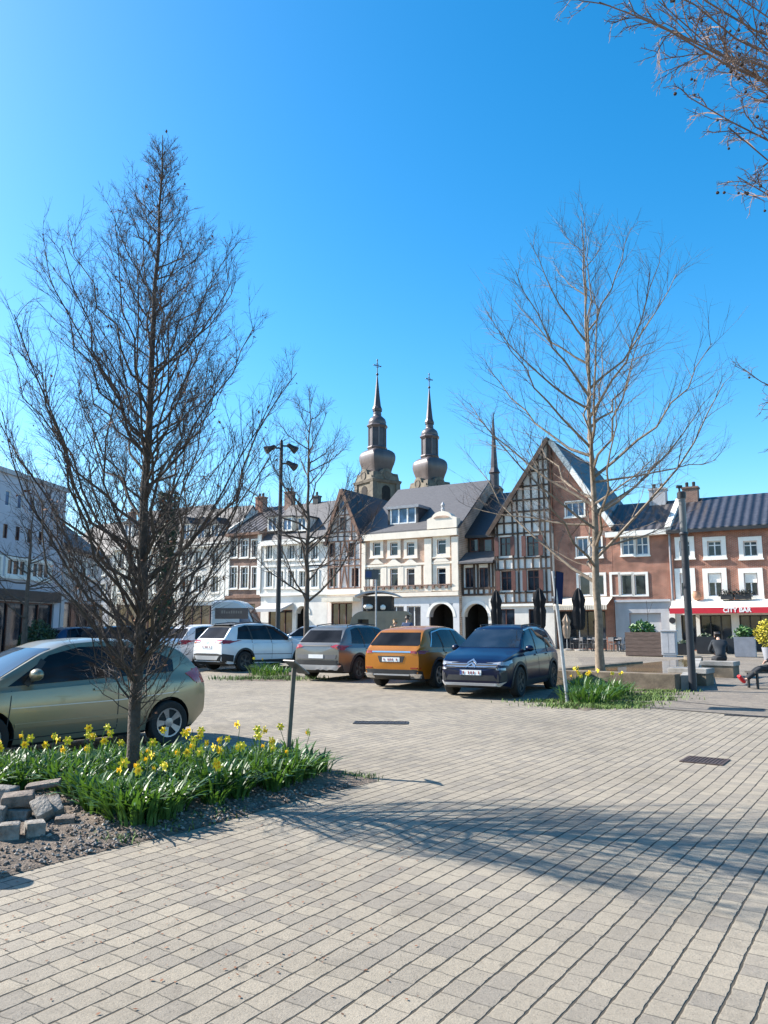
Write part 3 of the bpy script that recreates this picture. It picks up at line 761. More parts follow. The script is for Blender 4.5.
# ================================================================== HOUSES
FAC = rad(-31)                                   # the far row stands at an angle: right end nearer
def row_pt(px, c=60.8, k=.60):
    u = (px - 384) / F
    u = ray(px, 560).x / ray(px, 560).y
    Y = c / (1 + k * u); return Vector((u * Y, Y, gz(u * Y, Y)))
m_white = mat('white_render', (.73, .70, .645), .85, var=.06, scale=.9, dirt=(.60, .57, .52))
m_cream = mat('cream_render', (.72, .66, .54), .85, var=.08, scale=1.2, dirt=(.58, .52, .42))
m_pale = mat('pale_render', (.45, .45, .46), .85, var=.08, scale=1.2, dirt=(.36, .36, .37))
m_pinkw = mat('pale_pink_render', (.80, .72, .66), .85, var=.06, scale=1.5, dirt=(.70, .60, .53))
m_greyr = mat('grey_render', (.42, .42, .43), .85, var=.1, scale=1.2)
m_trim = mat('white_trim', (.80, .77, .70), .6, var=.06, scale=3)
m_cstone = mat('cream_stone', (.78, .69, .57), .7, var=.08, scale=2)
m_frame = mat('window_frame_white', (.78, .78, .76), .5, var=.04, scale=3)
m_framed = mat('window_frame_dark', (.10, .035, .025), .5, var=.2, scale=3)
m_timber = mat('timber_dark', (.055, .035, .025), .8, var=.4, scale=4)
m_timberb = mat('timber_brown', (.20, .11, .075), .8, var=.35, scale=4)
m_slate = mat('slate', (.026, .026, .030), .55, var=.35, scale=4, bump=.5, bscale=9, stretch=(1, 3, 3))
m_slateg = mat('slate_grey', (.08, .077, .08), .6, var=.3, scale=4, bump=.5, bscale=9, stretch=(1, 3, 3))
m_tiles = stripes_mat('black_pantiles', (.022, .022, .028), (.055, .052, .06), .52, 0, .4)
m_tilesf = stripes_mat('dark_tiles', (.03, .028, .03), (.07, .06, .06), .5, 0, .5)
m_brick = brick_mat('red_brick', (.40, .125, .068), (.29, .088, .05), (.36, .27, .21))
m_brick2 = brick_mat('brown_brick', (.25, .12, .08), (.17, .08, .055), (.30, .24, .2))
m_brickp = brick_mat('pale_pink_brick', (.52, .31, .21), (.45, .26, .17), (.58, .46, .36))
m_pane = glass_mat('window_glass')
m_paneb = glass_mat('window_glass_blue', (.03, .06, .11), .08)
m_black = mat('black_paint', (.018, .018, .02), .5, var=.2)
m_red = mat('red_awning', (.52, .012, .03), .7, var=.06, scale=2)
m_shop = mat('shop_dark', (.02, .02, .022), .5, var=.3)
m_inside = mat('dark_interior', (.016, .014, .013), .9, var=.3)
m_lead = mat('zinc', (.24, .25, .27), .5, .2, var=.2)

def split_build(g, name, m, parent):
    for k in range(0, len(g.v), 8):
        q = MB(); q.raw(g.v[k:k + 8], [[i - k for i in f] for f in g.f[k // 8 * 6:k // 8 * 6 + 6]]); q.build(name, m, parent)
class House:
    """facade in local x (0..W), z up, facade plane y=0 facing -y"""
    def __init__(s, px0, px1, name, label, setback=0., depth=9., rz=FAC, p0=None, p1=None, group=None, cat='house'):
        s.p0 = p0 or row_pt(px0); s.p1 = p1 or row_pt(px1)
        d = s.p1 - s.p0; s.W = math.hypot(d.x, d.y); s.rz = math.atan2(d.y, d.x); s.D = depth
        s.ax = Vector((d.x, d.y, 0)).normalized(); s.nin = Vector((-s.ax.y, s.ax.x, 0))      # inward
        s.o = s.p0 + s.nin * setback; s.o.z = gz(s.o.x, s.o.y)
        s.root = thing(name, label, cat, s.o, s.rz, group)
        s.M = Matrix.Translation(s.o) @ Matrix.Rotation(s.rz, 4, 'Z'); s.Mi = s.M.inverted()
        s.holes = []
    def loc(s, px, py, y=0.):           # pixel -> local (x,z) on the plane y
        d = ray(px, py); c = Vector((0, 0, EYE)); q = s.Mi @ c; dl = s.Mi.to_3x3() @ d
        t = (y - q.y) / dl.y; r = q + dl * t; return r.x, r.z
    def rect(s, px0, px1, py0, py1):
        xm = (px0 + px1) / 2; ym = (py0 + py1) / 2
        return s.loc(px0, ym)[0], s.loc(px1, ym)[0], s.loc(xm, py1)[1], s.loc(xm, py0)[1]
    def zz(s, py, px=None): return s.loc(px if px is not None else (s.loc_px()), py)[1]
    def wall(s, m, H, gable=None, x0=0, x1=None, y=0., name='wall', body=True, zb=-.2, arches=(), deep=.18):
        """front wall with real openings; gable=(apex_x, apex_z)"""
        x1 = s.W if x1 is None else x1
        top = max(H, gable[1]) if gable else H
        hs = [h for h in s.holes if x0 - .01 <= h[0] and h[1] <= x1 + .01]
        xs = sorted({x0, x1} | {h[0] for h in hs} | {h[1] for h in hs}); zs = sorted({zb, top} | {h[2] for h in hs} | {h[3] for h in hs})
        mb = MB()
        for i in range(len(xs) - 1):
            for j in range(len(zs) - 1):
                cx, cz = (xs[i] + xs[i + 1]) / 2, (zs[j] + zs[j + 1]) / 2
                if any(h[0] < cx < h[1] and h[2] < cz < h[3] for h in hs): continue
                mb.face([(xs[i], y, zs[j]), (xs[i + 1], y, zs[j]), (xs[i + 1], y, zs[j + 1]), (xs[i], y, zs[j + 1])])
        for a, b, c, d in hs:
            q = y + deep
            mb.face([(a, y, c), (a, y, d), (a, q, d), (a, q, c)]); mb.face([(b, y, d), (b, y, c), (b, q, c), (b, q, d)])
            mb.face([(a, y, d), (b, y, d), (b, q, d), (a, q, d)]); mb.face([(b, y, c), (a, y, c), (a, q, c), (b, q, c)])
        if body:
            D = s.D
            mb.face([(x0, y, zb), (x0, y, H), (x0, D, H), (x0, D, zb)]); mb.face([(x1, y, zb), (x1, D, zb), (x1, D, H), (x1, y, H)])
            mb.face([(x0, D, zb), (x0, D, H), (x1, D, H), (x1, D, zb)])
        o = mb.build(name, m, s.root)
        if gable:
            bm = bmesh.new(); bm.from_mesh(o.data); ax, az = gable
            for (ex, ez), sg in (((x0, H), 1), ((x1, H), -1)):
                d = Vector((ax - ex, 0, az - ez)); n = Vector((-d.z, 0, d.x)) * sg
                n = Vector((-(az - ez), 0, (ax - ex))) if sg > 0 else Vector(((az - ez), 0, -(ax - ex)))
                bmesh.ops.bisect_plane(bm, geom=bm.verts[:] + bm.edges[:] + bm.faces[:], plane_co=(ex, 0, ez), plane_no=n, clear_outer=True)
            bm.to_mesh(o.data); bm.free()
        return o
    def window(s, r, fm=None, pm=None, sur=None, sw=.14, deep=.12, mull=1, trans=0, y=0., hole=True, blind=0, sill=True, curtain=None, fw=.06, name='window', arch=False):
        a, b, c, d = r; fm = fm or m_frame; pm = pm or m_pane
        if hole: s.holes.append((a, b, c, d))
        f = MB(); q0, q1 = y + deep, y + deep + .05
        f.box(a, a + fw, q0, q1, c, d); f.box(b - fw, b, q0, q1, c, d); f.box(a + fw, b - fw, q0, q1, c, c + fw); f.box(a + fw, b - fw, q0, q1, d - fw, d)
        for k in range(mull):
            x = a + (b - a) * (k + 1) / (mull + 1); f.box(x - fw * .6, x + fw * .6, q0 - .004, q1 - .004, c + fw, d - fw)
        if trans:
            z = c + (d - c) * trans; f.box(a + fw, b - fw, q0 - .008, q1 - .008, z - fw * .5, z + fw * .5)
        w = f.build(name, fm, s.root)
        g = MB(); g.box(a + .003, b - .003, q1 + .002, q1 + .02, c + .003, d - .003); g.build('pane', pm, w)
        if curtain:
            pass
        if blind:
            g = MB(); g.box(a + fw, b - fw, q0 - .06, q0 - .02, d - (d - c) * blind, d - .01); g.build('roller_blind', m_trim, w)
        if sur:
            g = MB(); e = y - .05; y1 = y + .02
            g.box(a - sw, a, e, y1, c - sw * .6, d + sw); g.box(b, b + sw, e, y1, c - sw * .6, d + sw); g.box(a, b, e, y1, d, d + sw); g.box(a, b, e, y1, c - sw * .6, c)
            g.build('surround', sur, w)
            if sill:
                g = MB(); g.box(a - sw - .05, b + sw + .05, e - .07, y1 - .002, c - sw * .6 - .09, c - sw * .6 - .003); g.build('sill', sur, w)
        return w
    def box(s, name, m, x0, x1, y0, y1, z0, z1, parent=None, bev=0):
        g = MB(); g.box(x0, x1, y0, y1, z0, z1, bev=bev); return g.build(name, m, parent or s.root)
    def roof(s, m, z0, zr, x0=-.1, x1=None, over=.3, yr=None, name='roof', thick=.14, x0r=None, x1r=None):
        """eaves parallel to the facade, ridge at depth yr"""
        x1 = s.W + .1 if x1 is None else x1; yr = yr or s.D / 2; D = 2 * yr
        a0 = x0 if x0r is None else x0r; a1 = x1 if x1r is None else x1r
        sl = (zr - z0) / yr; ze = z0 - over * sl; T = Vector((0, 0, thick)); g = MB()
        P = [Vector(p) for p in ((x0, -over, ze), (x1, -over, ze), (a1, yr, zr), (a0, yr, zr), (x0, D + over, ze), (x1, D + over, ze))]
        Q = [p + T for p in P]
        for q in ([Q[0], Q[1], Q[2], Q[3]], [Q[3], Q[2], Q[5], Q[4]], [P[0], P[3], P[2], P[1]], [P[3], P[4], P[5], P[2]], [P[0], P[1], Q[1], Q[0]], [P[4], Q[4], Q[5], P[5]],
                  [P[0], Q[0], Q[3], P[3]], [P[3], Q[3], Q[4], P[4]], [P[1], P[2], Q[2], Q[1]], [P[2], P[5], Q[5], Q[2]]): g.face(q)
        g2 = None
        r = g.build(name, m, s.root)
        # gable ends
        g = MB(); g.face([(x0 + .1, 0, z0), (x0 + .1, yr, zr), (x0 + .1, D, z0)]); g.face([(x1 - .1, 0, z0), (x1 - .1, D, z0), (x1 - .1, yr, zr)])
        s.gable_ends = g
        return r
    def groof(s, m, z0, ax, zr, D, x0=0, x1=None, over=.25, thick=.16, front=.3, name='roof'):
        """gable to the front: ridge runs back from (ax,zr)"""
        x1 = s.W if x1 is None else x1; g = MB()
        for ex, sg in ((x0, -1), (x1, 1)):
            d = Vector((ex - ax, 0, z0 - zr)); L = d.length; d.normalize(); e = Vector((ex, 0, z0)) + d * over
            n = Vector((-d.z, 0, d.x)); n = n if n.z > 0 else -n; A = Vector((ax, 0, zr))
            pts = [A, e, e + n * thick, A + n * thick]
            f = [p + Vector((0, -front, 0)) for p in pts]; bk = [p + Vector((0, D, 0)) for p in pts]
            g.raw(f + bk, [(0, 1, 2, 3), (7, 6, 5, 4), (0, 4, 5, 1), (1, 5, 6, 2), (2, 6, 7, 3), (3, 7, 4, 0)])
        return g.build(name, m, s.root)
    def beams(s, segs, m, wdt=.16, y=-.03, name='timber_frame', dep=.08):
        g = MB()
        for i, (a, b) in enumerate(segs):
            e = .0007 * (i % 23)
            g.bar((a[0], y - e, a[1]), (b[0], y - e, b[1]), wdt, dep, up=(0, -1, 0)) if False else g.bar((a[0], y - e, a[1]), (b[0], y - e, b[1]), wdt, dep, up=(0, 1, 0))
        return g.build(name, m, s.root)
def chimney(h, roof, x, y, z0, z1, w=.7, m=None, pots=2):
    g = MB(); g.box(x - w/2, x + w/2, y - w*.4, y + w*.4, z0, z1); g.box(x - w/2 - .06, x + w/2 + .06, y - w*.4 - .06, y + w*.4 + .06, z1, z1 + .12)
    c = g.build('chimney', m or m_brick2, roof)
    g = MB()
    for k in range(pots):
        xx = x + (k - (pots - 1) / 2) * w * .45; g.lathe([(.1, z1 + .12), (.12, z1 + .45), (.09, z1 + .5)], 8, c=(xx, y))
    g.build('chimney_pot', m_black, c)
def dormer(h, roof, px0, px1, py0, py1, m_w, m_r, y=.5, flat=True, mull=1, gab=0):
    a, b, = h.loc(px0, (py0 + py1) / 2, y)[0], h.loc(px1, (py0 + py1) / 2, y)[0]; c = h.loc((px0 + px1) / 2, py1, y)[1]; d = h.loc((px0 + px1) / 2, py0, y)[1]
    e = .12
    g = MB(); g.box(a, a + e, y, y + 2.4, c, d); g.box(b - e, b, y, y + 2.4, c, d); g.box(a + e, b - e, y, y + .15, c, c + e); g.box(a + e, b - e, y, y + .15, d - e, d)
    dm = g.build('dormer', m_w, roof)
    g = MB()
    if gab:
        g.prism([(a - .12, d), (b + .12, d), ((a + b) / 2, d + gab)], y - .12, y + 2.2)
    else:
        g.box(a - .1, b + .1, y - .12, y + 2.5, d, d + .12)
    g.build('dormer_roof', m_r, dm)
    g = MB(); g.box(a + e, b - e, y + .06, y + .1, c + e, d - e)
    g.build('pane', m_paneb, dm)
    g = MB()
    for k in range(mull):
        x = a + (b - a) * (k + 1) / (mull + 1); g.box(x - .05, x + .05, y + .02, y + .055, c + e, d - e)
    g.build('frame', m_frame, dm)
def arch_poly(x0, x1, z0, z1, n=14):
    r = (x1 - x0) / 2; cx = (x0 + x1) / 2; zc = max(z0 + .1, z1 - r)
    return [(x0, z0), (x1, z0)] + [(cx + r * math.cos(math.pi * k / n), zc + (z1 - zc) * math.sin(math.pi * k / n)) for k in range(n + 1)]
def arch_opening(h, r, m_sur, m_in, inner=True):
    """rectangular hole masked to an arch by two spandrels; dark passage behind"""
    a, b, c, d = r; h.holes.append((a, b, c, d)); n = 14; cx = (a + b) / 2; rr = (b - a) / 2; zc = max(c + .3, d - rr)
    g = MB()
    P = [(cx + rr * math.cos(math.pi * k / n), zc + (d - zc) * math.sin(math.pi * k / n)) for k in range(n + 1)]
    for k in range(n):
        p, q = P[k], P[k + 1]
        g.face([(p[0], .004, p[1]), (p[0], .004, d), (q[0], .004, d), (q[0], .004, q[1])])
        g.face([(p[0], .004, p[1]), (q[0], .004, q[1]), (q[0], .6, q[1]), (p[0], .6, p[1])])
    ar = g.build('arch', m_sur, h.root)
    g = MB()
    for k in range(n):
        p, q = P[k], P[k + 1]
        def ou(v, e): 
            dv = Vector((v[0] - cx, v[1] - zc)); L = dv.length; dv = dv / L; return (v[0] + dv.x * e, v[1] + dv.y * e)
        p2, q2 = ou(p, .22), ou(q, .22)
        g.raw([(p[0], -.05, p[1]), (p2[0], -.05, p2[1]), (q2[0], -.05, q2[1]), (q[0], -.05, q[1]), (p[0], .003, p[1]), (p2[0], .003, p2[1]), (q2[0], .003, q2[1]), (q[0], .003, q[1])],
              [(0, 1, 2, 3), (1, 5, 6, 2), (0, 3, 7, 4)])
    g.build('arch_moulding', m_trim, ar)
    g = MB(); g.face([(a - .3, 2.5, c - .2), (b + .3, 2.5, c - .2), (b + .3, 2.5, d + .2), (a - .3, 2.5, d + .2)]); g.face([(a, .18, c), (a, .18, d), (a, 2.5, d), (a, 2.5, c)]); g.face([(b, .18, c), (b, 2.5, c), (b, 2.5, d), (b, .18, d)]); g.face([(a, .6, d), (b, .6, d), (b, 2.5, d), (a, 2.5, d)])
    g.build('passage', m_in, ar)
def shopfront(h, r, m_fr, n=3, stall=.4, door=None, m_st=None, fascia=0):
    """display windows set into the ground floor, door panel optional"""
    a, b, c, d = r; h.holes.append((a, b, c, d))
    g = MB(); e = .07
    g.box(a, b, .1, .16, d - e, d); g.box(a, b, .1, .2, c, c + stall)
    for k in range(n + 1):
        x = a + (b - a) * k / n; x0 = min(max(a, x - e / 2), b - e); g.box(x0, x0 + e, .09, .15, c + stall, d - e)
    f = g.build('shop_window', m_fr, h.root)
    g = MB(); g.box(a + .003, b - .003, .17, .19, c + .003, d - .003); g.build('pane', m_pane, f)
    return f
# ------------------------------------------------------------- far left pale houses (mostly behind the left tree)
h = House(58, 112, 'terraced_house', 'pale grey house with dark roof at the left end of the far row')
z = h.loc(85, 556)[1]; zr = h.loc(85, 527, 4.5)[1]; base = h.loc(85, 600)[1]
for x0 in (64, 76, 88, 99):
    for y0, y1 in ((563, 575), (584, 597)): h.window(h.rect(x0, x0 + 6, y0, y1), sur=m_trim, sw=.1)
shopfront(h, (1, h.W - 1, .1, base - .5), m_framed, 4)
h.wall(m_pale, z); h.box('cornice', m_trim, -.05, h.W - .02, -.2, .003, z - .3, z - .02); r = h.roof(m_slate, z, zr); h.gable_ends.build('gable', m_pale, h.root); chimney(h, r, h.W * .7, 4.5, zr - .5, zr + 1)
h = House(112.3, 178, 'terraced_house', 'cream house with tall white pilasters standing behind the ivy covered tree')
z = h.loc(145, 545)[1]; zr = h.loc(145, 513, 4.5)[1]
for x0 in (118, 130, 142, 154, 166):
    for y0, y1 in ((553, 567), (576, 592)): h.window(h.rect(x0, x0 + 6.5, y0, y1), sur=m_trim, sw=.12)
base = h.loc(145, 600)[1]; shopfront(h, (1, h.W - 1, .1, base - .4), m_framed, 5)
h.wall(m_cream, z); g = MB()
for k in range(6): x = .15 + (h.W - .6) * k / 5; g.box(x, x + .3, -.12, .003, base, z - .35)
split_build(g, 'pilaster', m_trim, h.root)
h.box('cornice', m_trim, .02, h.W - .02, -.3, .003, z - .35, z - .02); r = h.roof(m_slate, z, zr); h.gable_ends.build('gable', m_cream, h.root)
for x0 in (124, 143, 161): dormer(h, r, x0, x0 + 8, 524, 538, m_trim, m_slate, y=1.0, gab=.5)
# ------------------------------------------------------------- white house with two gabled dormers
h = House(178.3, 226.5, 'terraced_house', 'white house with gabled dormers, left of the narrow brick house')
z = h.loc(200, 543)[1]; zr = h.loc(200, 512, 3.4)[1]; base = h.loc(200, 600)[1]
for x0 in (181, 194, 211):
    for y0, y1 in ((551, 565), (576, 592)): h.window(h.rect(x0, x0 + 7.5, y0, y1), sur=m_trim, sw=.12)
shopfront(h, (.8, h.W - .8, .1, base - .5), m_framed, 4)
h.wall(m_white, z)
g = MB(); g.box(.02, h.W - .02, -.3, .003, z - .4, z - .02); g.box(.02, h.W - .02, -.12, .003, base - .1, base + .2); split_build(g, 'cornice', m_trim, h.root)
g = MB(); g.box(.1, .5, -.1, .003, base + .2, z - .4); g.box(h.W - .5, h.W - .1, -.1, .003, base + .2, z - .4); split_build(g, 'pilaster', m_trim, h.root)
r = h.roof(m_slate, z, zr, yr=3.4); h.gable_ends.build('gable', m_white, h.root)
for x0, w_ in ((183, 7), (197, 8), (210.5, 8.5)): dormer(h, r, x0, x0 + w_, 524, 540, m_trim, m_slate, y=.35, gab=.7)
# ------------------------------------------------------------- narrow brick house
h = House(226.8, 261.5, 'terraced_house', 'narrow brown brick house with white framed windows between two white houses')
z = h.loc(244, 533)[1]; base = h.loc(244, 597)[1]
for x0 in (230, 241, 252):
    for y0, y1 in ((540, 557), (567, 588)): h.window(h.rect(x0, x0 + 7, y0, y1), sur=m_trim, sw=.1, trans=.7)
shopfront(h, (.6, h.W - .6, .1, base - .6), m_framed, 3)
h.wall(m_brick2, z)
g = MB(); g.box(.02, h.W - .02, -.35, .003, z - .25, z - .02); g.box(.02, h.W - .02, -.1, .003, base - .1, base + .15); split_build(g, 'cornice', m_timberb, h.root)
g = MB(); g.box(.02, .4, -.1, .003, base + .15, z - .25); g.box(h.W - .4, h.W - .02, -.1, .003, base + .15, z - .25); split_build(g, 'pilaster', m_trim, h.root)
zr = h.loc(255, 510, 5)[1]
r = h.roof(m_tilesf, z, zr, yr=5); h.gable_ends.build('gable', m_brick2, h.root)
g = MB(); g.prism([(0, -.3), (0, -.02), (1, -.02), (1, -.3)], 0, 1); 
g = MB(); g.bar((.12, -.3, z + .2), (.12, 5, zr + .25), .22, .2); g.build('verge', m_trim, r)
chimney(h, r, h.W * .08, 4.2, zr - 1.5, zr + .9, .9, m_brick, 2); chimney(h, r, h.W * .93, 4.2, zr - .8, zr + 1.1, .8, m_brick2, 2)
# ------------------------------------------------------------- white house with three dormers
h = House(261.8, 327.5, 'terraced_house', 'white house with three square dormers behind the tall street lamp')
z = h.loc(295, 539)[1]; base = h.loc(295, 594)[1]; zr = h.loc(295, 506, 4)[1]
for x0 in (266, 277, 288, 299, 311.5):
    for y0, y1 in ((545, 559), (571, 587)): h.window(h.rect(x0, x0 + 6.4, y0, y1), sur=m_trim, sw=.13)
a = h.rect(296, 308, 606, 650); arch_opening(h, (a[0], a[1], .05, a[3]), m_white, m_inside)
a = h.rect(268, 292, 610, 650); shopfront(h, (a[0], a[1], .05, a[3]), m_framed, 3)
h.wall(m_white, z)
g = MB(); g.box(.02, h.W - .02, -.4, .003, z - .45, z - .02); g.box(.02, h.W - .02, -.18, .003, base - .12, base + .12); zc = h.loc(295, 565)[1]; g.box(.02, h.W - .02, -.08, .003, zc - .08, zc + .08); split_build(g, 'cornice', m_trim, h.root)
g = MB(); a = h.rect(266, 293, 603, 608); g.prism([(0, 0), (1, 0), (1, .1), (0, .1)], 0, .01)
g = MB(); g.raw([(a[0], -1.6, a[2] - .1), (a[1], -1.6, a[2] - .1), (a[1], -.01, a[3]), (a[0], -.01, a[3]), (a[0], -1.6, a[2] - .35), (a[1], -1.6, a[2] - .35), (a[1], -.01, a[3] - .1), (a[0], -.01, a[3] - .1)], [(0,1,2,3),(7,6,5,4),(0,4,5,1),(1,5,6,2),(3,2,6,7),(0,3,7,4)])
g.build('awning', m_greyr, h.root)
r = h.roof(m_slateg, z, zr, yr=4); h.gable_ends.build('gable', m_white, h.root)
for x0 in (267.5, 282.5, 297): dormer(h, r, x0, x0 + 9.5, 517, 531, m_trim, m_slate, y=.35)
chimney(h, r, h.W * .42, 4, zr - .4, zr + .6, .6, m_black, 1)
# ------------------------------------------------------------- steep timber gable
h = House(327.8, 362, 'gabled_house', 'half timbered house with steep pointed gable and pinkish panels, left of the cream house')
z = h.loc(345, 541)[1]; base = h.loc(345, 590)[1]; ap = h.loc(343, 490); ax = ap[0]; az = ap[1]
for x0, x1 in ((329, 335), (348, 354.5)):
    h.window(h.rect(x0, x1, 543, 557), fm=m_framed, sur=None, sw=.1)
for x0, x1 in ((329.5, 336.5), (351.5, 358.5)):
    h.window(h.rect(x0, x1, 568, 586.5), fm=m_framed, trans=.6)
h.window(h.rect(339.5, 346.5, 517, 530), fm=m_framed)
a = h.rect(331, 352, 603, 650); shopfront(h, (a[0], a[1], .05, a[3]), m_framed, 3)
h.wall(m_pinkw, z, gable=(ax, az))
W = h.W; sg = []
zq = [base + .15, h.loc(345, 566)[1], h.loc(345, 560)[1], z, h.loc(345, 532)[1], h.loc(345, 515)[1]]
def gx_at(zv, side):
    t = (zv - z) / (az - z); t = max(0, t)
    return (0 + (ax - 0) * t) if side < 0 else (W + (ax - W) * t)
for zv in zq[:4]: sg.append(((0.05, zv), (W - .05, zv)))
for zv in zq[4:]: sg.append(((gx_at(zv, -1), zv), (gx_at(zv, 1), zv)))
for fx in (.03, .2, .38, .62, .8, .97): sg.append(((fx * W, base + .15), (fx * W, z)))
for fx in (.3, .5, .7): 
    x = fx * W; t = z + (az - z) * min(x / ax if x < ax else (W - x) / (W - ax), 1); sg.append(((x, z), (x, t - .1)))
sg += [((.4 * W, zq[0]), (.5 * W, zq[1])), ((.6 * W, zq[0]), (.5 * W, zq[1])), ((.37 * W, zq[2]), (.5 * W, z)), ((.64 * W, zq[2]), (.5 * W, z))]
h.beams(sg, m_timberb, .095)
h.beams([((-.15, z - .2), (ax, az + .02)), ((W + .15, z - .2), (ax, az + .02))], m_timberb, .28, y=-.3, name='bargeboard')
g = MB(); g.box(.02, W - .02, -.25, .003, base - .35, base + .05); split_build(g, 'cornice', m_trim, h.root)
g = MB(); a = h.rect(330, 361, 598, 602); g.box(a[0], a[1], -1.2, .003, a[2], a[3]); g.build('awning', m_cream, h.root)
g = MB(); a = h.rect(340, 346.5, 501, 512); g.prism([(a[0] + (a[1]-a[0])*(.5+.5*math.cos(t*.785)), a[2] + (a[3]-a[2])*(.5+.5*math.sin(t*.785))) for t in range(8)], -.03, .003); g.build('gable_panel', m_paneb, h.root)
h.groof(m_slate, z, ax, az, 12, over=.35)
# ------------------------------------------------------------- cream house with curved pediment
h = House(362.3, 459, 'corner_house', 'ornate cream and pink brick house with a curved pediment and arched shop door', depth=10)
z = h.loc(410, 531)[1]; base = h.loc(410, 596)[1]; W = h.W; xb = h.loc(427.5, 560)[0]
for x0 in (373, 390.3, 407):
    h.window(h.rect(x0, x0 + 7.6, 542.5, 555.5), sur=m_cstone, sw=.26, mull=0, trans=.7)
    w_ = h.window(h.rect(x0, x0 + 7.8, 568.5, 587), sur=m_cstone, sw=.27, mull=0, trans=.72)
    a = h.rect(x0, x0 + 7.8, 568.5, 587); g = MB(); c = (a[0] + a[1]) / 2; g.prism([(a[0] - .3, a[3] + .35), (a[1] + .3, a[3] + .35), (a[1] - .1, a[3] + .62), (c, a[3] + .85), (a[0] + .1, a[3] + .62)], -.09, .003); g.build('hood', m_cstone, w_)
for y0, y1 in ((539.5, 554), (568, 586.5)):
    w_ = h.window(h.rect(437.3, 446, y0, y1), sur=m_cstone, sw=.36, mull=0, trans=.72)
    a = h.rect(437.3, 446, y0, y1); g = MB(); c = (a[0] + a[1]) / 2; g.prism([(a[0] - .4, a[3] + .43), (a[1] + .4, a[3] + .43), (a[1], a[3] + .75), (c, a[3] + 1.0), (a[0], a[3] + .75)], -.1, .003); g.build('hood', m_cstone, w_)
a = h.rect(429.5, 453.5, 603.5, 650); arch_opening(h, (a[0], a[1], .05, a[3]), m_greyr, m_inside)
for x0, x1 in ((368, 385), (388, 404), (407, 421)): a = h.rect(x0, x1, 606, 650); shopfront(h, (a[0], a[1], .05, a[3]), m_frame, 2)
o = h.wall(m_brickp, z)
gr = MB()
g = MB()
for zz_, e, t in ((z - .5, .3, .42), (base, .2, .25), (h.loc(410, 565)[1], .1, .14), (h.loc(410, 591.5)[1], .06, .2), (h.loc(410, 537)[1], .08, .16)): g.box(.02, W - .02, -e, .003, zz_ - t * .2, zz_ + t)
split_build(g, 'cornice', m_cstone, h.root)
g = MB()
for xx, ww in ((.02, .35), (xb - .2, .6), (W - .55, .53)): g.box(xx, xx + ww, -.14, .003, base + .3, z - .7)
for x0 in (367, 382, 384.5, 399, 401.5, 416.5, 419, 424): a = h.loc(x0, 578)[0]; g.box(a, a + .22, -.07, .003, base + .5, h.loc(410, 566)[1])
split_build(g, 'pilaster', m_cstone, h.root)
g = MB(); n = int(W / .55) - 1; zf = base + .55; fp = [(.2, zf + .28)]
for k in range(n): xk = .3 + k * .55; fp += [(xk, zf + .2), (xk, zf), (xk + .2, zf), (xk + .2, zf + .2)]
fp.append((.4 + n * .55, zf + .28)); g.prism(fp, -.2, -.065)
g.build('frieze', m_brick2, h.root)
# ground floor rendered
g = MB(); x0, x1 = .03, xb
gh = sorted([hh for hh in h.holes if hh[3] < base], key=lambda q: q[0]); prev = .03
for hh in gh:
    g.box(prev, hh[0], -.03, .002, 0, base - .1); 
    g.box(hh[0], hh[1], -.03, .002, hh[3], base - .1); prev = hh[1]
g.box(prev, W - .03, -.03, .002, 0, base - .1)
g.build('ground_floor', mat('grey_white_render', (.60, .60, .60), .85, var=.08, scale=1.5), h.root)
# pediment
pa, pz = h.loc(428.5, 524); pb, _ = h.loc(458, 524); pt = h.loc(443, 511.5)[1]; c = (pa + pb) / 2; n = 14
poly = [(pa, z), (pb, z), (pb, pz + .3), (pb - .35, pz + .45)] + [(c + (pb - pa) * .36 * math.cos(math.pi * k / n), pz + .25 + (pt - pz - .25) * math.sin(math.pi * k / n)) for k in range(n + 1)] + [(pa + .35, pz + .45), (pa, pz + .3)]
g = MB(); g.prism(poly, -.25, .4); pd = g.build('pediment', m_cstone, h.root)
poly = [(c + (pb - pa) * .27 * math.cos(math.pi * k / n), pz + .35 + (pt - pz - .7) * math.sin(math.pi * k / n)) for k in range(n + 1)]
g = MB(); g.prism(poly, -.3, -.24); g.build('pediment_panel', m_brickp, pd)
g = MB(); g.lathe([(.1, pt - .02), (.16, pt + .2), (.08, pt + .3), (.17, pt + .5), (.02, pt + .75)], 8, c=(c, 0)); g.build('finial', m_greyr, pd)
zr = h.loc(420, 489, 6)[1]
r = h.roof(m_slateg, z, zr, yr=6, over=.1); h.gable_ends.build('gable', m_brickp, h.root)
# flat dormer box
a0, a1 = h.loc(390, 517, .8)[0], h.loc(416, 517, .8)[0]; c0, c1 = h.loc(403, 524, .8)[1], h.loc(403, 508.5, .8)[1]
g = MB(); g.box(a0 - .2, a0, .8, 4, c0 - .3, c1); g.box(a1, a1 + .2, .8, 4, c0 - .3, c1); g.box(a0, a1, .8, .95, c0 - .3, c0); dm = g.build('dormer', m_slate, r)
g = MB(); g.box(a0 - .3, a1 + .3, .65, 4.1, c1, c1 + .22); g.build('dormer_roof', m_lead, dm)
g = MB()
for k in range(4): x = a0 + (a1 - a0) * k / 3; x = min(max(x, a0 + .06), a1 - .06); g.box(x - .06, x + .06, .82, .9, c0, c1)
g.box(a0 + .003, a1 - .003, .83, .89, c0 + .003, c0 + .12); g.build('frame', m_frame, dm)
g = MB(); g.box(a0, a1, .9, .93, c0, c1); g.build('pane', m_paneb, dm)
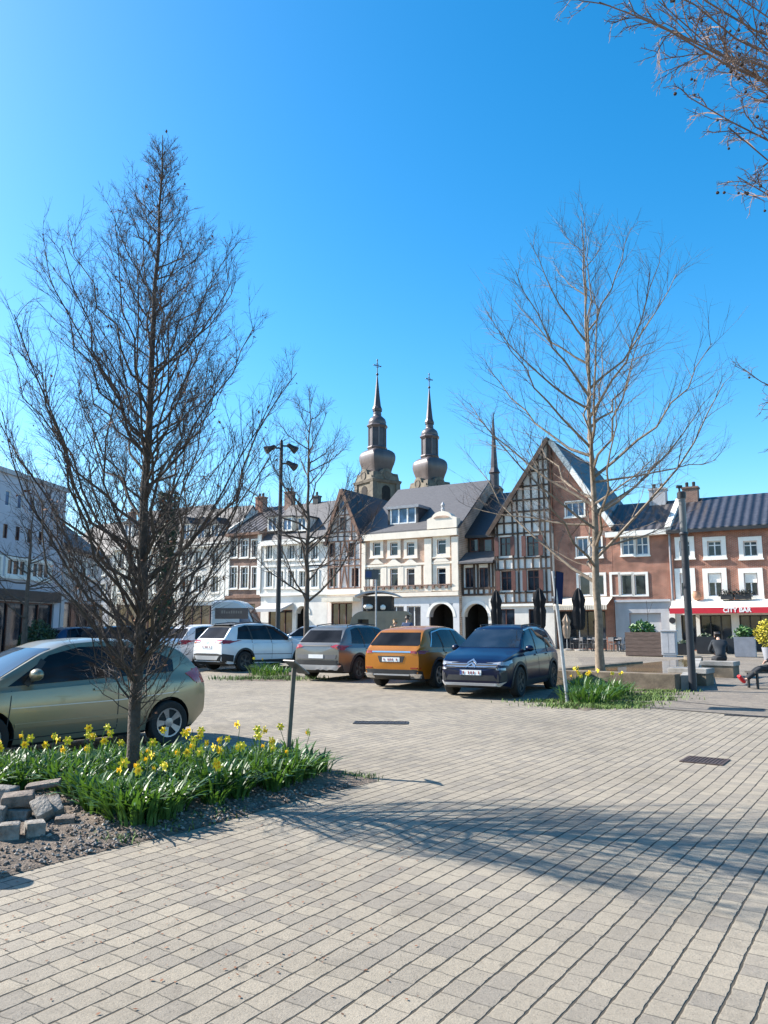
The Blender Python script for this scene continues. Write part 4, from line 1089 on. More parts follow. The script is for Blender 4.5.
# ------------------------------------------------------------- small timber house over an archway
h = House(459.3, 494, 'small_house', 'low half timbered house over a round archway, beside the tall gable', setback=.35, depth=7)
z = h.loc(476, 562)[1]; base = h.loc(476, 596)[1]; W = h.W
for x0, x1 in ((465, 473.5), (479, 488)): h.window(h.rect(x0, x1, 567.5, 587.5), fm=m_framed)
a = h.rect(464.3, 488.5, 603.5, 650); arch_opening(h, (a[0], a[1], .05, a[3]), m_white, m_inside)
h.wall(m_white, z)
sg = [((.05, base + .1), (W - .05, base + .1)), ((.05, z - .1), (W - .05, z - .1))]; zz_ = h.loc(476, 588.5)[1]; sg.append(((.05, zz_), (W - .05, zz_)))
for q in (460, 463, 474.5, 478, 489.5, 493): x = h.loc(q, 580)[0]; sg.append(((x, base + .1), (x, z - .1)))
for q in (469, 484): x = h.loc(q, 592)[0]; sg.append(((x, base + .1), (x, zz_)))
h.beams(sg, m_timber, .15)
g = MB(); zt = h.loc(476, 554)[1]; g.raw([(-.0, -.6, z - .15), (W, -.6, z - .15), (W, .9, zt + .1), (0, .9, zt + .1), (0, -.6, z - .02), (W, -.6, z - .02), (W, .9, zt + .25), (0, .9, zt + .25)], [(3,2,1,0),(4,5,6,7),(0,1,5,4),(1,2,6,5),(2,3,7,6),(3,0,4,7)]); g.build('skirt_roof', m_slateg, h.root)
zu = h.loc(476, 534)[1]; g = MB(); g.box(.02, W - .02, 1.2, 7, z, zu); g.build('upper_wall', m_timber, h.root)  # shade of the recess is put into the dark colour of this wall
for x0 in (464, 478): 
    a = h.rect(x0, x0 + 9, 537, 551); g = MB(); g.box(a[0], a[1], 1.1, 1.18, a[2], a[3]); ww = g.build('window', m_framed, h.root); g = MB(); g.box(a[0] + .1, a[1] - .1, 1.06, 1.1, a[2] + .1, a[3] - .1); g.build('pane', m_pane, ww)
zr = h.loc(476, 498, 6)[1]
g = MB(); g.raw([(-.1, .7, zu - .2), (W + .1, .7, zu - .2), (W + .1, 6, zr), (-.1, 6, zr), (-.1, .7, zu), (W + .1, .7, zu), (W + .1, 6, zr + .2), (-.1, 6, zr + .2), (-.1, 11, zu), (W + .1, 11, zu)], [(3,2,1,0),(4,5,6,7),(0,1,5,4),(1,2,6,5),(3,0,4,7),(7,6,9,8)]); g.build('roof', m_slate, h.root)
# ------------------------------------------------------------- black and white timber gable + brick half
ht = House(494.3, 552.5, 'gabled_house', 'tall black and white half timbered gable house with dark red shutters', depth=12)
hb = House(552.8, 611, 'gabled_house', 'red brick house with white edged half gable, right of the black and white gable', setback=.35, depth=12)
h = ht; W = h.W; z = h.loc(496, 530)[1]; ap = h.loc(548.5, 441); ax, az = W - .1, ap[1]; base = h.loc(525, 604)[1]
WR = [(499.5, 511, 537, 556), (526.5, 539, 535.5, 556), (501, 512, 571, 590.5), (527.5, 539.5, 570, 590.5)]
for q in WR: h.window(h.rect(*q), fm=m_framed, trans=.65)
for x0, x1 in ((497, 515), (529, 540)): a = h.rect(x0, x1, 609, 650); shopfront(h, (a[0], a[1], .05, a[3]), m_framed, 2)
h.wall(m_white, z, gable=(ax, az), x1=W)
# wall above eaves on the right side closes up to the ridge
g = MB(); g.face([(W, 0, z - .5), (W, 12, z - .5), (W, 12, az), (W, 0, az)]); g.build('party_wall', m_brick, h.root)
def lim(x): return z + (az - z) * min(1, max(0, x / ax))
sg = []
zl = [base + .1, h.loc(525, 592.5)[1], h.loc(525, 569)[1], h.loc(525, 558)[1], h.loc(525, 533)[1], h.loc(525, 522)[1], h.loc(530, 511)[1], h.loc(535, 499)[1], h.loc(540, 485)[1], h.loc(543, 470)[1], h.loc(545, 459)[1]]
for zv in zl:
    x0 = .04 if zv < z else (zv - z) / (az - z) * ax
    sg.append(((x0, zv), (W - .04, zv)))
for q in (494.8, 498, 513.5, 518.5, 525, 541, 546, 552): 
    x = min(max(h.loc(q, 560)[0], .08), W - .08); sg.append(((x, base + .1), (x, lim(x) - .05)))
for q in (505, 533): x = h.loc(q, 560)[0]; sg.append(((x, zl[2]), (x, zl[3]))); sg.append(((x, zl[0]), (x, zl[1]))); sg.append(((x, zl[4]), (x, lim(x) - .05)))
h.beams(sg, m_timber, .12)
for q in WR:
    a = h.rect(*q); g = MB(); e = .32
    g.box(a[0] - e, a[0] - .01, -.16, -.11, a[2], a[3]); g.build('shutter', m_framed, h.root)
    g = MB(); g.box(a[1] + .01, a[1] + e, -.16, -.11, a[2], a[3]); g.build('shutter', m_framed, h.root)
h.beams([((-.3, z - .35), (ax + .1, az + .05))], m_timber, .3, y=-.45, name='bargeboard')
g = MB(); g.box(.02, W - .02, -.15, .003, base - .15, base + .02); split_build(g, 'cornice', m_trim, h.root)
# roof left slope
g = MB(); d = Vector((0 - ax, 0, z - az)).normalized(); e = Vector((0, 0, z)) + d * .5; n = Vector((d.z, 0, -d.x)); n = n if n.z > 0 else -n; A = Vector((ax + .2, 0, az + .15))
pts = [A, e, e + n * .18, A + n * .18]; f = [p + Vector((0, -.4, 0)) for p in pts]; bk = [p + Vector((0, 12, 0)) for p in pts]
g.raw(f + bk, [(0, 1, 2, 3), (7, 6, 5, 4), (0, 4, 5, 1), (1, 5, 6, 2), (2, 6, 7, 3), (3, 7, 4, 0)]); g.build('roof', m_slate, h.root)
# brick half
h = hb; W = h.W; z = h.loc(608, 527)[1]; az2 = h.loc(551, 444)[1]; ax = .12; base = h.loc(580, 600)[1]
w_ = h.window(h.rect(566, 584, 502, 516), fm=m_frame, pm=m_paneb, sur=m_trim, sw=.1, mull=2)
h.window(h.rect(577, 588, 538, 556.5), fm=m_frame, pm=m_paneb, sur=m_trim, sw=.1); h.window(h.rect(590, 601.5, 538, 556.5), fm=m_frame, pm=m_paneb, sur=m_trim, sw=.1)
for x0, x1 in ((579, 590), (592.5, 604)): h.window(h.rect(x0, x1, 575, 595), sur=m_trim, sw=.16, mull=0, sill=False)
a = h.rect(560, 606, 611, 650); shopfront(h, (a[0], a[1], .05, a[3]), m_shop, 5)
h.wall(m_brick, z, gable=(ax, az2))
g = MB(); d = Vector((W - ax, 0, z - az2)).normalized(); g.bar((ax - .1, -.25, az2 + .2), (W + .15, -.25, z + .02), .35, .3, up=(0, 1, 0)); vb = g.build('verge', m_trim, h.root)
e = Vector((W, 0, z)) + d * .3; n = Vector((-d.z, 0, d.x)); n = n if n.z > 0 else -n; A = Vector((ax - .35, 0, az2 + .25)); g = MB()
pts = [A, e, e + n * .2, A + n * .2]; f = [p + Vector((0, -.1, 0)) for p in pts]; bk = [p + Vector((0, 12, 0)) for p in pts]
g.raw(f + bk, [(0, 1, 2, 3), (7, 6, 5, 4), (0, 4, 5, 1), (1, 5, 6, 2), (2, 6, 7, 3), (3, 7, 4, 0)]); g.build('roof', m_tilesf, h.root)
zt = h.loc(590, 601)[1]
g = MB(); a = h.loc(560, 603)[0]; n = 26
g.raw([(a, -1.5, zt - .3), (W - .1, -1.5, zt - .3), (W - .1, -.01, zt + .25), (a, -.01, zt + .25), (a, -1.5, zt - .36), (W - .1, -1.5, zt - .36), (W - .1, -.01, zt + .19), (a, -.01, zt + .19)], [(0,1,2,3),(7,6,5,4),(0,4,5,1),(1,5,6,2),(3,2,6,7),(0,3,7,4)])
for k in range(n): x = a + (W - .1 - a) * k / n; dx = (W - .1 - a) / n; g.box(x + .01, x + dx * .8, -1.51, -1.49, zt - .62, zt - .36)
g.build('awning', m_cream, h.root)
# ------------------------------------------------------------- lower brick house with garage
h = House(611.3, 668, 'brick_house', 'red brick house with a row of white framed windows above the grey garage door', setback=.35, depth=9)
W = h.W; z = h.loc(640, 531)[1]; base = h.loc(640, 602)[1]
for x0, x1 in ((622, 634), (636, 648)): h.window(h.rect(x0, x1, 536.5, 554.5), pm=m_paneb, sur=m_trim, sw=.1, mull=1, trans=.55)
for x0, x1 in ((612.2, 618.5), (621, 632), (634.5, 646)): h.window(h.rect(x0, x1, 574.5, 595), sur=m_trim, sw=.16, mull=0, sill=False)
a = h.rect(613, 619, 612, 650); shopfront(h, (a[0], a[1], .05, a[3]), m_shop, 1)
ga = h.rect(630.5, 662, 613, 654); ga = (ga[0], ga[1], .05, ga[3]); h.holes.append(ga)
h.wall(m_brick, z)
h.box('garage_door', mat('grey_door', (.50, .50, .49), .6, var=.08, scale=1), ga[0], ga[1], .12, .17, ga[2], ga[3])
a = .03; b = ga
g = MB(); g.box(a, b[0], -.06, .002, 0, base); g.box(b[0], b[1], -.06, .002, b[3], base); g.box(b[1], W - .02, -.06, .002, 0, base); g.box(a, W - .02, -.2, .002, base, base + .15); g.build('ground_floor', m_pale, h.root)
zr = h.loc(640, 505, 4.5)[1]
r = h.roof(m_tilesf, z, zr, x0=-.6, x1=W, yr=4.5, over=.35); h.gable_ends.build('gable', m_brick, h.root)
g = MB(); g.box(-.3, W, -.55, -.02, z - .35, z - .02); g.build('fascia', m_trim, h.root)
chimney(h, r, W - 1.3, 4.3, zr - 1, zr + .9, 1.1, m_pale, 2)
# ------------------------------------------------------------- corner bar
h = House(668.3, 800, 'corner_bar', 'red brick bar with white framed windows and a long red awning reading CITY BAR', setback=.2, depth=9, cat='bar')
W = h.W; z = h.loc(720, 526)[1]; base = h.loc(720, 602)[1]
for i, (x0, x1) in enumerate(((679.5, 690), (707.5, 721.5), (743.5, 757.5), (781, 795))):
    a = list(h.rect(x0, x1, 541, 556)); h.window(tuple(a), sur=m_trim, sw=.27, trans=.72)
    a = list(h.rect(x0 + .8, x1 + .6, 573, 596)); h.window(tuple(a), sur=m_trim, sw=.3, blind=.42)
doors = [(h.rect(682, 697, 615, 655)), (h.rect(700.5, 732, 615, 645)), (h.rect(740, 772, 615, 645))]
doors = [(d_[0], d_[1], .05, d_[3]) for d_ in doors]
for i, d_ in enumerate(doors): shopfront(h, d_, m_shop, (2, 3, 3)[i], .5 if i else .1)
h.wall(m_brick, z)
g = MB(); prev = .02
for d_ in doors:
    g.box(prev, d_[0], -.06, .002, 0, base - .1); g.box(d_[0], d_[1], -.06, .002, d_[3], base - .1); prev = d_[1]
g.box(prev, W - .02, -.06, .002, 0, base - .1); g.box(.02, W - .02, -.25, .002, base - .1, base + .12); g.build('ground_floor', m_white, h.root)
zr = h.loc(720, 498.5, 4.5)[1]
r = h.roof(m_tiles, z, zr, yr=4.5, over=.4); h.gable_ends.build('gable', m_brick, h.root)
g = MB(); g.bar((.1, -.4, z), (.1, 4.5, zr + .2), .35, .3); g.build('verge', m_trim, r)
chimney(h, r, .9, 4.3, zr - .9, zr + .8, 1.0, m_brick2, 2)
g = MB(); g.box(.0, W, -.5, -.38, z - .35, z - .15); g.build('gutter', m_black, h.root)
g = MB(); g.tube([(.12, -.1, z - .2), (.12, -.1, base + .1)], .07, 8); g.build('downpipe', m_lead, h.root)
# awning
x0 = h.loc(669.5, 608)[0]; out = 1.7
xa0 = h.loc(669.5, 609, -out)[0]; zt = h.loc(720, 604.2)[1]; z1 = h.loc(720, 607.5, -out)[1]; z2 = h.loc(720, 613.3, -out)[1]
g = MB(); g.raw([(xa0, -out, z1), (W, -out, z1), (W, -.26, zt + .25), (xa0, -.26, zt + .25), (xa0, -out, z1 - .05), (W, -out, z1 - .05), (W, -.26, zt + .2), (xa0, -.26, zt + .2)], [(0,1,2,3),(7,6,5,4),(1,5,6,2),(3,2,6,7),(0,3,7,4),(0,4,5,1)])
aw = g.build('awning', m_trim, h.root)
g = MB(); g.box(xa0, W, -out - .02, -out - .003, z2, z1); vl = g.build('valance', m_red, aw)
m_letter = mat('white_letters', (.82, .8, .78), .6, var=.03)
xc = h.loc(737, 610, -out)[0]
text_mesh('lettering', 'CITY BAR', .36, m_letter, vl, Matrix.Translation((xc, -out - .03, (z1 + z2) / 2)) @ Matrix.Rotation(math.pi / 2, 4, 'X'), bold=.012)
# white door panel and black metalwork, flower box on the cornice
a = h.rect(670.5, 676.5, 613, 655); g = MB(); g.box(a[0], a[1], -.14, -.065, .1, a[3]); p_ = g.build('menu_panel', m_trim, h.root)
g = MB(); cx = (a[0] + a[1]) / 2; g.lathe([(.2, 0), (.2, .02)], 14, M=Matrix.Translation((cx, -.14, 1.9)) @ Matrix.Rotation(math.pi / 2, 4, 'X')); g.box(cx - .18, cx + .18, -.16, -.142, 2.5, 2.75); g.build('emblem', m_black, p_)
a = h.rect(722, 752, 593, 601)
fb = thing('flower_box', 'black box of dark trailing plants on the ledge above the red awning', 'flower box', h.M @ Vector((a[0], -.45, base + .135)), h.rz)
L_ = a[1] - a[0]; g = MB(); g.box(0, L_ * .42, -.18, .18, 0, .3); g.box(L_ * .47, L_, -.18, .18, 0, .3); g.build('box', m_black, fb)
g = MB(); 
for k in range(10): leafball(g, (L_ * (k + .5) / 10, 0, .34), .26, 60, .06, rg)
g.build('plants', mat('dark_plants', (.025, .028, .022), .7, var=.4), fb)
q = h.M @ Vector((h.loc(698, 597)[0], -.42, base + .135))
pt_ = thing('clay_pot', 'round clay pot standing on the ledge above the bar doorway', 'pot', q)
g = MB(); g.lathe([(.14, 0), (.26, .15), (.28, .35), (.2, .48), (.23, .55)], 14); g.build('body', mat('terracotta', (.36, .19, .12), .85, var=.2), pt_, smooth=50)
BAR = h; GAR = ht

# ------------------------------------------------------------- white modern building at far left
p0 = at(-75, 600, 30.5); p1 = at(60, 600, 40.0)
for p in (p0, p1): p.z = gz(p.x, p.y)
h = House(0, 0, 'office_building', 'white modern flat roofed building with square windows at the left edge', p0=p0, p1=p1, depth=10, cat='building')
W = h.W; z = h.loc(30, 481)[1]; base = h.loc(30, 592)[1]
nW = 9
rows = [(h.loc(20, 509)[1], h.loc(20, 494)[1]), (h.loc(20, 541)[1], h.loc(20, 527)[1]), (h.loc(20, 576)[1], h.loc(20, 560)[1])]
for i in range(nW):
    x = .6 + (W - 1.2) * i / nW; wd = (W - 1.2) / nW
    h.window((x + .2, x + wd - .35, *rows[0]), fm=m_frame, pm=m_paneb, deep=.03, fw=.03, mull=0); h.window((x + .2, x + wd - .4, *rows[1]), fm=m_framed, mull=0, deep=.03, fw=.03)
for i in range(4):
    x = .8 + (W - 1.6) * i / 4; h.window((x + .2, x + (W - 1.6) / 4 - .3, *rows[2]), sur=m_trim, sw=.15, mull=2, deep=.03)
shopfront(h, (.5, W - .5, .05, base - .5), m_framed, 7)
m_white_shaded = mat('shaded_white_render', (.46, .47, .52), .85, var=.06, scale=1.2)  # white render with the bluish shade of this front put into its colour
h.wall(m_white_shaded, z)
h.box('fascia', m_shop, .2, W - .2, -.2, .003, base - .45, base + .05)
h.box('flat_roof', m_greyr, -.1, W + .1, -.12, h.D + .1, z, z + .22)
# ------------------------------------------------------------- lower house beside it
p1b = at(100, 600, 47); p1b.z = gz(p1b.x, p1b.y); p0b = p1 + (p1b - p1) * .03
h = House(0, 0, 'small_house', 'low pale house with steep dark roof just right of the white modern building', p0=p0b, p1=p1b, depth=8)
W = h.W; z = h.loc(80, 549)[1]; base = h.loc(80, 598)[1]
for f in (.08, .38, .68):
    h.window((W * f, W * f + W * .16, h.loc(80, 575)[1], h.loc(80, 560)[1]), sur=m_trim, sw=.1, trans=.7)
shopfront(h, (.5, W - .5, .05, base - .3), m_framed, 4)
h.wall(m_pale, z); zr = h.loc(80, 524, 4)[1]; r = h.roof(m_slate, z, zr, yr=4); h.gable_ends.build('gable', m_pale, h.root); chimney(h, r, W * .5, 4, zr - .4, zr + 1)

# ================================================================== CHURCH
m_tstone = mat('tower_stone', (.17, .147, .112), .9, var=.35, scale=.8, bump=.5, bscale=6)
m_tstoned = mat('tower_trim', (.14, .12, .095), .9, var=.35, scale=1.0)
m_copper = mat('brown_copper', (.095, .078, .078), .4, .2, var=.25, scale=.8, stretch=(1, 1, .3))
m_spire = mat('dark_copper', (.06, .05, .055), .45, .3, var=.3, scale=1)
m_iron2 = mat('wrought_iron', (.05, .05, .05), .5, .6, var=.1)
def sqprof(mb, prof, cx=0, cy=0, ch=.0, n=4, rot=0):
    """square or octagonal tiers from (half width, z)"""
    k = n; base = len(mb.v)
    for r, z in prof:
        for i in range(k):
            a = 2 * math.pi * (i + .5) / k + rot; rr = r / math.cos(math.pi / k); mb.v.append((cx + rr * math.cos(a), cy + rr * math.sin(a), z))
    for j in range(len(prof) - 1):
        for i in range(k):
            i2 = (i + 1) % k; mb.f.append([base + j * k + i, base + j * k + i2, base + (j + 1) * k + i2, base + (j + 1) * k + i]); mb.m.append(mb.cur)
    e = base + (len(prof) - 1) * k; mb.f.append([e + i for i in range(k)]); mb.m.append(mb.cur)
def tower(pxc, Y, ys, hw_px, label):
    """ys: pixel rows for cross top, spire top, spire base, upper bulb, lantern top, lantern base, onion top.., stone top"""
    s = Y / F
    c = at(pxc, 640, Y); c.z = gz(c.x, Y)
    t = thing('church_tower', label, 'church tower', c, rad(35))
    Z = lambda py: zat(pxc, py, Y) - c.z
    hw = hw_px * s
    cross0, sp_top, sp_base, ub_mid, ub_bot, lan_bot, on_mid, on_bot, st_top = [Z(v) for v in ys]
    g = MB(); sqprof(g, [(hw, -.5), (hw, st_top - 1.0)]); sh = g.build('shaft', m_tstone, t)
    g = MB()
    sqprof(g, [(hw * 1.1, st_top - 1.6), (hw * 1.16, st_top - 1.2), (hw * 1.02, st_top - 1.0), (hw * .96, st_top)]); zb = st_top - 5.6; sqprof(g, [(hw * 1.02, zb), (hw * 1.07, zb + .3), (hw * 1.02, zb + .6)])
    for sx in (-1, 1):
        for sy in (-1, 1): sqprof(g, [(hw * .16, zb + .6), (hw * .16, st_top - 1.6)], cx=sx * hw * .92, cy=sy * hw * .92)
    g.build('cornice', m_tstoned, sh)
    for k in range(4):
        M = Matrix.Rotation(k * math.pi / 2, 4, 'Z')
        # curved clock gable over each face
        poly = [(-hw * .95, st_top - 1.2), (hw * .95, st_top - 1.2), (hw * .9, st_top - .6), (hw * .5, st_top - .4)] + [(hw * .42 * math.cos(a), st_top - .35 + hw * .42 * math.sin(a)) for a in (math.pi * q / 10 for q in range(11))] + [(-hw * .5, st_top - .4), (-hw * .9, st_top - .6)]
        g = MB(); g.prism(poly, -hw * 1.08, -hw * .7, M=M); ga_ = g.build('gable', m_tstone, sh)
        g = MB(); g.lathe([(hw * .28, 0), (hw * .28, .12), (hw * .23, .12), (hw * .21, .06)], 20, M=M @ Matrix.Translation((0, -hw * 1.08, st_top - .45)) @ Matrix.Rotation(math.pi / 2, 4, 'X')); g.build('clock', m_tstoned, ga_)
        g = MB(); g.prism([(x * 1.0, z_) for x, z_ in arch_poly(-hw * .32, hw * .32, zb + .8, st_top - 2.0)], -hw * 1.03, -hw * .98, M=M); g.build('belfry_window', m_inside, sh)
    # onion: octagonal-ish with four main faces
    g = MB(); r_on = hw * .90; prof = []
    H = ub_bot
    tab = [(0, .74), (.12, .76), (.28, .83), (.45, .94), (.6, 1.0), (.72, 1.0), (.82, .95), (.90, .82), (.95, .66), (.985, .5), (1, .43)]
    zz0, zz1 = st_top - .3, lan_bot + .15
    prof = [(r_on * b_, zz0 + (zz1 - zz0) * a_) for a_, b_ in tab]
    # square plan with rounded corners: superellipse
    n = 48; base = len(g.v)
    for r, z_ in prof:
        for i in range(n):
            a = 2 * math.pi * i / n; cx_, sy_ = math.cos(a), math.sin(a); q = (abs(cx_) ** 14 + abs(sy_) ** 14) ** (-1 / 14); g.v.append((r * q * cx_, r * q * sy_, z_))
    for j in range(len(prof) - 1):
        for i in range(n):
            i2 = (i + 1) % n; g.f.append([base + j * n + i, base + j * n + i2, base + (j + 1) * n + i2, base + (j + 1) * n + i]); g.m.append(0)
    e = base + (len(prof) - 1) * n; g.f.append([e + i for i in range(n)]); g.m.append(0)
    on = g.build('onion_dome', m_copper, t, smooth=50)
    lw = hw * .52
    g = MB(); sqprof(g, [(lw, lan_bot - .2), (lw, ub_bot - .3)], n=8); la = g.build('lantern', m_spire, t)
    g = MB(); sqprof(g, [(lw * 1.1, lan_bot - .1), (lw * 1.22, lan_bot + .25), (lw * 1.1, lan_bot + .5)], n=8); sqprof(g, [(lw * 1.05, ub_bot - .5), (lw * 1.28, ub_bot - .1), (lw * 1.1, ub_bot + .2)], n=8)
    for k in range(8): a = math.pi / 4 * (k + .5); g.tube([(lw * 1.1 * math.cos(a), lw * 1.1 * math.sin(a), lan_bot), (lw * 1.1 * math.cos(a), lw * 1.1 * math.sin(a), ub_bot)], lw * .09, 5)
    g.build('lantern_ribs', m_copper, la)
    g = MB(); hh = sp_base - ub_bot
    sqprof(g, [(lw * 1.05, ub_bot + .1), (lw * 1.12, ub_bot + hh * .22), (lw * 1.0, ub_bot + hh * .42), (lw * .72, ub_bot + hh * .56), (lw * .5, ub_bot + hh * .66), (lw * .52, ub_bot + hh * .75), (lw * .46, sp_base)], n=16); g.build('upper_bulb', m_copper, t, smooth=60)
    g = MB(); sqprof(g, [(lw * .56, sp_base - .1), (lw * .60, sp_base + .3), (lw * .44, sp_base + .8), (lw * .30, sp_base + (sp_top - sp_base) * .4), (.06, sp_top)], n=8); g.build('spire', m_spire, t)
    g = MB(); ch = cross0 - sp_top
    g.ico((0, 0, sp_top + .1), .22, 2); g.tube([(0, 0, sp_top), (0, 0, cross0)], .07, 6); za = sp_top + ch * .62; g.tube([(-ch * .26, 0, za), (ch * .26, 0, za)], .07, 6)
    for x, zv in ((-ch * .26, za), (ch * .26, za), (0, cross0)): g.ico((x, 0, zv), .14, 1)
    g.tube([(ch * .13 * math.cos(a), 0, za + ch * .13 * math.sin(a)) for a in (math.pi * 2 * k / 10 for k in range(11))], .04, 4); g.build('cross', m_iron2, t)
    return t
tower(377, 118, (360, 375, 411, 419, 426, 450, 462, 474, 475), 15.6, 'left church tower with brown onion dome and the taller dark spire')
tower(431.5, 124, (374, 388, 424, 431, 437, 458.5, 470, 482, 483), 14.8, 'right church tower with brown onion dome, slightly lower than its twin')
# ridge turret, far right of the towers
c = at(498, 640, 112); c.z = gz(c.x, 112); t = thing('ridge_turret', 'thin dark spire standing alone between the church towers and the timber gable', 'spire', c, rad(10))
Z = lambda py: zat(498, py, 112) - c.z
g = MB(); sqprof(g, [(1.1, -.5), (1.1, Z(492)), (1.25, Z(490)), (.75, Z(486))], n=8); g.build('shaft', m_slate, t)
g = MB(); sqprof(g, [(.62, Z(486.2)), (.62, Z(474)), (.8, Z(473)), (.5, Z(468)), (.38, Z(455)), (.05, Z(412))], n=8); g.build('spire', m_spire, t)
# nave roof behind the row
c = at(455, 640, 105); c.z = gz(c.x, 105); t = thing('church_nave', 'long grey church roof behind the far row, under the two towers', 'church', c, rad(-25))
zt = zat(455, 488, 105) - c.z
g = MB(); g.box(-9, 16, 0, 14, -.5, zt - 6); g.build('wall', m_tstone, t)
g = MB(); g.prism([(0, 0), (1, 0), (1, 1)], 0, 1); g = MB(); M = Matrix.Rotation(math.pi / 2, 4, 'Z')
g.raw([(-9.3, -.5, zt - 6.2), (16.3, -.5, zt - 6.2), (16.3, 7, zt), (-9.3, 7, zt), (-9.3, 14.5, zt - 6.2), (16.3, 14.5, zt - 6.2)], [(0, 1, 2, 3), (3, 2, 5, 4), (0, 3, 4), (1, 5, 2), (0, 4, 5, 1)]); g.build('roof', m_slateg, t)
# ================================================================== CARS
m_tyre = mat('tyre', (.018, .018, .018), .85, var=.2, scale=12)
m_rim = mat('alloy_rim', (.30, .30, .31), .35, .7, var=.1)
m_rimd = mat('dark_rim', (.05, .05, .052), .4, .5, var=.1)
m_clad = mat('black_cladding', (.022, .022, .023), .65, var=.2, scale=8)
m_cglass = glass_mat('car_glass', (.008, .010, .013), .03); m_cglass.node_tree.nodes['Principled BSDF'].inputs['Specular IOR Level'].default_value = .22
m_wglass = glass_mat('windscreen_glass', (.008, .011, .016), .03); m_wglass.node_tree.nodes['Principled BSDF'].inputs['Specular IOR Level'].default_value = 1.0
m_rglass = glass_mat('privacy_glass', (.006, .007, .009), .12); m_rglass.node_tree.nodes['Principled BSDF'].inputs['Specular IOR Level'].default_value = .08
m_tail = mat('tail_lamp', (.28, .008, .01), .12, var=.15, coat=1)
m_head = mat('headlamp', (.30, .31, .33), .08, .3, var=.2, scale=9, coat=1)
m_chrome = mat('chrome', (.62, .62, .63), .15, .9, var=.05)
m_plate = mat('number_plate', (.72, .72, .70), .5, var=.04)
m_platet = mat('plate_marks', (.30, .05, .05), .5, var=.1)
m_silver = mat('silver_trim', (.46, .46, .47), .4, .5, var=.06)
def paint(name, c, metal=.3, rough=.32, var=.06):
    return mat(name, c, rough, metal, var=var, scale=1.2, coat=.55)
def lin(tab, x): return interp(tab, x)
def smooth_tab(tab, x, w=.07):
    return sum(interp(tab, x + k * w / 3) for k in (-3, -2, -1, 0, 1, 2, 3)) / 7
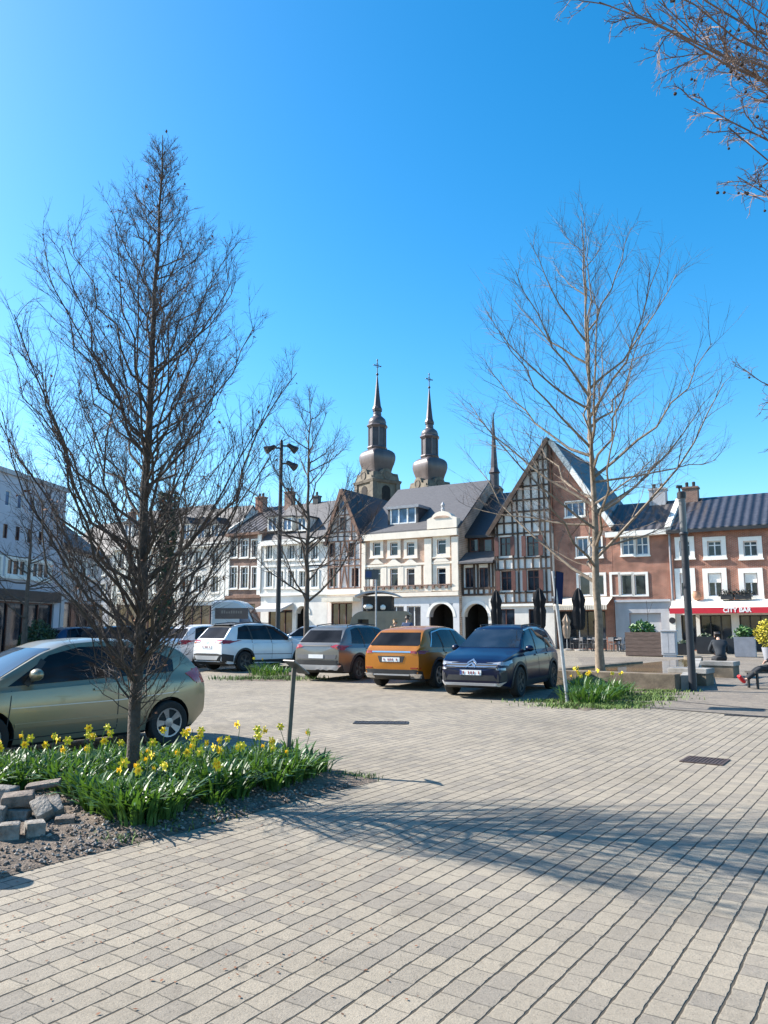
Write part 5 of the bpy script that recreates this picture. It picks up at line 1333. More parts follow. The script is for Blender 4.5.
class Car:
    def __init__(s, sp):
        s.sp = sp
        L = sp['L']; s.x0, s.x1 = -L / 2, L / 2; n = 64
        verts = []; faces = []; ring = None
        for i in range(n + 1):
            t = i / n; x = s.x0 + (s.x1 - s.x0) * t
            ring = s.section(x); m = len(ring)
            verts += ring
        for i in range(n):
            for k in range(m):
                k2 = (k + 1) % m
                faces.append([i * m + k, i * m + k2, (i + 1) * m + k2, (i + 1) * m + k])
        # caps, slightly domed
        for e, i in ((-1, 0), (1, n)):
            c = sum((Vector(verts[i * m + k]) for k in range(m)), Vector()) / m
            prev = [i * m + k for k in range(m)]
            for q, dx in ((.6, .02), (.2, .03)):
                b = len(verts)
                for k in range(m):
                    v = Vector(verts[i * m + k]); w_ = c + (v - c) * q; w_.x = c.x + e * dx; verts.append(tuple(w_))
                for k in range(m):
                    k2 = (k + 1) % m; f = [prev[k], prev[k2], b + k2, b + k]; faces.append(f if e > 0 else f[::-1])
                prev = [b + k for k in range(m)]
            faces.append(prev if e > 0 else prev[::-1])
        me = bpy.data.meshes.new('body'); me.from_pydata([tuple(v) for v in verts], [], faces)
        bm = bmesh.new(); bm.from_mesh(me); bmesh.ops.recalc_face_normals(bm, faces=bm.faces); bm.to_mesh(me)
        s.bvh = BVHTree.FromBMesh(bm); bm.free()
        s.me = me
    def section(s, x):
        sp = s.sp; zt = smooth_tab(sp['top'], x); zb = interp(sp['bot'], x); w = smooth_tab(sp['wid'], x, .12)
        zbelt = interp(sp['belt'], x); wr = sp['wroof'] * (w / sp['W'] * 2) ** .5
        ze = min(zbelt, zt - .035); hr = max(0, zt - ze - .035); k = min(1, hr / (sp['H'] - sp['belt'][0][1] - .05))
        wt = w * .93 + (wr - w * .93) * k
        H = ze - zb
        half = [(0, zb), (w * .6, zb), (w * .88, zb), (w * .95, zb + .04), (w * .985, zb + .16 * H / .7), (w * .992, zb + .35 * H), (w, zb + .55 * H), (w * .997, zb + .72 * H), (w * .985, zb + .86 * H), (w * .968, zb + .96 * H), (w * .935, ze)]
        for q in (.3, .6, .88): half.append((w * .93 + (wt - w * .93) * q + .03 * math.sin(q * math.pi) * k, ze + (zt - .06 * k - ze) * q))
        half += [(wt * .965, zt - .032 * k - .001), (wt * .86, zt - .012), (wt * .6, zt + .002), (wt * .3, zt + .008), (0, zt + .01)]
        r = [(x, y, z) for y, z in half] + [(x, -y, z) for y, z in half[-2:0:-1]]
        return r
    def spawn(s, name, label, loc, rz, group=None):
        sp = s.sp; t = thing(name, label, 'car', loc, rz, group); s.t = t
        # wheel wells cut out of the body
        body = bpy.data.objects.new('body', s.me); col.objects.link(body)
        g = MB()
        for x in sp['wx']:
            for sg in (-1, 1):
                rr = sp['wr'] + .055; W = sp['W'] / 2
                y0, y1 = (W - .32, W + .3) if sg > 0 else (-W - .3, -W + .32)
                M = Matrix.Translation((x, 0, sp['wr'] - .0)) @ Matrix.Rotation(math.pi / 2, 4, 'X')
                b = len(g.v); n = 26
                for y in (y0, y1):
                    for k in range(n): a = 2 * math.pi * k / n; g.v.append((x + rr * math.cos(a), y, sp['wr'] + rr * math.sin(a)))
                g.f.append([b + k for k in range(n)]); g.f.append([b + n + k for k in range(n)][::-1]); g.m += [0, 0]
                for k in range(n): k2 = (k + 1) % n; g.f.append([b + k2, b + k, b + n + k, b + n + k2]); g.m.append(0)
        cut = g.build('cutter', m_clad, fix=True)
        md = body.modifiers.new('b', 'BOOLEAN'); md.operation = 'DIFFERENCE'; md.object = cut; md.solver = 'EXACT'
        dg = bpy.context.evaluated_depsgraph_get(); dg.update()
        me = bpy.data.meshes.new_from_object(body.evaluated_get(dg))
        bpy.data.objects.remove(body); bpy.data.objects.remove(cut)
        me.materials.clear(); me.materials.append(sp['paint']); me.materials.append(m_clad)
        for p in me.polygons:
            p.material_index = 0
            c = p.center
            for x in sp['wx']:
                if abs(c.y) < sp['W'] / 2 * .985 and math.hypot(c.x - x, c.z - sp['wr']) < sp['wr'] + .0545: p.material_index = 1
            if c.z < interp(sp['bot'], c.x) + .03: p.material_index = 1
        me.shade_smooth(); me.set_sharp_from_angle(angle=rad(32))
        body = bpy.data.objects.new('body', me); col.objects.link(body); body.parent = t
        s.wheels(); sp['parts'](s)
        return t
    def wheels(s):
        sp = s.sp; r = sp['wr']; W = sp['W'] / 2
        for x in sp['wx']:
            for sg in (-1, 1):
                M = Matrix.Translation((x, sg * (W - .11), r)) @ Matrix.Rotation(-sg * math.pi / 2, 4, 'X')
                g = MB(); g.lathe([(r * .64, -.1), (r * .93, -.105), (r * .99, -.08), (r, -.03), (r, .03), (r * .99, .08), (r * .93, .105), (r * .68, .1), (r * .64, .085)], 28, M=M)
                ty = g.build('wheel', m_tyre, s.t, smooth=50)
                g = MB(); g.lathe([(r * .66, .06), (r * .66, .103), (r * .6, .1), (r * .58, .05)], 24, M=M)
                g.lathe([(r * .6, .02), (.001, .02)], 20, M=M)
                for k in range(5):
                    for d in (-.13, .13):
                        a = k * 2 * math.pi / 5; p = M @ Vector((.05 * math.cos(a), .05 * math.sin(a), .075)); q = M @ Vector((r * .62 * math.cos(a + d), r * .62 * math.sin(a + d), .09)); g.bar(p, q, .045, .02, up=(0, 1, 0))
                g.lathe([(.07, .06), (.065, .095), (.02, .1)], 10, M=M)
                g.build('rim', sp.get('rim', m_rim), ty, smooth=40)
    def patch(s, name, m, poly, axis='y', sg=1, off=.006, step=.06, parent=None, lift=.0, build=True):
        P = [Vector(p) for p in poly]; pts = []; n = len(P)
        for i in range(n):
            a, b = P[i], P[(i + 1) % n]; k = max(1, int((b - a).length / step)); pts += [a.lerp(b, j / k) for j in range(k)]
        nb = len(pts)
        def inside(q):
            c = False
            for i in range(n):
                a, b = P[i], P[(i + 1) % n]
                if (a.y > q.y) != (b.y > q.y) and q.x < (b.x - a.x) * (q.y - a.y) / (b.y - a.y) + a.x: c = not c
            return c
        def near(q):
            for i in range(n):
                a, b = P[i], P[(i + 1) % n]; ab = b - a; t = max(0, min(1, (q - a).dot(ab) / ab.length_squared))
                if (q - a - ab * t).length < step * .35: return True
            return False
        x = min(p.x for p in P)
        while x < max(p.x for p in P):
            y = min(p.y for p in P)
            while y < max(p.y for p in P):
                q = Vector((x, y))
                if inside(q) and not near(q): pts.append(q)
                y += step
            x += step
        vs, es, fs, *_ = geometry.delaunay_2d_cdt(pts, [(i, (i + 1) % nb) for i in range(nb)], [], 1, 1e-5)
        V = []; ok = []
        for v in vs:
            if axis == 'y': o = Vector((v.x, sg * 3, v.y)); d = Vector((0, -sg, 0))
            elif axis == 'x': o = Vector((sg * 6, v.x, v.y)); d = Vector((-sg, 0, 0))
            else: o = Vector((v.x, v.y, 4)); d = Vector((0, 0, -1))
            h, nn, *_ = s.bvh.ray_cast(o, d)
            if h is None: V.append(None); continue
            if nn.dot(d) > 0: nn = -nn
            V.append((h + nn * (off + lift), h - nn * .012))
        g = MB(); F2 = [f for f in fs if all(V[i] is not None for i in f)]
        cnt = {}
        for f in F2:
            for i in range(len(f)):
                e = (f[i], f[(i + 1) % len(f)]); cnt[e] = 1
        flip = None
        for f in F2:
            q = [V[i][0] for i in f]; nrm = (q[1] - q[0]).cross(q[2] - q[0]); 
            want = Vector((0, sg, 0)) if axis == 'y' else (Vector((sg, 0, 0)) if axis == 'x' else Vector((0, 0, 1)))
            g.face(q if nrm.dot(want) > 0 else q[::-1])
        for (a, b) in cnt:
            if (b, a) not in cnt: g.face([V[a][0], V[b][0], V[b][1], V[a][1]])
        return g.build(name, m, parent or s.t, smooth=35, fix=True)
    def line(s, name, m, pts, wd=.012, axis='y', sg=1, parent=None, off=.005):
        """thin strip following the surface"""
        P = [Vector(p) for p in pts]; L_, R_ = [], []
        for i, p in enumerate(P):
            t = (P[min(i + 1, len(P) - 1)] - P[max(i - 1, 0)]).normalized(); nn = Vector((-t.y, t.x)) * wd / 2; L_.append(p + nn); R_.append(p - nn)
        return s.patch(name, m, L_ + R_[::-1], axis, sg, off, .08, parent)
    def arc(s, x, r0, r1, a0=0, a1=math.pi, n=16):
        z = s.sp['wr']; return [(x + r1 * math.cos(a0 + (a1 - a0) * k / n), z + r1 * math.sin(a0 + (a1 - a0) * k / n)) for k in range(n + 1)] + [(x + r0 * math.cos(a1 + (a0 - a1) * k / n), z + r0 * math.sin(a1 + (a0 - a1) * k / n)) for k in range(n + 1)]
    def both(s, f, *a, **k):
        return [f(*a, sg=sg, **k) for sg in (1, -1)]
    def mir(s, poly): return [(-a, b) for a, b in poly]
    def common(s, side, pillars, ws, rw, rails=None, clad=True, mirror_x=.82, handles=(), doors=(), chromeline=None):
        sp = s.sp
        for sg in (1, -1):
            s.patch('side_window', m_cglass, side, 'y', sg)
            for pl in pillars: s.line('pillar', m_clad, pl, .07, 'y', sg, off=.010)
            if chromeline: s.line('window_trim', m_chrome, chromeline, .028, 'y', sg, off=.011)
            if clad:
                for x in sp['wx']: s.patch('wheel_arch', m_clad, s.arc(x, sp['wr'] + .056, sp['wr'] + .125, -.28, math.pi + .28), 'y', sg, off=.012, step=.05)
                a, b = sp['wx']; r = sp['wr'] + .12
                z0 = interp(sp['bot'], 0); s.patch('sill', m_clad, [(a + r, z0 + .03), (b - r, z0 + .03), (b - r, z0 + .17), (a + r, z0 + .17)], 'y', sg, off=.012, step=.12)
            for d in doors: s.line('door_gap', m_clad, d, .011, 'y', sg, off=.003)
            for hx, hz in handles:
                hd = s.patch('door_handle', sp['paint'], [(hx - .1, hz - .014), (hx + .1, hz - .012), (hx + .1, hz + .014), (hx - .1, hz + .012)], 'y', sg, off=.03, step=.05)
            h, nn, *_ = s.bvh.ray_cast(Vector((mirror_x, sg * 3, sp['belt'][0][1] + .06)), Vector((0, -sg, 0)))
            yb = h.y if h else sg * sp['W'] / 2
            g = MB(); zc = sp['belt'][0][1] + .1
            g.ico((mirror_x, yb + sg * .13, zc), .11, 2, (.75, 1.0, .72)); g.bar((mirror_x, yb - sg * .03, zc - .07), (mirror_x, yb + sg * .1, zc - .05), .05)
            g.build('mirror', sp['paint'], s.t, smooth=60)
        s.patch('windscreen', m_wglass, ws, 'x', 1, step=.08)
        if rw: s.patch('rear_window', m_rglass, rw, 'x', -1, step=.08)
        if rails:
            for sg in (1, -1):
                g = MB(); P = []
                for x in rails:
                    h, nn, *_ = s.bvh.ray_cast(Vector((x, sg * sp['wroof'] * .86, 4)), Vector((0, 0, -1))); P.append(h + Vector((0, 0, .045)))
                P = [P[0] - Vector((0, 0, .05))] + P + [P[-1] - Vector((0, 0, .05))]; g.tube(P, .016, 6); g.build('roof_rail', m_clad, s.t)
    def plate(s, sg, z, y=0, w=.52, h=.11, marks=True, parent=None):
        p = s.patch('number_plate', m_plate, [(y - w/2, z - h/2), (y + w/2, z - h/2), (y + w/2, z + h/2), (y - w/2, z + h/2)], 'x', sg, off=.014, step=.2, parent=parent)
        if marks and sg < 0:
            h_ = s.bvh.ray_cast(Vector((sg * 6, y, z)), Vector((-sg, 0, 0)))[0]; q = MB()
            for k in range(7):
                if k in (1, 5): continue
                yy = y - .17 + k * .062; q.box(h_.x - .021, h_.x - .0155, yy - .013, yy + .013, z - .028, z + .028)
            q.build('plate_marks', m_platet, p)
        return p
def suv_spec(L, W, H, pt, rear=.0, **k):
    a, b = -L / 2, L / 2
    d = dict(L=L, W=W, H=H, paint=pt, wroof=W * .345,
        top=[(a, H * .60), (a + .06, H * .635), (a + .12, H * .66), (a + .5, H * .905), (a + .66, H * .95), (a + 1.2, H * .99), (a + 1.9, H), (a + 2.5, H * .965), (a + L * .745, H * .655), (a + L * .78, H * .632), (b - .45, H * .565), (b - .14, H * .50), (b, H * .40)],
        belt=[(a, H * .60), (a + L * .5, H * .585), (b, H * .55)], bot=[(a, .34), (a + .25, .22), (b - .4, .20), (b, .28)],
        wid=[(a, W * .41), (a + .15, W * .455), (a + .5, W * .49), (a + 1, W * .5), (b - 1.1, W * .5), (b - .5, W * .48), (b - .2, W * .44), (b, W * .36)],
        wx=(a + L * .205, b - L * .19), wr=.345)
    d.update(k); return d
def suv_side(sp, rake=0):
    L, H = sp['L'], sp['H']; a = -L / 2
    return [(a + .62, H * .655), (a + L * .71, H * .625), (a + L * .59, H * .90), (a + L * .46, H * .945), (a + 1.1, H * .94), (a + .78, H * .90)]
# ---- white SUV with black roof (three quarter rear)
def parts_white(s):
    sp = s.sp; L, H, W = sp['L'], sp['H'], sp['W']; a = -L / 2
    s.common(suv_side(sp), [[(a + 2.25, H * .63), (a + 2.12, H * .94)], [(a + 1.32, H * .64), (a + 1.22, H * .94)]],
        [(-W * .40, H * .665), (W * .40, H * .665), (W * .325, H * .925), (-W * .325, H * .925)], [(-W * .37, H * .675), (W * .37, H * .675), (W * .31, H * .90), (-W * .31, H * .90)],
        rails=[a + .75, a + 1.5, a + 2.4], handles=[(a + 1.45, H * .56), (a + 2.4, H * .555)], doors=[[(a + 2.22, .34), (a + 2.24, H * .62)], [(a + 1.3, .55), (a + 1.3, H * .63)], [(a + 3.2, .34), (a + 3.28, H * .6)]], mirror_x=a + 3.1)
    s.patch('roof_panel', m_clad, [(a + .5, -W * .345), (a + 2.4, -W * .345), (a + 2.4, W * .345), (a + .5, W * .345)], 'z', 1, off=.008, step=.12)
    for sg in (1, -1):
        f = 1 if sg > 0 else -1
        s.patch('tail_lamp', m_tail, [(f * W * .2, H * .60), (f * W * .455, H * .565), (f * W * .455, H * .635), (f * W * .34, H * .645), (f * W * .2, H * .625)], 'x', -1, off=.012, step=.05)
        s.patch('tail_lamp', m_tail, [(a + .05, H * .56), (a + .45, H * .595), (a + .45, H * .625), (a + .1, H * .65)], 'y', sg, off=.010, step=.05)
        s.line('crease', m_clad, [(a + .9, H * .35), (a + L * .7, H * .33)], .02, 'y', sg)
    s.patch('bumper', m_clad, [(-W * .44, .32), (W * .44, .32), (W * .45, .58), (W * .3, .62), (-W * .3, .62), (-W * .45, .58)], 'x', -1, off=.014)
    s.patch('bumper_insert', m_silver, [(-W * .3, .40), (W * .3, .40), (W * .36, .54), (-W * .36, .54)], 'x', -1, off=.03)
    for sg in (1, -1): s.patch('bumper', m_clad, [(a + .02, .40), (a + .45, .34), (a + .45, .56), (a + .02, .62)], 'y', sg, off=.012)
    s.plate(-1, H * .50); 
    em = s.patch('badge', m_chrome, [(-.06, H * .575), (.06, H * .575), (.06, H * .60), (-.06, H * .60)], 'x', -1, off=.012, step=.05)
    g = MB(); h = s.bvh.ray_cast(Vector((a + .66, 0, 4)), Vector((0, 0, -1)))[0]; g.box(h.x - .13, h.x + .1, -W * .27, W * .27, h.z - .006, h.z + .018, bev=.008); g.build('roof_spoiler', m_clad, s.t)
pw = paint('white_paint', (.66, .67, .68), 0, .35)
c_white = Car(suv_spec(4.6, 1.855, 1.69, pw, parts=parts_white, rim=m_rimd))
# ---- grey crossover, seen from behind
def parts_grey(s):
    sp = s.sp; L, H, W = sp['L'], sp['H'], sp['W']; a = -L / 2
    s.common(suv_side(sp), [[(a + 2.25, H * .63), (a + 2.12, H * .94)], [(a + 1.32, H * .64), (a + 1.22, H * .94)]],
        [(-W * .40, H * .665), (W * .40, H * .665), (W * .325, H * .925), (-W * .325, H * .925)], [(-W * .39, H * .675), (W * .39, H * .675), (W * .31, H * .89), (-W * .31, H * .89)],
        rails=[a + .8, a + 1.5, a + 2.4], handles=[(a + 1.45, H * .56), (a + 2.4, H * .555)], doors=[[(a + 2.22, .34), (a + 2.24, H * .62)], [(a + 1.3, .55), (a + 1.3, H * .63)], [(a + 3.2, .34), (a + 3.28, H * .6)]], mirror_x=a + 3.1)
    for sg in (1, -1):
        f = sg
        s.patch('tail_lamp', m_tail, [(f * W * .26, H * .60), (f * W * .45, H * .54), (f * W * .455, H * .62), (f * W * .34, H * .635)], 'x', -1, off=.012, step=.05)
        s.patch('tail_lamp', m_tail, [(a + .07, H * .54), (a + .34, H * .585), (a + .36, H * .615), (a + .1, H * .625)], 'y', sg, off=.010, step=.05)
    s.patch('light_bar', m_clad, [(-W * .27, H * .605), (W * .27, H * .605), (W * .27, H * .625), (-W * .27, H * .625)], 'x', -1, off=.011)
    s.patch('bumper', m_clad, [(-W * .44, .30), (W * .44, .30), (W * .44, .46), (W * .4, .60), (-W * .4, .60), (-W * .44, .46)], 'x', -1, off=.012)
    s.patch('bumper_insert', m_silver, [(-W * .38, .34), (W * .38, .34), (W * .43, .46), (-W * .43, .46)], 'x', -1, off=.03)
    pr = s.patch('plate_recess', mat('grey_recess', (.12, .12, .125), .5, var=.1), [(-W * .36, H * .385), (W * .36, H * .385), (W * .38, H * .46), (-W * .38, H * .46)], 'x', -1, off=.016)
    s.plate(-1, H * .43, marks=False).location.x = -.012
pg = paint('grey_paint', (.17, .165, .155), .55, .3)
c_grey = Car(suv_spec(4.52, 1.865, 1.65, pg, parts=parts_grey, rim=m_rimd))
# ---- orange crossover
def parts_orange(s):
    sp = s.sp; L, H, W = sp['L'], sp['H'], sp['W']; a = -L / 2
    top = [(a + .58, H * .66), (a + .9, H * .89), (a + 1.5, H * .945), (a + L * .47, H * .945), (a + L * .59, H * .905)]
    s.common(suv_side(sp), [[(a + 2.25, H * .63), (a + 2.12, H * .94)], [(a + 1.32, H * .64), (a + 1.22, H * .94)]],
        [(-W * .40, H * .665), (W * .40, H * .665), (W * .325, H * .925), (-W * .325, H * .925)], [(-W * .40, H * .68), (W * .40, H * .68), (W * .32, H * .89), (-W * .32, H * .89)],
        rails=None, handles=[(a + 1.45, H * .56), (a + 2.4, H * .555)], doors=[[(a + 2.22, .34), (a + 2.24, H * .62)], [(a + 1.3, .55), (a + 1.3, H * .63)], [(a + 3.2, .34), (a + 3.28, H * .6)]], mirror_x=a + 3.1, chromeline=top, clad=True)
    for sg in (1, -1):
        f = sg
        s.patch('tail_lamp', m_tail, [(f * W * .30, H * .565), (f * W * .45, H * .555), (f * W * .455, H * .60), (f * W * .30, H * .60)], 'x', -1, off=.012, step=.05)
        s.patch('tail_lamp', m_tail, [(a + .06, H * .56), (a + .34, H * .585), (a + .34, H * .605), (a + .08, H * .61)], 'y', sg, off=.010, step=.05)
        s.patch('exhaust', m_chrome, [(f * W * .28, .30), (f * W * .42, .30), (f * W * .43, .40), (f * W * .29, .40)], 'x', -1, off=.035, step=.06)
        s.patch('reflector', m_tail, [(f * W * .3, .53), (f * W * .43, .53), (f * W * .43, .555), (f * W * .3, .555)], 'x', -1, off=.02, step=.06)
    s.patch('tailgate_trim', m_chrome, [(-W * .3, H * .575), (W * .3, H * .575), (W * .3, H * .597), (-W * .3, H * .597)], 'x', -1, off=.011)
    s.patch('bumper', m_clad, [(-W * .44, .28), (W * .44, .28), (W * .44, .46), (W * .38, .50), (-W * .38, .50), (-W * .44, .46)], 'x', -1, off=.012)
    s.patch('bumper_trim', m_silver, [(-W * .28, .35), (W * .28, .35), (W * .28, .385), (-W * .28, .385)], 'x', -1, off=.024)
    s.patch('plate_recess', m_clad, [(-.34, H * .42), (.34, H * .42), (.4, H * .52), (-.4, H * .52)], 'x', -1, off=.010)
    s.plate(-1, H * .465)
po = paint('orange_paint', (.42, .145, .008), .4, .3)
c_orange = Car(suv_spec(4.57, 1.9, 1.62, po, parts=parts_orange, rim=m_rim))
# ---- dark blue, seen from the front
def parts_blue(s):
    sp = s.sp; L, H, W = sp['L'], sp['H'], sp['W']; a = -L / 2; b = L / 2
    top = [(a + .6, H * .67), (a + .9, H * .90), (a + 1.5, H * .95), (a + L * .47, H * .95), (a + L * .585, H * .91)]
    s.common(suv_side(sp), [[(a + 2.25, H * .63), (a + 2.12, H * .94)], [(a + 1.32, H * .64), (a + 1.22, H * .94)]],
        [(-W * .41, H * .67), (W * .41, H * .67), (W * .34, H * .925), (-W * .34, H * .925)], [(-W * .37, H * .675), (W * .37, H * .675), (W * .31, H * .90), (-W * .31, H * .90)],
        rails=[a + .75, a + 1.5, a + 2.4], handles=[(a + 1.45, H * .56), (a + 2.4, H * .555)], doors=[[(a + 2.22, .34), (a + 2.24, H * .62)], [(a + 1.3, .55), (a + 1.3, H * .63)], [(a + 3.2, .34), (a + 3.28, H * .6)]], mirror_x=a + 3.1, chromeline=top)
    s.patch('grille', m_clad, [(-W * .34, H * .405), (W * .34, H * .405), (W * .34, H * .465), (-W * .34, H * .465)], 'x', 1, off=.010)
    for z in (H * .42, H * .452): s.line('grille_bar', m_chrome, [(-W * .33, z), (-W * .1, z), (0, z), (W * .1, z), (W * .33, z)], .016, 'x', 1, off=.016)
    # chevron emblem
    for dz in (0, .075):
        P = [(-.11, H * .405 + dz), (0, H * .405 + dz + .075), (.11, H * .405 + dz), (.11, H * .405 + dz + .035), (0, H * .405 + dz + .115), (-.11, H * .405 + dz + .035)]
        s.patch('emblem', m_chrome, P, 'x', 1, off=.026, step=.05)
    for sg in (1, -1):
        f = sg
        s.patch('headlight', m_head, [(f * W * .27, H * .455), (f * W * .44, H * .44), (f * W * .45, H * .495), (f * W * .28, H * .475)], 'x', 1, off=.014, step=.04)
        s.patch('headlight', m_head, [(b - .42, H * .475), (b - .08, H * .435), (b - .06, H * .47), (b - .42, H * .515)], 'y', sg, off=.012, step=.05)
        s.patch('lower_lamp', m_head, [(f * W * .33, H * .385), (f * W * .42, H * .38), (f * W * .42, H * .41), (f * W * .33, H * .41)], 'x', 1, off=.012, step=.05)
        s.patch('air_intake', m_clad, [(f * W * .33, .38), (f * W * .43, .38), (f * W * .43, .60), (f * W * .35, .56)], 'x', 1, off=.012, step=.06)
    s.patch('lower_grille', m_clad, [(-W * .34, .40), (W * .34, .40), (W * .30, .52), (-W * .30, .52)], 'x', 1, off=.010)
    s.patch('bumper_trim', m_silver, [(-W * .36, .29), (W * .36, .29), (W * .42, .38), (W * .36, .345), (-W * .36, .345), (-W * .42, .38)], 'x', 1, off=.03)
    p = s.plate(1, H * .345)
    # reddish characters, too far to read
    h = s.bvh.ray_cast(Vector((6, 0, H * .345)), Vector((-1, 0, 0)))[0]
    g = MB()
    for k in range(7):
        if k in (1, 5): continue
        y = -.17 + k * .062; g.box(h.x + .012, h.x + .018, y - .012, y + .012, H * .345 - .03, H * .345 + .03)
    g.build('plate_marks', m_platet, p)
    g = MB(); g.box(h.x + .012, h.x + .018, -.255, -.215, H * .345 - .05, H * .345 + .05); g.build('plate_band', mat('plate_blue', (.02, .05, .25), .5, var=.05), p)
pb = paint('blue_paint', (.002, .005, .026), 0, .3)
pb.node_tree.nodes['Principled BSDF'].inputs['Coat Weight'].default_value = .3; pb.node_tree.nodes['Principled BSDF'].inputs['Specular IOR Level'].default_value = .25
c_blue = Car(suv_spec(4.5, 1.84, 1.67, pb, parts=parts_blue, rim=m_rimd,
    ))
# ---- pale gold three door hatchback
def parts_gold(s):
    sp = s.sp; L, H, W = sp['L'], sp['H'], sp['W']; a = -L / 2; b = L / 2
    side = [(a + .62, H * .68), (a + L * .735, H * .615), (a + L * .60, H * .86), (a + L * .50, H * .925), (a + L * .36, H * .93), (a + .95, H * .885), (a + .62, H * .79)]
    s.common(side, [[(a + 1.55, H * .64), (a + 1.42, H * .93)], [(a + 2.72, H * .62), (a + 2.48, H * .82)]],
        [(-W * .40, H * .665), (W * .40, H * .665), (W * .33, H * .915), (-W * .33, H * .915)], [(-W * .36, H * .68), (W * .36, H * .68), (W * .30, H * .89), (-W * .30, H * .89)],
        handles=[(a + 1.75, H * .555)], doors=[[(a + 1.5, .32), (a + 1.5, H * .63)], [(a + 2.95, .3), (a + 2.9, H * .58)], [(a + 1.5, .3), (a + 2.95, .28)]], mirror_x=a + L * .66, clad=False)
    for sg in (1, -1):
        s.patch('tail_lamp', m_tail, [(a + .03, H * .56), (a + .25, H * .57), (a + .42, H * .66), (a + .17, H * .71)], 'y', sg, off=.010, step=.05)
        s.patch('tail_lamp', m_tail, [(sg * W * .34, H * .555), (sg * W * .44, H * .555), (sg * W * .42, H * .70), (sg * W * .36, H * .69)], 'x', -1, off=.010, step=.05)
        s.patch('headlight', m_head, [(b - .62, H * .52), (b - .15, H * .42), (b - .12, H * .47), (b - .6, H * .565)], 'y', sg, off=.010, step=.05)
        s.line('crease', m_silver, [(a + .55, H * .49), (a + 1.5, H * .45), (a + 2.9, H * .44)], .012, 'y', sg, off=.004)
        s.line('side_moulding', sp['paint'], [(a + 1.1, .46), (a + 2.85, .44)], .05, 'y', sg, off=.016)
    s.plate(-1, H * .40); s.plate(1, H * .30)
pgo = paint('pale_gold_paint', (.26, .225, .15), .55, .32)
sp = suv_spec(4.0, 1.71, 1.49, pgo, parts=parts_gold, rim=m_rim)
a, b, H, L, W = -2., 2., 1.49, 4.0, 1.71
sp.update(top=[(a, H * .55), (a + .06, H * .64), (a + .14, H * .70), (a + .42, H * .88), (a + .62, H * .945), (a + 1.1, H * .985), (a + 1.7, H), (a + 2.15, H * .975), (a + 2.5, H * .89), (a + 3.1, H * .655), (a + 3.25, H * .62), (b - .35, H * .52), (b - .1, H * .44), (b, H * .36)],
    belt=[(a, H * .64), (a + 1.5, H * .63), (b, H * .56)], bot=[(a, .36), (a + .25, .2), (b - .4, .17), (b, .22)], wroof=.62,
    wid=[(a, W * .37), (a + .12, W * .43), (a + .4, W * .48), (a + .9, W * .5), (b - 1.1, W * .495), (b - .5, W * .47), (b - .2, W * .42), (b, W * .33)], wx=(a + .70, b - .80), wr=.305)
c_gold = Car(sp)

def place(car, name, label, px, py, phi, ref):
    """put local ground point ref=(x,y) of the car at the pixel's ground point; heading phi degrees from +X"""
    g_ = gnd(px, py); ph = rad(phi); c, s_ = math.cos(ph), math.sin(ph)
    x = g_.x - (ref[0] * c - ref[1] * s_); y = g_.y - (ref[0] * s_ + ref[1] * c)
    return car.spawn(name, label, (x, y, gz(x, y)), ph)
sp = c_gold.sp; place(c_gold, 'parked_car', 'pale gold three door hatchback parked behind the daffodil bed at the left edge', 165, 744, 180 + 47, (sp['wx'][0], sp['W'] / 2 - .1))
sp = c_blue.sp; place(c_blue, 'parked_car', 'dark blue SUV facing the camera, at the right end of the parked row', 518, 697.5, 180 + 62, (sp['wx'][1], sp['W'] / 2 - .1))
sp = c_orange.sp; place(c_orange, 'parked_car', 'orange SUV seen from behind, between the grey and the dark blue cars', 437, 688.5, 60, (sp['wx'][0], -sp['W'] / 2 + .1))
sp = c_grey.sp; place(c_grey, 'parked_car', 'silver grey SUV seen from behind, left of the orange one', 357, 680.5, 60, (sp['wx'][0], -sp['W'] / 2 + .1))
sp = c_white.sp; place(c_white, 'parked_car', 'white SUV with a black roof and red tail lamps, left of the grey one', 243, 671.5, 51, (sp['wx'][0], -sp['W'] / 2 + .1))
# further cars, mostly hidden
def parts_plain(s):
    sp = s.sp; L, H, W = sp['L'], sp['H'], sp['W']; a = -L / 2; b = L / 2
    s.common(suv_side(sp), [[(a + 2.25, H * .63), (a + 2.12, H * .94)], [(a + 1.32, H * .64), (a + 1.22, H * .94)]],
        [(-W * .40, H * .665), (W * .40, H * .665), (W * .325, H * .925), (-W * .325, H * .925)], [(-W * .37, H * .675), (W * .37, H * .675), (W * .31, H * .90), (-W * .31, H * .90)], mirror_x=a + 3.1, clad=False,
        doors=[[(a + 2.22, .34), (a + 2.24, H * .62)]])
    for sg in (1, -1):
        s.patch('tail_lamp', m_tail, [(sg * W * .3, H * .54), (sg * W * .45, H * .54), (sg * W * .455, H * .64), (sg * W * .36, H * .64)], 'x', -1, off=.012, step=.05)
        s.patch('tail_lamp', m_tail, [(a + .05, H * .55), (a + .3, H * .57), (a + .3, H * .62), (a + .08, H * .64)], 'y', sg, off=.010, step=.05)
        s.patch('headlight', m_head, [(sg * W * .27, H * .42), (sg * W * .44, H * .42), (sg * W * .44, H * .48), (sg * W * .28, H * .46)], 'x', 1, off=.014, step=.05)
    s.plate(-1, H * .48); s.plate(1, H * .3)
pw2 = paint('pearl_white_paint', (.60, .60, .61), 0, .35); pk = paint('black_car_paint', (.012, .013, .016), .3, .25); pnv = paint('navy_paint', (.02, .035, .09), .3, .3); psl = paint('silver_paint', (.40, .41, .42), .6, .3)
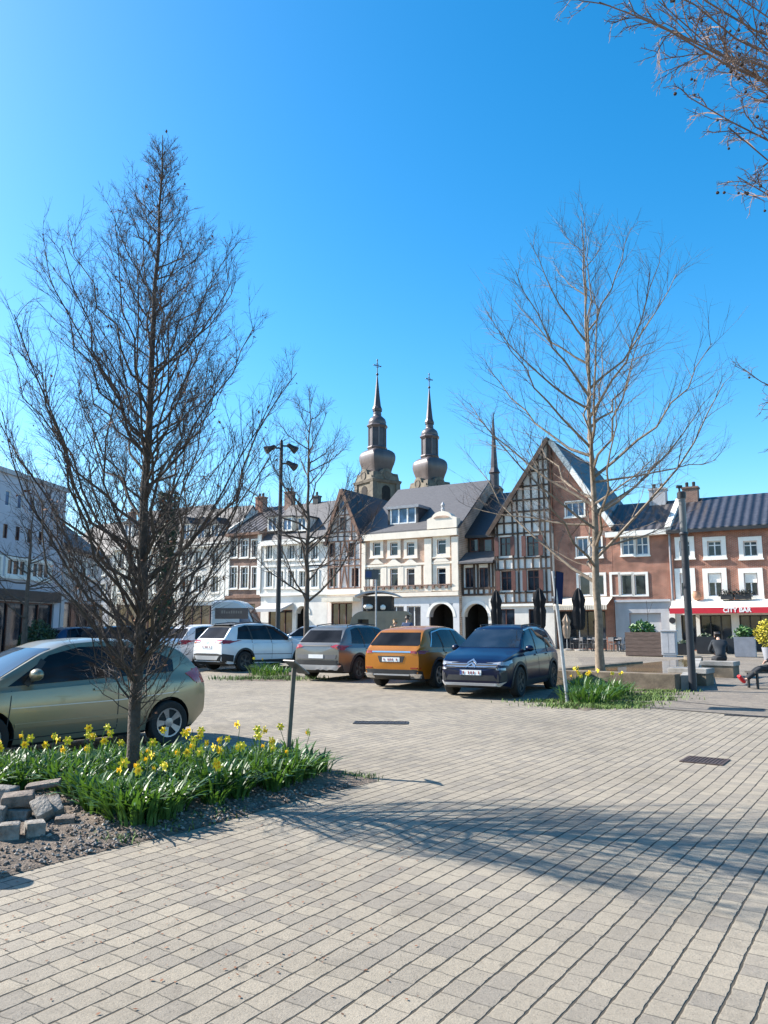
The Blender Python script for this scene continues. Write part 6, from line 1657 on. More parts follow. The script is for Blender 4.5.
c2 = Car(suv_spec(4.4, 1.82, 1.62, pw2, parts=parts_plain)); place(c2, 'parked_car', 'white car half hidden between the left tree and the white black roofed SUV', 199, 668, 56, (c2.sp['wx'][0], -.8))
c3 = Car(suv_spec(4.4, 1.8, 1.55, pk, parts=parts_plain)); place(c3, 'parked_car', 'black car far back on the left, seen over the roof of the pale gold hatchback', 112, 662, 58, (c3.sp['wx'][0], -.8))
c4 = Car(suv_spec(4.3, 1.78, 1.5, pnv, parts=parts_plain)); place(c4, 'parked_car', 'navy blue car behind the left tree, left of the black car', 70, 662, 58, (c4.sp['wx'][0], -.8))
c5 = Car(suv_spec(4.4, 1.8, 1.55, psl, parts=parts_plain)); place(c5, 'parked_car', 'blue grey car behind the grey SUV, partly hidden by the middle tree', 330, 655, 175, (c5.sp['wx'][0], .8))
# ================================================================== STREET FURNITURE
m_lampk = mat('black_lamp_paint', (.014, .014, .016), .5, var=.15)
m_col = mat('dark_grey_steel', (.022, .024, .03), .55, .1, var=.2, scale=2)
m_conc = mat('concrete', (.30, .285, .26), .9, var=.25, scale=1.6, bump=.35, bscale=25, dirt=(.17, .16, .145))
m_concd = mat('weathered_concrete', (.17, .135, .095), .9, var=.3, scale=2.2, bump=.4, bscale=25, dirt=(.075, .058, .04))
m_wood = mat('weathered_planks', (.13, .088, .07), .8, var=.35, scale=3, stretch=(1, 1, 8))
# tall floodlight mast
c = gx(277.5, 31); t = thing('street_lamp', 'tall black lamp mast with three floodlights beside the middle bare tree', 'street lamp', c, rad(10))
Ht = zat(285, 440, 31) - c.z
g = MB(); g.lathe([(.115, -.05), (.115, 1.2), (.1, 1.3), (.085, Ht * .6), (.07, Ht - .2), (.05, Ht)], 14); mast = g.build('mast', m_lampk, t, smooth=40)
for k, (az, dz, tl) in enumerate(((math.pi * .97, -.35, .5), (.1, -.25, .75), (-.15, -1.0, .7))):
    d = Vector((math.cos(az), math.sin(az) - .2, 0)).normalized(); p = Vector((0, 0, Ht + dz))
    g = MB(); q = p + d * .28; g.bar(p, q, .06); br = g.build('bracket', m_lampk, mast)
    fd = (d + Vector((0, 0, -tl))).normalized(); M = fd.to_track_quat('Z', 'Y').to_matrix().to_4x4(); M.translation = q + Vector((0, 0, .05))
    g = MB(); g.lathe([(.04, -.05), (.09, 0), (.1, .14), (.16, .34), (.17, .42), (.15, .41)], 14, M=M); fl = g.build('floodlight', m_lampk, t, smooth=40)
    g = MB(); g.lathe([(.145, .385), (.14, .40), (.01, .405)], 14, M=M); g.build('lens', m_cglass, fl)
# leaning sign post
b = gnd(568, 704); tp = at(553, 571, b.y - .15); t = thing('sign_post', 'leaning grey post with a dark blue sign seen edge on, beside the dark blue car', 'sign post', b)
g = MB(); v = tp - b; g.tube([Vector((0, 0, -.1)), v * .5, v], .038, 12); g.build('post', m_steel, t, smooth=50)
vd = v.normalized(); M = Matrix.Translation(v * .875) @ Matrix.Rotation(rad(62), 4, 'Z') @ Matrix.Rotation(rad(4), 4, 'X')
g = MB(); g.box(-.3, .3, -.035, -.015, -.36, .36, M=M @ Matrix.Translation((.24, 0, 0)), bev=.008); pn = g.build('sign_panel', mat('sign_back', (.02, .024, .036), .95, 0., var=.1, spec=.05), t)
g = MB(); g.box(-.28, .28, -.040, -.036, -.34, .34, M=M @ Matrix.Translation((.24, 0, 0))); g.build('sign_face', mat('sign_blue', (.010, .018, .06), .9, var=.15, spec=.05), pn)
g = MB(); 
for z in (-.22, .22): g.box(-.05, .06, -.016, .05, z - .02, z + .02, M=M)
g.build('clamp', m_steel, pn)
# dark steel light column
b = gnd(693, 691); Ht = zat(686, 494, b.y); t = thing('light_column', 'thick dark steel light column standing in front of the concrete bench blocks', 'lamp column', b)
g = MB(); g.lathe([(.145, -.05), (.145, .02), (.095, .03), (.092, Ht - 1.15)], 24); g.build('column', m_col, t, smooth=40)
g = MB(); g.lathe([(.088, Ht - 1.15), (.088, Ht - .18)], 24); 
hd = g.build('lamp_head', mat('frosted_lamp', (.12, .12, .12), .4, var=.1), t, smooth=40)
g = MB()
g.lathe([(.1, Ht - 1.16), (.112, Ht - 1.14), (.112, Ht - 1.1), (.1, Ht - 1.08)], 24)
g.build('louvre', m_col, hd, smooth=40)
g = MB(); g.lathe([(.11, Ht - .18), (.115, Ht - .03), (.08, Ht)], 24); g.build('cap', m_lampk, t, smooth=40)
g = MB(); g.tube([(-.05, 0, Ht), (-.05, 0, Ht + .1)], .03, 8); g.box(-.12, .02, -.05, .05, Ht + .1, Ht + .17, bev=.01); g.build('camera_box', m_lampk, t)
# low post with tilted plaque in the left bed
b = gnd(286, 773); t = thing('plaque_post', 'short wooden post with a tilted square plaque at the right end of the daffodil bed', 'plaque', b)
hp = zat(291, 668, b.y - .05)
g = MB(); v = Vector((.075, -.03, hp)); g.bar((0, 0, -.1), v, .06, .045, up=(1, .3, 0)); g.build('post', mat('weathered_post', (.11, .10, .085), .8, var=.35, scale=6), t)
M = Matrix.Translation(v + Vector((.02, 0, .005))) @ Matrix.Rotation(rad(38), 4, 'Z') @ Matrix.Rotation(rad(36), 4, 'Y')
g = MB(); g.box(-.13, .13, -.12, .12, 0, .016, M=M, bev=.004); pl = g.build('plaque', mat('plaque_plate', (.16, .15, .145), .45, .4, var=.2), t)
g = MB(); g.box(-.12, .12, -.11, .11, .0165, .019, M=M); g.build('plaque_face', mat('plaque_face', (.35, .35, .36), .4, .3, var=.2), pl)
# fountain basin: low wall in front, shallow brown water
def prism_xy(mb, pts, z0, z1):
    n = len(pts); mb.raw([(p[0], p[1], z0) for p in pts] + [(p[0], p[1], z1) for p in pts], [list(range(n))[::-1], list(range(n, 2 * n))] + [(i, (i + 1) % n, n + (i + 1) % n, n + i) for i in range(n)])
a = gnd(548, 684.5); b2 = gnd(676, 691.5); cl = Vector((b2.x - a.x, b2.y - a.y, 0)); Lw = cl.length; cl.normalize(); ninw = Vector((-cl.y, cl.x, 0))
t = thing('fountain', 'low concrete fountain basin with still brown water behind the right tree', 'fountain', a, math.atan2(cl.y, cl.x))
hw_ = zat(600, 671.5, gnd(600, 687).y) - a.z
Dp = 7.6
g = MB(); g.box(0, Lw, 0, .42, -.2, hw_, bev=.02); g.build('front_wall', m_concd, t)
g = MB(); g.box(-.4, -.005, 0, Dp, -.2, hw_ - .004, bev=.02); g.build('side_wall', m_concd, t)
m_water, ntw, bw = _mk('still_water'); bw.inputs['Base Color'].default_value = (.19, .125, .055, 1); bw.inputs['Roughness'].default_value = .06; bw.inputs['IOR'].default_value = 1.33
nw = N(ntw, 'ShaderNodeTexNoise'); nw.inputs['Scale'].default_value = 5; bpw = N(ntw, 'ShaderNodeBump'); bpw.inputs['Strength'].default_value = .06; bpw.inputs['Distance'].default_value = .03; ntw.links.new(nw.outputs['Fac'], bpw.inputs['Height']); ntw.links.new(bpw.outputs[0], bw.inputs['Normal'])
Mi_ = (Matrix.Translation(a) @ Matrix.Rotation(math.atan2(cl.y, cl.x), 4, 'Z')).inverted()
lc = lambda px, py: tuple((Mi_ @ gnd(px, py)).to_2d())
C_, D_ = lc(694, 664.5), (.0, lc(694, 664.5)[1] + .6)
g = MB(); prism_xy(g, [(0, .425), (Lw - .003, .425), C_, D_], -.15, hw_ - .07); g.build('water', m_water, t)
g = MB(); B_ = Vector((Lw, .425)); Cv = Vector(C_); Dv = Vector(D_); e_ = (Cv - B_).normalized(); n_ = Vector((e_.y, -e_.x)) * .3
prism_xy(g, [(B_.x + .003, B_.y), (B_.x + n_.x, B_.y + n_.y + .2), (Cv.x + n_.x, Cv.y + n_.y), (Cv.x + .003, Cv.y)], -.2, hw_ - .04); g.build('side_wall', m_conc, t)
g = MB(); e_ = (Dv - Cv).normalized(); n_ = Vector((e_.y, -e_.x)) * .35
prism_xy(g, [(Cv.x, Cv.y + .003), (Cv.x + n_.x, Cv.y + n_.y), (Dv.x - .4 + n_.x, Dv.y + n_.y), (Dv.x - .4, Dv.y + .003)], -.2, hw_ + .0); g.build('back_wall', m_concd, t); FLOC = (C_, D_, Lw)
# terrace floor slab in front of the facades
tf = [row_pt(556), row_pt(800)]
# concrete bench blocks
def block(px, py, w_, d_, h_, rz, label, slab):
    p = gnd(px, py); t = thing('bench_block', label, 'bench', p, rad(rz))
    g = MB(); g.box(-w_/2 + .03, w_/2 - .03, -d_/2 + .03, d_/2 - .03, -.1, h_ - .14); g.build('base', m_concd, t)
    g = MB(); g.box(-w_/2, w_/2, -d_/2, d_/2, h_ - .138, h_, bev=.015); g.build('seat', m_conc, t)
block(692, 684.5, 1.05, .8, .46, -38, 'weathered concrete bench block right behind the dark steel column', 1)
block(721, 677, 1.0, .8, .5, -38, 'longer concrete bench block with a man in dark clothes sitting on it', 1)
# timber seat at right edge
p = gnd(764, 689); t = thing('bench', 'dark metal bench cut off by the right edge, someone in red shoes sitting on it', 'bench', p, rad(8))
BEN = p.copy()
g = MB(); g.box(-.25, 1.5, -.05, .42, .40, .45); g.build('seat', mat('dark_slats', (.05, .045, .04), .7, var=.3), t)
for x in (-.2, 1.42):
    for y in (-.01, .38): g = MB(); g.box(x, x + .05, y - .025, y + .025, 0, .399); g.build('leg', m_lampk, t)
# ---- planters
def planter(name, label, px, py, w_, d_, h_, rz, m, plant, lab_cat='planter', Y=None):
    p = gx(px, Y) if Y else gnd(px, py); t = thing(name, label, lab_cat, p, rad(rz))
    g = MB(); e = .06; g.box(-w_/2, w_/2, -d_/2, -d_/2 + e, 0.02, h_); g.box(-w_/2, w_/2, d_/2 - e, d_/2, .02, h_); g.box(-w_/2, -w_/2 + e, -d_/2 + e, d_/2 - e, .02, h_); g.box(w_/2 - e, w_/2, -d_/2 + e, d_/2 - e, .02, h_); bx = g.build('box', m, t)
    g = MB(); g.box(-w_/2 + e, w_/2 - e, -d_/2 + e, d_/2 - e, h_ - .2, h_ - .06); g.build('soil', m_soil, t)
    if plant: plant(t, w_, d_, h_)
    return t
m_leafg = mat('planter_leaf', (.07, .15, .035), .5, var=.5, scale=4)
m_yell = mat('yellow_leaf', (.42, .36, .02), .6, var=.4, scale=4)
def bushy(t, w_, d_, h_):
    g = MB(); leafball(g, (-w_*.1, 0, h_ + .25), .42, 260, .10, rg, (1.4, 1, .8)); leafball(g, (.2, 0, h_ + .15), .3, 100, .1, rg); g.build('plants', m_leafg, t)
    g = MB(); g.tube([(.1, 0, h_ - .1), (.14, 0, h_ + .8), (.1, .02, h_ + 1.6)], .012, 5); g.tube([(.12, 0, h_ + .8), (.4, 0, h_ + 1.5)], .009, 4); g.build('bare_stem', m_twig, t)
pY = gnd(646, 656).y
pt_ = planter('wooden_planter', 'big square wooden planter with green plants standing in front of the grey garage', 647, 656, 1.75, 1.45, 1.2, -30, m_wood, bushy)
g = MB()
for k in range(6): z = .04 + k * .195; g.box(-.89, .89, -.745, -.728, z, z + .18); g.box(.878, .895, -.72, .73, z, z + .18)
g.build('planks', m_wood, pt_)
# utility cabinet
p = gnd(670, 657); t = thing('utility_cabinet', 'pale grey utility cabinet between the wooden planter and the bar', 'cabinet', p, rad(-30))
g = MB(); g.box(-.35, .35, -.2, .2, .1, 1.25, bev=.01); g.box(-.3, .3, -.17, .17, -.05, .1); g.build('body', m_greyr, t)
g = MB(); g.box(-.4, .4, -.25, .25, 1.253, 1.32, bev=.01); g.build('lid', m_greyr, t); g = MB(); g.box(-.3, -.01, -.22, -.203, .2, 1.2); g.box(.01, .3, -.22, -.203, .2, 1.2); g.build('door', m_pale, t)
m_black2 = mat('black_planter', (.02, .021, .024), .5, var=.2); m_gpl = mat('grey_planter', (.24, .25, .28), .6, var=.15)
def low(t, w_, d_, h_):
    g = MB(); leafball(g, (0, 0, h_ + .03), w_ * .38, 90, .06, rg, (1, 1, .45)); g.build('plants', m_ivy, t)
def tuft(t, w_, d_, h_):
    g = MB(); leafball(g, (0, 0, h_ + .25), .38, 320, .085, rg, (1.1, 1, .8)); g.build('plants', m_leafg, t)
BP = ((707, 654, 'black planter box standing just left of the sitting man', .95, .7, .95), (684, 655, 'low black planter box by the white door post of the bar', .9, .6, .6), (735, 654, 'black planter box between the sitting man and the grey planter', .8, .6, .85))
for px, py, lab, w_, d_, h_ in BP: planter('planter', lab, px, py, w_, d_, h_, -28, m_black2, low)
planter('planter', 'light grey square planter with a leafy green plant in front of the bar', 746, 657, .95, .9, .98, -28, m_gpl, tuft)
p = gnd(770, 661); t = thing('potted_shrub', 'round yellow green shrub in a grey pot at the right edge', 'potted shrub', p)
g = MB(); g.lathe([(.22, 0), (.30, .5), (.31, .6), (.27, .6), (.26, .5)], 16); g.build('pot', m_gpl, t, smooth=40)
g = MB(); g.tube([(0, 0, .5), (.01, 0, .9), (0, 0, 1.2)], .03, 6); g.build('stem', m_bark_mid, t)
g = MB(); leafball(g, (0, 0, 1.25), .56, 1300, .055, rg, (1, 1, 1.05)); g.build('foliage', m_yell, t)
# ---- terrace: closed parasols, chairs and tables in front of the brick house
m_canvas = mat('black_canvas', (.016, .016, .018), .9, var=.3); m_canvasb = mat('beige_canvas', (.42, .33, .25), .9, var=.15)
def parasol(px, Y, ptop, label, m, w_=.26):
    p = gx(px, Y); H_ = zat(px, ptop, Y) - p.z; t = thing('closed_parasol', label, 'parasol', p)
    g = MB(); g.tube([(0, 0, .1), (0, 0, H_ - .05)], .03, 8); g.build('pole', m_steel, t)
    g = MB(); g.lathe([(.35, 0), (.35, .08), (.06, .12)], 14); g.build('base', m_conc, t, smooth=40)
    g = MB(); n = 16; base = 0; lo = max(.75, H_ * .33)
    prof = [(.55, lo), (.85, lo + .25), (1.0, lo + (H_ - lo) * .45), (.8, lo + (H_ - lo) * .55), (1.05, lo + (H_ - lo) * .72), (.45, H_ - .15), (.1, H_)]
    for r, z in prof:
        for k in range(n):
            a_ = 2 * math.pi * k / n; rr = w_ * r * (1 + .28 * (-1) ** k); g.v.append((rr * math.cos(a_), rr * math.sin(a_), z))
    for j in range(len(prof) - 1):
        for k in range(n): k2 = (k + 1) % n; g.f.append([j * n + k, j * n + k2, (j + 1) * n + k2, (j + 1) * n + k]); g.m.append(0)
    g.f.append([(len(prof) - 1) * n + k for k in range(n)]); g.m.append(0); g.f.append([k for k in range(n)][::-1]); g.m.append(0)
    g.build('canopy', m, t)
Yt = row_pt(500).y - 3.2
parasol(497, row_pt(497).y - 3.5, 590, 'closed black parasol in front of the archway, leftmost of the three', m_canvas, .3)
parasol(540.5, row_pt(540).y - 3.0, 588, 'closed black parasol in front of the black and white gable house', m_canvas, .34)
parasol(580, row_pt(580).y - 3.2, 588, 'closed black parasol in front of the brick house, beside the right tree', m_canvas, .34)
parasol(567, row_pt(567).y - 3.0, 614, 'closed beige parasol beside the black one in front of the brick house', m_canvasb, .22)
m_chair = mat('cafe_chair', (.10, .10, .105), .5, .3, var=.2); m_table = mat('cafe_table', (.30, .30, .31), .4, .3, var=.15)
def cafe_chair(group, label):
    t = thing('cafe_chair', label, 'chair', (0, 0, 0), 0, group)
    g = MB(); g.box(-.21, .21, -.2, .2, .43, .46, bev=.01); g.build('seat', m_chair, t)
    g = MB(); g.box(-.2, .2, .19, .215, .62, .86); g.bar((-.19, .2, .45), (-.19, .205, .62), .025); g.bar((.19, .2, .45), (.19, .205, .62), .025); g.build('backrest', m_chair, t)
    for x in (-.18, .18):
        for y in (-.17, .17): g = MB(); g.bar((x, y, .43), (x * 1.1, y * 1.12, 0), .024); g.build('leg', m_chair, t)
    return t
def cafe_table(group, label):
    t = thing('cafe_table', label, 'table', (0, 0, 0), 0, group)
    g = MB(); g.lathe([(.36, .72), (.37, .735), (.36, .75)], 18); g.build('tabletop', m_table, t)
    g = MB(); g.tube([(0, 0, .02), (0, 0, .72)], .03, 8); g.build('leg', m_chair, t); g = MB(); g.lathe([(.25, 0), (.24, .02), (.04, .05)], 14); g.build('foot', m_chair, t)
    return t
rgt = random.Random(4); ch0 = tb0 = None
CG, CL = 'dark chairs on the cafe terrace', 'dark cafe chair on the terrace in front of the brick house and its neighbours'
TG, TL = 'small round tables on the cafe terrace', 'small round cafe table on the terrace in front of the brick house'
for px, dy in ((562, 3.9), (573, 4.3), (586, 4.0), (597, 4.4), (609, 3.9), (617, 4.4), (626, 4.0)):
    r0 = row_pt(px); c0 = Vector((r0.x, r0.y - dy, 0)); c0.z = gz(c0.x, c0.y)
    if tb0 is None: tb0 = tt = cafe_table(TG, TL)
    else: tt = copy_tree(tb0)
    tt.location = c0
    for a_ in (0.3, 2.0, 3.6, 5.1):
        if rgt.random() < .12: continue
        a2 = a_ + rgt.uniform(-.3, .3)
        if ch0 is None: ch0 = cc = cafe_chair(CG, CL)
        else: cc = copy_tree(ch0)
        cc.location = c0 + Vector((math.cos(a2), math.sin(a2), 0)) * .62; cc.rotation_euler.z = a2 - math.pi / 2
# ---- white delivery van, food trailer
t = thing('delivery_van', 'white high roofed delivery van with a brown panel on its side, behind the white SUV', 'van', gx(241, 43), rad(-4))
Yv = 43; X0 = gx(214.5, Yv).x - t.location.x; X1 = gx(269, Yv).x - t.location.x; zt = zat(240, 600.5, Yv) - t.location.z
g = MB(); L_ = X1 - X0
side = [(X0, .35), (X1 - .05, .35), (X1, .6), (X1 - .08, 1.15), (X1 - .5, 1.32), (X1 - 1.05, zt * .86), (X1 - 1.45, zt * .97), (X1 - 1.8, zt), (X0 + .15, zt), (X0, zt - .15)]
g.prism(side, -.98, .98); bd = g.build('body', pw, t)
bm = bmesh.new(); bm.from_mesh(bd.data); bmesh.ops.recalc_face_normals(bm, faces=bm.faces); bmesh.ops.bevel(bm, geom=[e for e in bm.edges if abs(e.verts[0].co.y - e.verts[1].co.y) < .01], offset=.1, segments=3, affect='EDGES'); bm.to_mesh(bd.data); bm.free(); bd.data.shade_smooth(); bd.data.set_sharp_from_angle(angle=rad(40))
g = MB(); ax0 = gx(219, Yv).x - t.location.x; ax1 = gx(252, Yv).x - t.location.x; g.box(ax0, ax1, -1.0, -.983, zat(235, 619, Yv) - t.location.z, zat(235, 608.5, Yv) - t.location.z); sidep = g.build('side_panel', mat('brown_panel', (.17, .12, .10), .6, var=.15), t)
g = MB(); rgv = random.Random(2)
zc = zat(235, 612.5, Yv) - t.location.z
for k in range(9):
    x = ax0 + .35 + k * .13; g.box(x, x + .08, -1.006, -1.001, zc - .07, zc + rgv.uniform(.03, .09))
g.build('faded_marks', mat('faded_marks', (.34, .27, .22), .7, var=.1), sidep)
g = MB(); g.prism([(X1 - 1.4, 1.4), (X1 - .62, 1.4), (X1 - 1.1, zt * .84), (X1 - 1.4, zt * .84)], -.992, -.984); g.build('side_window', m_paneb, t)
g = MB(); g.raw([(X1 - .46, -.85, 1.4), (X1 - .46, .85, 1.4), (X1 - 1.0, .8, zt * .86), (X1 - 1.0, -.8, zt * .86)], [(0, 1, 2, 3)]); g.build('windscreen', m_cglass, t)
for x in (X0 + .9, X1 - .85):
    for y in (-.93, .93):
        g = MB(); g.lathe([(.2, -.1), (.34, -.1), (.36, -.06), (.36, .06), (.34, .1), (.2, .1)], 20, M=Matrix.Translation((x, y, .36)) @ Matrix.Rotation(math.pi / 2, 4, 'X')); g.build('wheel', m_tyre, t)
# food trailer
Yf = 44; t = thing('food_trailer', 'rounded beige food trailer with a raised dark hatch under a pale canopy', 'food trailer', gx(385, Yf), rad(-6))
o_ = t.location; X0 = gx(352, Yf).x - o_.x; X1 = gx(411, Yf).x - o_.x; zt = zat(380, 611.5, Yf) - o_.z
m_beige = mat('beige_paint', (.24, .20, .145), .5, var=.2, scale=1.5, coat=.3)
g = MB(); r_ = .75; poly = [(X0, .5), (X1, .5)] + [(X1 - .25 + .25 * math.cos(q), zt - .25 + .25 * math.sin(q)) for q in (math.pi / 2 * k / 5 for k in range(6))] + [(X0 + r_ + r_ * math.cos(q), zt - r_ + r_ * math.sin(q)) for q in (math.pi / 2 + math.pi / 2 * k / 7 for k in range(8))]
g.prism(poly, -1.0, 1.0); g.build('body', m_beige, t)
g = MB(); g.box(X0 + .45, X0 + 1.05, -1.02, -1.003, zt - .95, zt - .45); g.build('window', m_cglass, t)
for x in (X0 + 1.0, X1 - 1.0):
    g = MB(); g.lathe([(.15, -.1), (.33, -.1), (.33, .1), (.15, .1)], 18, M=Matrix.Translation((x, -.9, .33)) @ Matrix.Rotation(math.pi / 2, 4, 'X')); g.build('wheel', m_tyre, t)
hx0, hx1 = gx(364.5, Yf).x - o_.x, gx(393, Yf).x - o_.x; hz = zat(380, 596.5, Yf) - o_.z
g = MB(); g.box(hx0, hx1, -.8, .8, zt + .003, hz); ht_ = g.build('hatch', mat('dark_brown_hatch', (.035, .028, .022), .7, var=.3), t)
cx0, cx1 = gx(357, Yf).x - o_.x, gx(401, Yf).x - o_.x; top = zat(380, 593.5, Yf) - o_.z; n = 12
up = [(cx0 + (cx1 - cx0) * k / n, hz + .02 + (top - hz + .1) * math.sin(math.pi * k / n) ** .8) for k in range(n + 1)]
g = MB(); g.prism(up + [(x, z - .09) for x, z in up[::-1]], -1.1, 1.1); g.build('canopy', m_greyr, t)
for x, rr in ((gx(368.5, Yf).x - o_.x, .2), (gx(383, Yf).x - o_.x, .16)):
    q = o_ + Vector((x, -.95, zt + .06)); pb_ = thing('paper_lantern' if rr < .18 else 'white_dome', 'round white ball in front of the dark hatch of the food trailer' if rr < .18 else 'white dome shaped cover beside the round white ball on the food trailer', 'decoration', q)
    g = MB(); g.ico((0, 0, rr * .9), rr, 2, (1, .8, 1) if rr < .18 else (1.35, .8, .75)); g.build('shell', m_trim, pb_, smooth=70); g = MB(); g.lathe([(rr * .5, -.05), (rr * .45, .06)], 12); g.build('stand', m_black, pb_)
# dark sign on a pole in front of the cream house
Ys = 41; p = gx(376, Ys); t = thing('road_sign', 'dark rectangular sign on a grey pole in front of the cream house', 'sign', p, rad(4)); zt_ = zat(376, 569.5, Ys) - p.z; zb_ = zat(376, 579.5, Ys) - p.z
g = MB(); g.tube([(0, 0, -.1), (0, 0, zt_)], .045, 8); g.build('pole', m_steel, t); x0 = gx(364.5, Ys).x - p.x; x1 = gx(378.5, Ys).x - p.x
g = MB(); g.box(x0, x1, -.07, -.047, zb_, zt_, bev=.005); sg_ = g.build('sign_panel', mat('sign_dark', (.075, .085, .09), .5, .2, var=.2), t)
g = MB(); g.box(x0 + .04, x0 + .36, -.076, -.0705, zb_ + .1, zt_ - .1); g.build('sign_symbol', mat('sign_symbol', (.02, .05, .14), .5, var=.1), sg_)
# ================================================================== PEOPLE
m_skin = mat('skin', (.50, .30, .22), .6, var=.08, scale=8)
def skin_chain(name, chains, m, parent, sub=2):
    """chains: list of [(pos, radius)...] ; first vertex of a chain may name an earlier vertex by index"""
    vs, es, rs = [], [], []
    for ch in chains:
        prev = None
        for e in ch:
            if isinstance(e, int): prev = e; continue
            vs.append(tuple(e[0])); rs.append(e[1]); i = len(vs) - 1
            if prev is not None: es.append((prev, i))
            prev = i
    me = bpy.data.meshes.new(name); me.from_pydata(vs, es, []); o = bpy.data.objects.new(name, me); col.objects.link(o)
    md = o.modifiers.new('skin', 'SKIN'); me.skin_vertices.new() if not me.skin_vertices else None
    sv = me.skin_vertices[0].data
    for i, r in enumerate(rs): sv[i].radius = (r, r)
    sv[0].use_root = True
    md.use_smooth_shade = True
    s2 = o.modifiers.new('sub', 'SUBSURF'); s2.levels = sub; s2.render_levels = sub
    dg = bpy.context.evaluated_depsgraph_get(); dg.update()
    m2 = bpy.data.meshes.new_from_object(o.evaluated_get(dg)); bpy.data.objects.remove(o)
    m2.materials.clear(); m2.materials.append(m); m2.shade_smooth()
    o = bpy.data.objects.new(name, m2); col.objects.link(o); o.parent = parent
    return o
def person(label, loc, rz, J, coat, trousers, hair, shoes, bag=None):
    """J: joint positions in local space, facing -y"""
    t = thing('person', label, 'person', loc, rz)
    V = {k: Vector(v) for k, v in J.items()}
    def mid(a, b, q=.5): return V[a].lerp(V[b], q)
    head = V['head']; neck = V['neck']
    fd = V.get('face', Vector((0, -1, 0))).normalized(); upv = (head - neck).normalized(); rt = fd.cross(upv).normalized()
    def hand(wr, el):
        d = (V[wr] - V[el]).normalized(); s_ = d.orthogonal().normalized(); out = []
        pal = V[wr] + d * .075
        base = []
        return d, s_, pal
    ch = [[(V['pelvis'], .10), (mid('pelvis', 'chest'), .09), (V['chest'], .11), (neck, .06), (neck.lerp(head, .45), .058), (head - upv * .02, .088), (head + upv * .09, .078)]]
    n0 = 7
    idx = n0
    for sd in ('l', 'r'):
        ch.append([2, (V['sh' + sd], .07), (V['el' + sd], .05), (V['wr' + sd], .032), (V['wr' + sd] + (V['wr' + sd] - V['el' + sd]).normalized() * .07, .036)])
        hi = idx + 3; idx += 4
        d = (V['wr' + sd] - V['el' + sd]).normalized(); s_ = d.orthogonal().normalized(); c_ = d.cross(s_)
        root = V['wr' + sd] + d * .08
        for k, ln in enumerate((.07, .08, .075, .06)):
            o_ = s_ * (.027 - .018 * k); ch.append([hi, (root + o_ + d * .02, .009), (root + o_ + d * ln * .7, .008), (root + o_ * 1.1 + d * ln + c_ * .025, .007)]); idx += 3
        ch.append([hi, (V['wr' + sd] + d * .04 + s_ * .035, .010), (V['wr' + sd] + d * .075 + s_ * .06 + c_ * .012, .009)]); idx += 2
        ch.append([0, (V['hip' + sd], .095), (mid('hip' + sd, 'kn' + sd), .08), (V['kn' + sd], .058), (mid('kn' + sd, 'an' + sd, .4), .052), (V['an' + sd], .036), (V['toe' + sd], .034)]); idx += 6
    skin_chain('body', ch, m_skin, t)
    skin_chain('jacket', [[(V['pelvis'] - Vector((0, 0, .03)), .172), (mid('pelvis', 'chest', .25), .172), (mid('pelvis', 'chest', .6), .165), (V['chest'], .175), (mid('chest', 'neck', .7), .10)]] + [[3, (V['sh' + s_], .088), (mid('sh' + s_, 'el' + s_), .072), (V['el' + s_], .066), (mid('el' + s_, 'wr' + s_, .95), .048)] for s_ in 'lr'], coat, t)
    skin_chain('trousers', [[(V['pelvis'] + Vector((0, 0, .03)), .15), (V['pelvis'] - Vector((0, 0, .03)), .14)]] + [[1, (V['hip' + s_], .108), (mid('hip' + s_, 'kn' + s_), .094), (V['kn' + s_], .073), (mid('kn' + s_, 'an' + s_, .9), .058)] for s_ in 'lr'], trousers, t)
    skin_chain('hair', [[(head + upv * .035 - fd * .03, .098), (head + upv * .10 - fd * .015, .085), (head + upv * .12 + fd * .03, .06)], [0, (head - upv * .05 - fd * .055, .07)]], hair, t)
    g = MB(); Mh = Matrix((rt, -fd, upv)).transposed().to_4x4(); Mh.translation = head
    for x in (-.032, .032): g.ico(Mh @ Vector((x, -.086, .03)), .012, 1)
    g.build('eyes', m_black, t); g = MB(); g.ico(Mh @ Vector((0, -.098, -.002)), .017, 1, (1, 1.2, 1.4)); 
    for x in (-.088, .088): g.ico(Mh @ Vector((x, .0, .01)), .024, 1, (.5, 1, 1.4))
    g.build('nose_and_ears', m_skin, t); g = MB(); g.box(-.022, .022, -.096, -.088, -.045, -.036, M=Mh); g.build('mouth', mat('lips', (.35, .13, .11), .6, var=.05), t)
    for s_ in 'lr':
        d = (V['toe' + s_] - V['an' + s_]).normalized(); a_ = V['an' + s_]
        skin_chain('shoe', [[(a_ - d * .06 + V.get('sole', Vector((0, 0, -.03))) * .6, .046), (a_.lerp(V['toe' + s_], .4) + V.get('sole', Vector((0, 0, -.03))), .05), (V['toe' + s_] + V.get('sole', Vector((0, 0, -.03))) * .9, .046)]], shoes, t)
    return t
m_navy = mat('dark_jacket', (.022, .028, .036), .9, var=.25); m_jeans = mat('dark_trousers', (.018, .02, .024), .9, var=.25); m_hair = mat('dark_hair', (.02, .014, .01), .6, var=.3); m_hairb = mat('blond_hair', (.30, .20, .11), .6, var=.3)
m_redsh = mat('red_shoe', (.55, .012, .02), .6, var=.1); m_shoe = mat('dark_shoe', (.02, .018, .016), .6, var=.2); m_coatb = mat('blue_coat', (.035, .06, .13), .9, var=.2); m_coatt = mat('tan_coat', (.25, .17, .11), .9, var=.2)
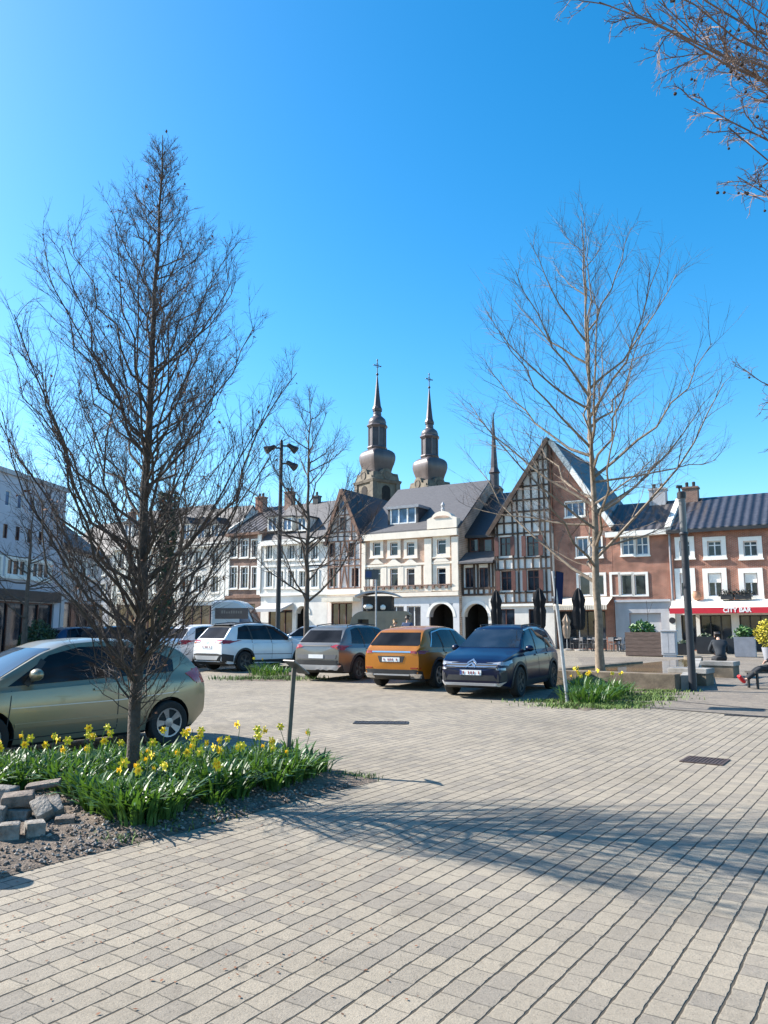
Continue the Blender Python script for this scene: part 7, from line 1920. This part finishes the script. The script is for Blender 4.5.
# man sitting on the far bench block, back to the camera, leaning forward (faces +y)
bk = [o for o in col.objects if o.name.startswith('bench_block')][1]
q = bk.location.copy(); q.z += .5
sit = dict(pelvis=(0, 0, .12), chest=(0, -.16, .50), neck=(0, -.25, .68), head=(0, -.36, .76), face=(0, -.8, -.55), shl=(-.19, -.19, .58), shr=(.19, -.19, .58), ell=(-.27, -.35, .33), elr=(.27, -.35, .33), wrl=(-.12, -.52, .22), wrr=(.12, -.52, .22),
    hipl=(-.1, -.02, .08), hipr=(.1, -.02, .08), knl=(-.15, -.46, .06), knr=(.15, -.46, .06), anl=(-.15, -.50, -.42), anr=(.15, -.50, -.42), toel=(-.16, -.66, -.54), toer=(.16, -.66, -.54))
person('man in dark jacket sitting hunched on a concrete bench block, back to the camera', q + Vector((.14, .22, 0)), math.pi + rad(-12), sit, m_navy, m_jeans, m_hair, m_shoe)
# person on the bench at the right edge, legs stretched out to the left (faces -x): red shoes
q = BEN.copy()
rec = dict(pelvis=(0, 0, .58), chest=(0, .12, .95), neck=(0, .17, 1.16), head=(0, .16, 1.30), face=(0, -1, 0), shl=(-.19, .14, 1.06), shr=(.19, .14, 1.06), ell=(-.26, .1, .78), elr=(.26, .1, .78), wrl=(-.16, -.15, .70), wrr=(.16, -.15, .70),
    hipl=(-.1, -.04, .54), hipr=(.1, -.04, .54), knl=(-.11, -.48, .50), knr=(.10, -.50, .53), anl=(-.10, -.86, .20), anr=(.03, -.92, .21), toel=(-.13, -.98, .36), toer=(.05, -1.05, .36), sole=(0, -.035, -.01))
px_ = person('person in dark trousers and red shoes stretching their legs at the right edge', (q.x + .42, q.y + .16, q.z), rad(-90 + 8), rec, m_navy, m_jeans, m_hair, m_redsh)
def stand(label, px, ptop, Y, rz, coat, hr):
    p = gx(px, Y); H_ = zat(px, ptop, Y) - p.z; k = H_ / 1.75
    J = dict(pelvis=(0, 0, .95), chest=(0, .01, 1.28), neck=(0, .01, 1.47), head=(0, -.01, 1.62), face=(0, -1, 0), shl=(-.19, .01, 1.38), shr=(.19, .01, 1.38), ell=(-.25, .03, 1.1), elr=(.25, .03, 1.1), wrl=(-.24, -.08, .88), wrr=(.24, -.08, .88),
        hipl=(-.1, 0, .88), hipr=(.1, 0, .88), knl=(-.11, -.02, .48), knr=(.11, .02, .48), anl=(-.12, .03, .08), anr=(.12, .05, .08), toel=(-.14, -.1, .03), toer=(.14, -.08, .03), sole=(0, 0, 0))
    J = {a_: ((v[0] * k, v[1] * k, v[2] * k) if a_ not in ('face', 'sole') else v) for a_, v in J.items()}
    return person(label, p, rz, J, coat, m_jeans, hr, m_shoe)
stand('person with fair hair behind the orange car, in front of the food trailer', 395, 619.3, 39, rad(200), m_coatt, m_hairb)
stand('taller person in a blue coat with dark hair behind the orange car', 407.5, 615, 38.5, rad(150), m_coatb, m_hair)

# ---- bits of bark and leaf litter on the setts
mb = MB(); rgl = random.Random(9)
for _ in range(420):
    px, py = rgl.uniform(-20, 420), rgl.triangular(790, 1030, 850); q = gnd(px, py)
    if bed_in(Vector((q.x, q.y))): continue
    r_ = rgl.uniform(.004, .013); a_ = rgl.uniform(0, 6.3); u_ = Vector((math.cos(a_), math.sin(a_), rgl.uniform(-.1, .3))) * r_; v_ = Vector((-math.sin(a_), math.cos(a_), 0)) * r_ * .6; q.z += .007
    mb.face([q - u_, q + v_, q + u_, q - v_])
tag(mb.build('leaf_litter', m_dead), kind='stuff')
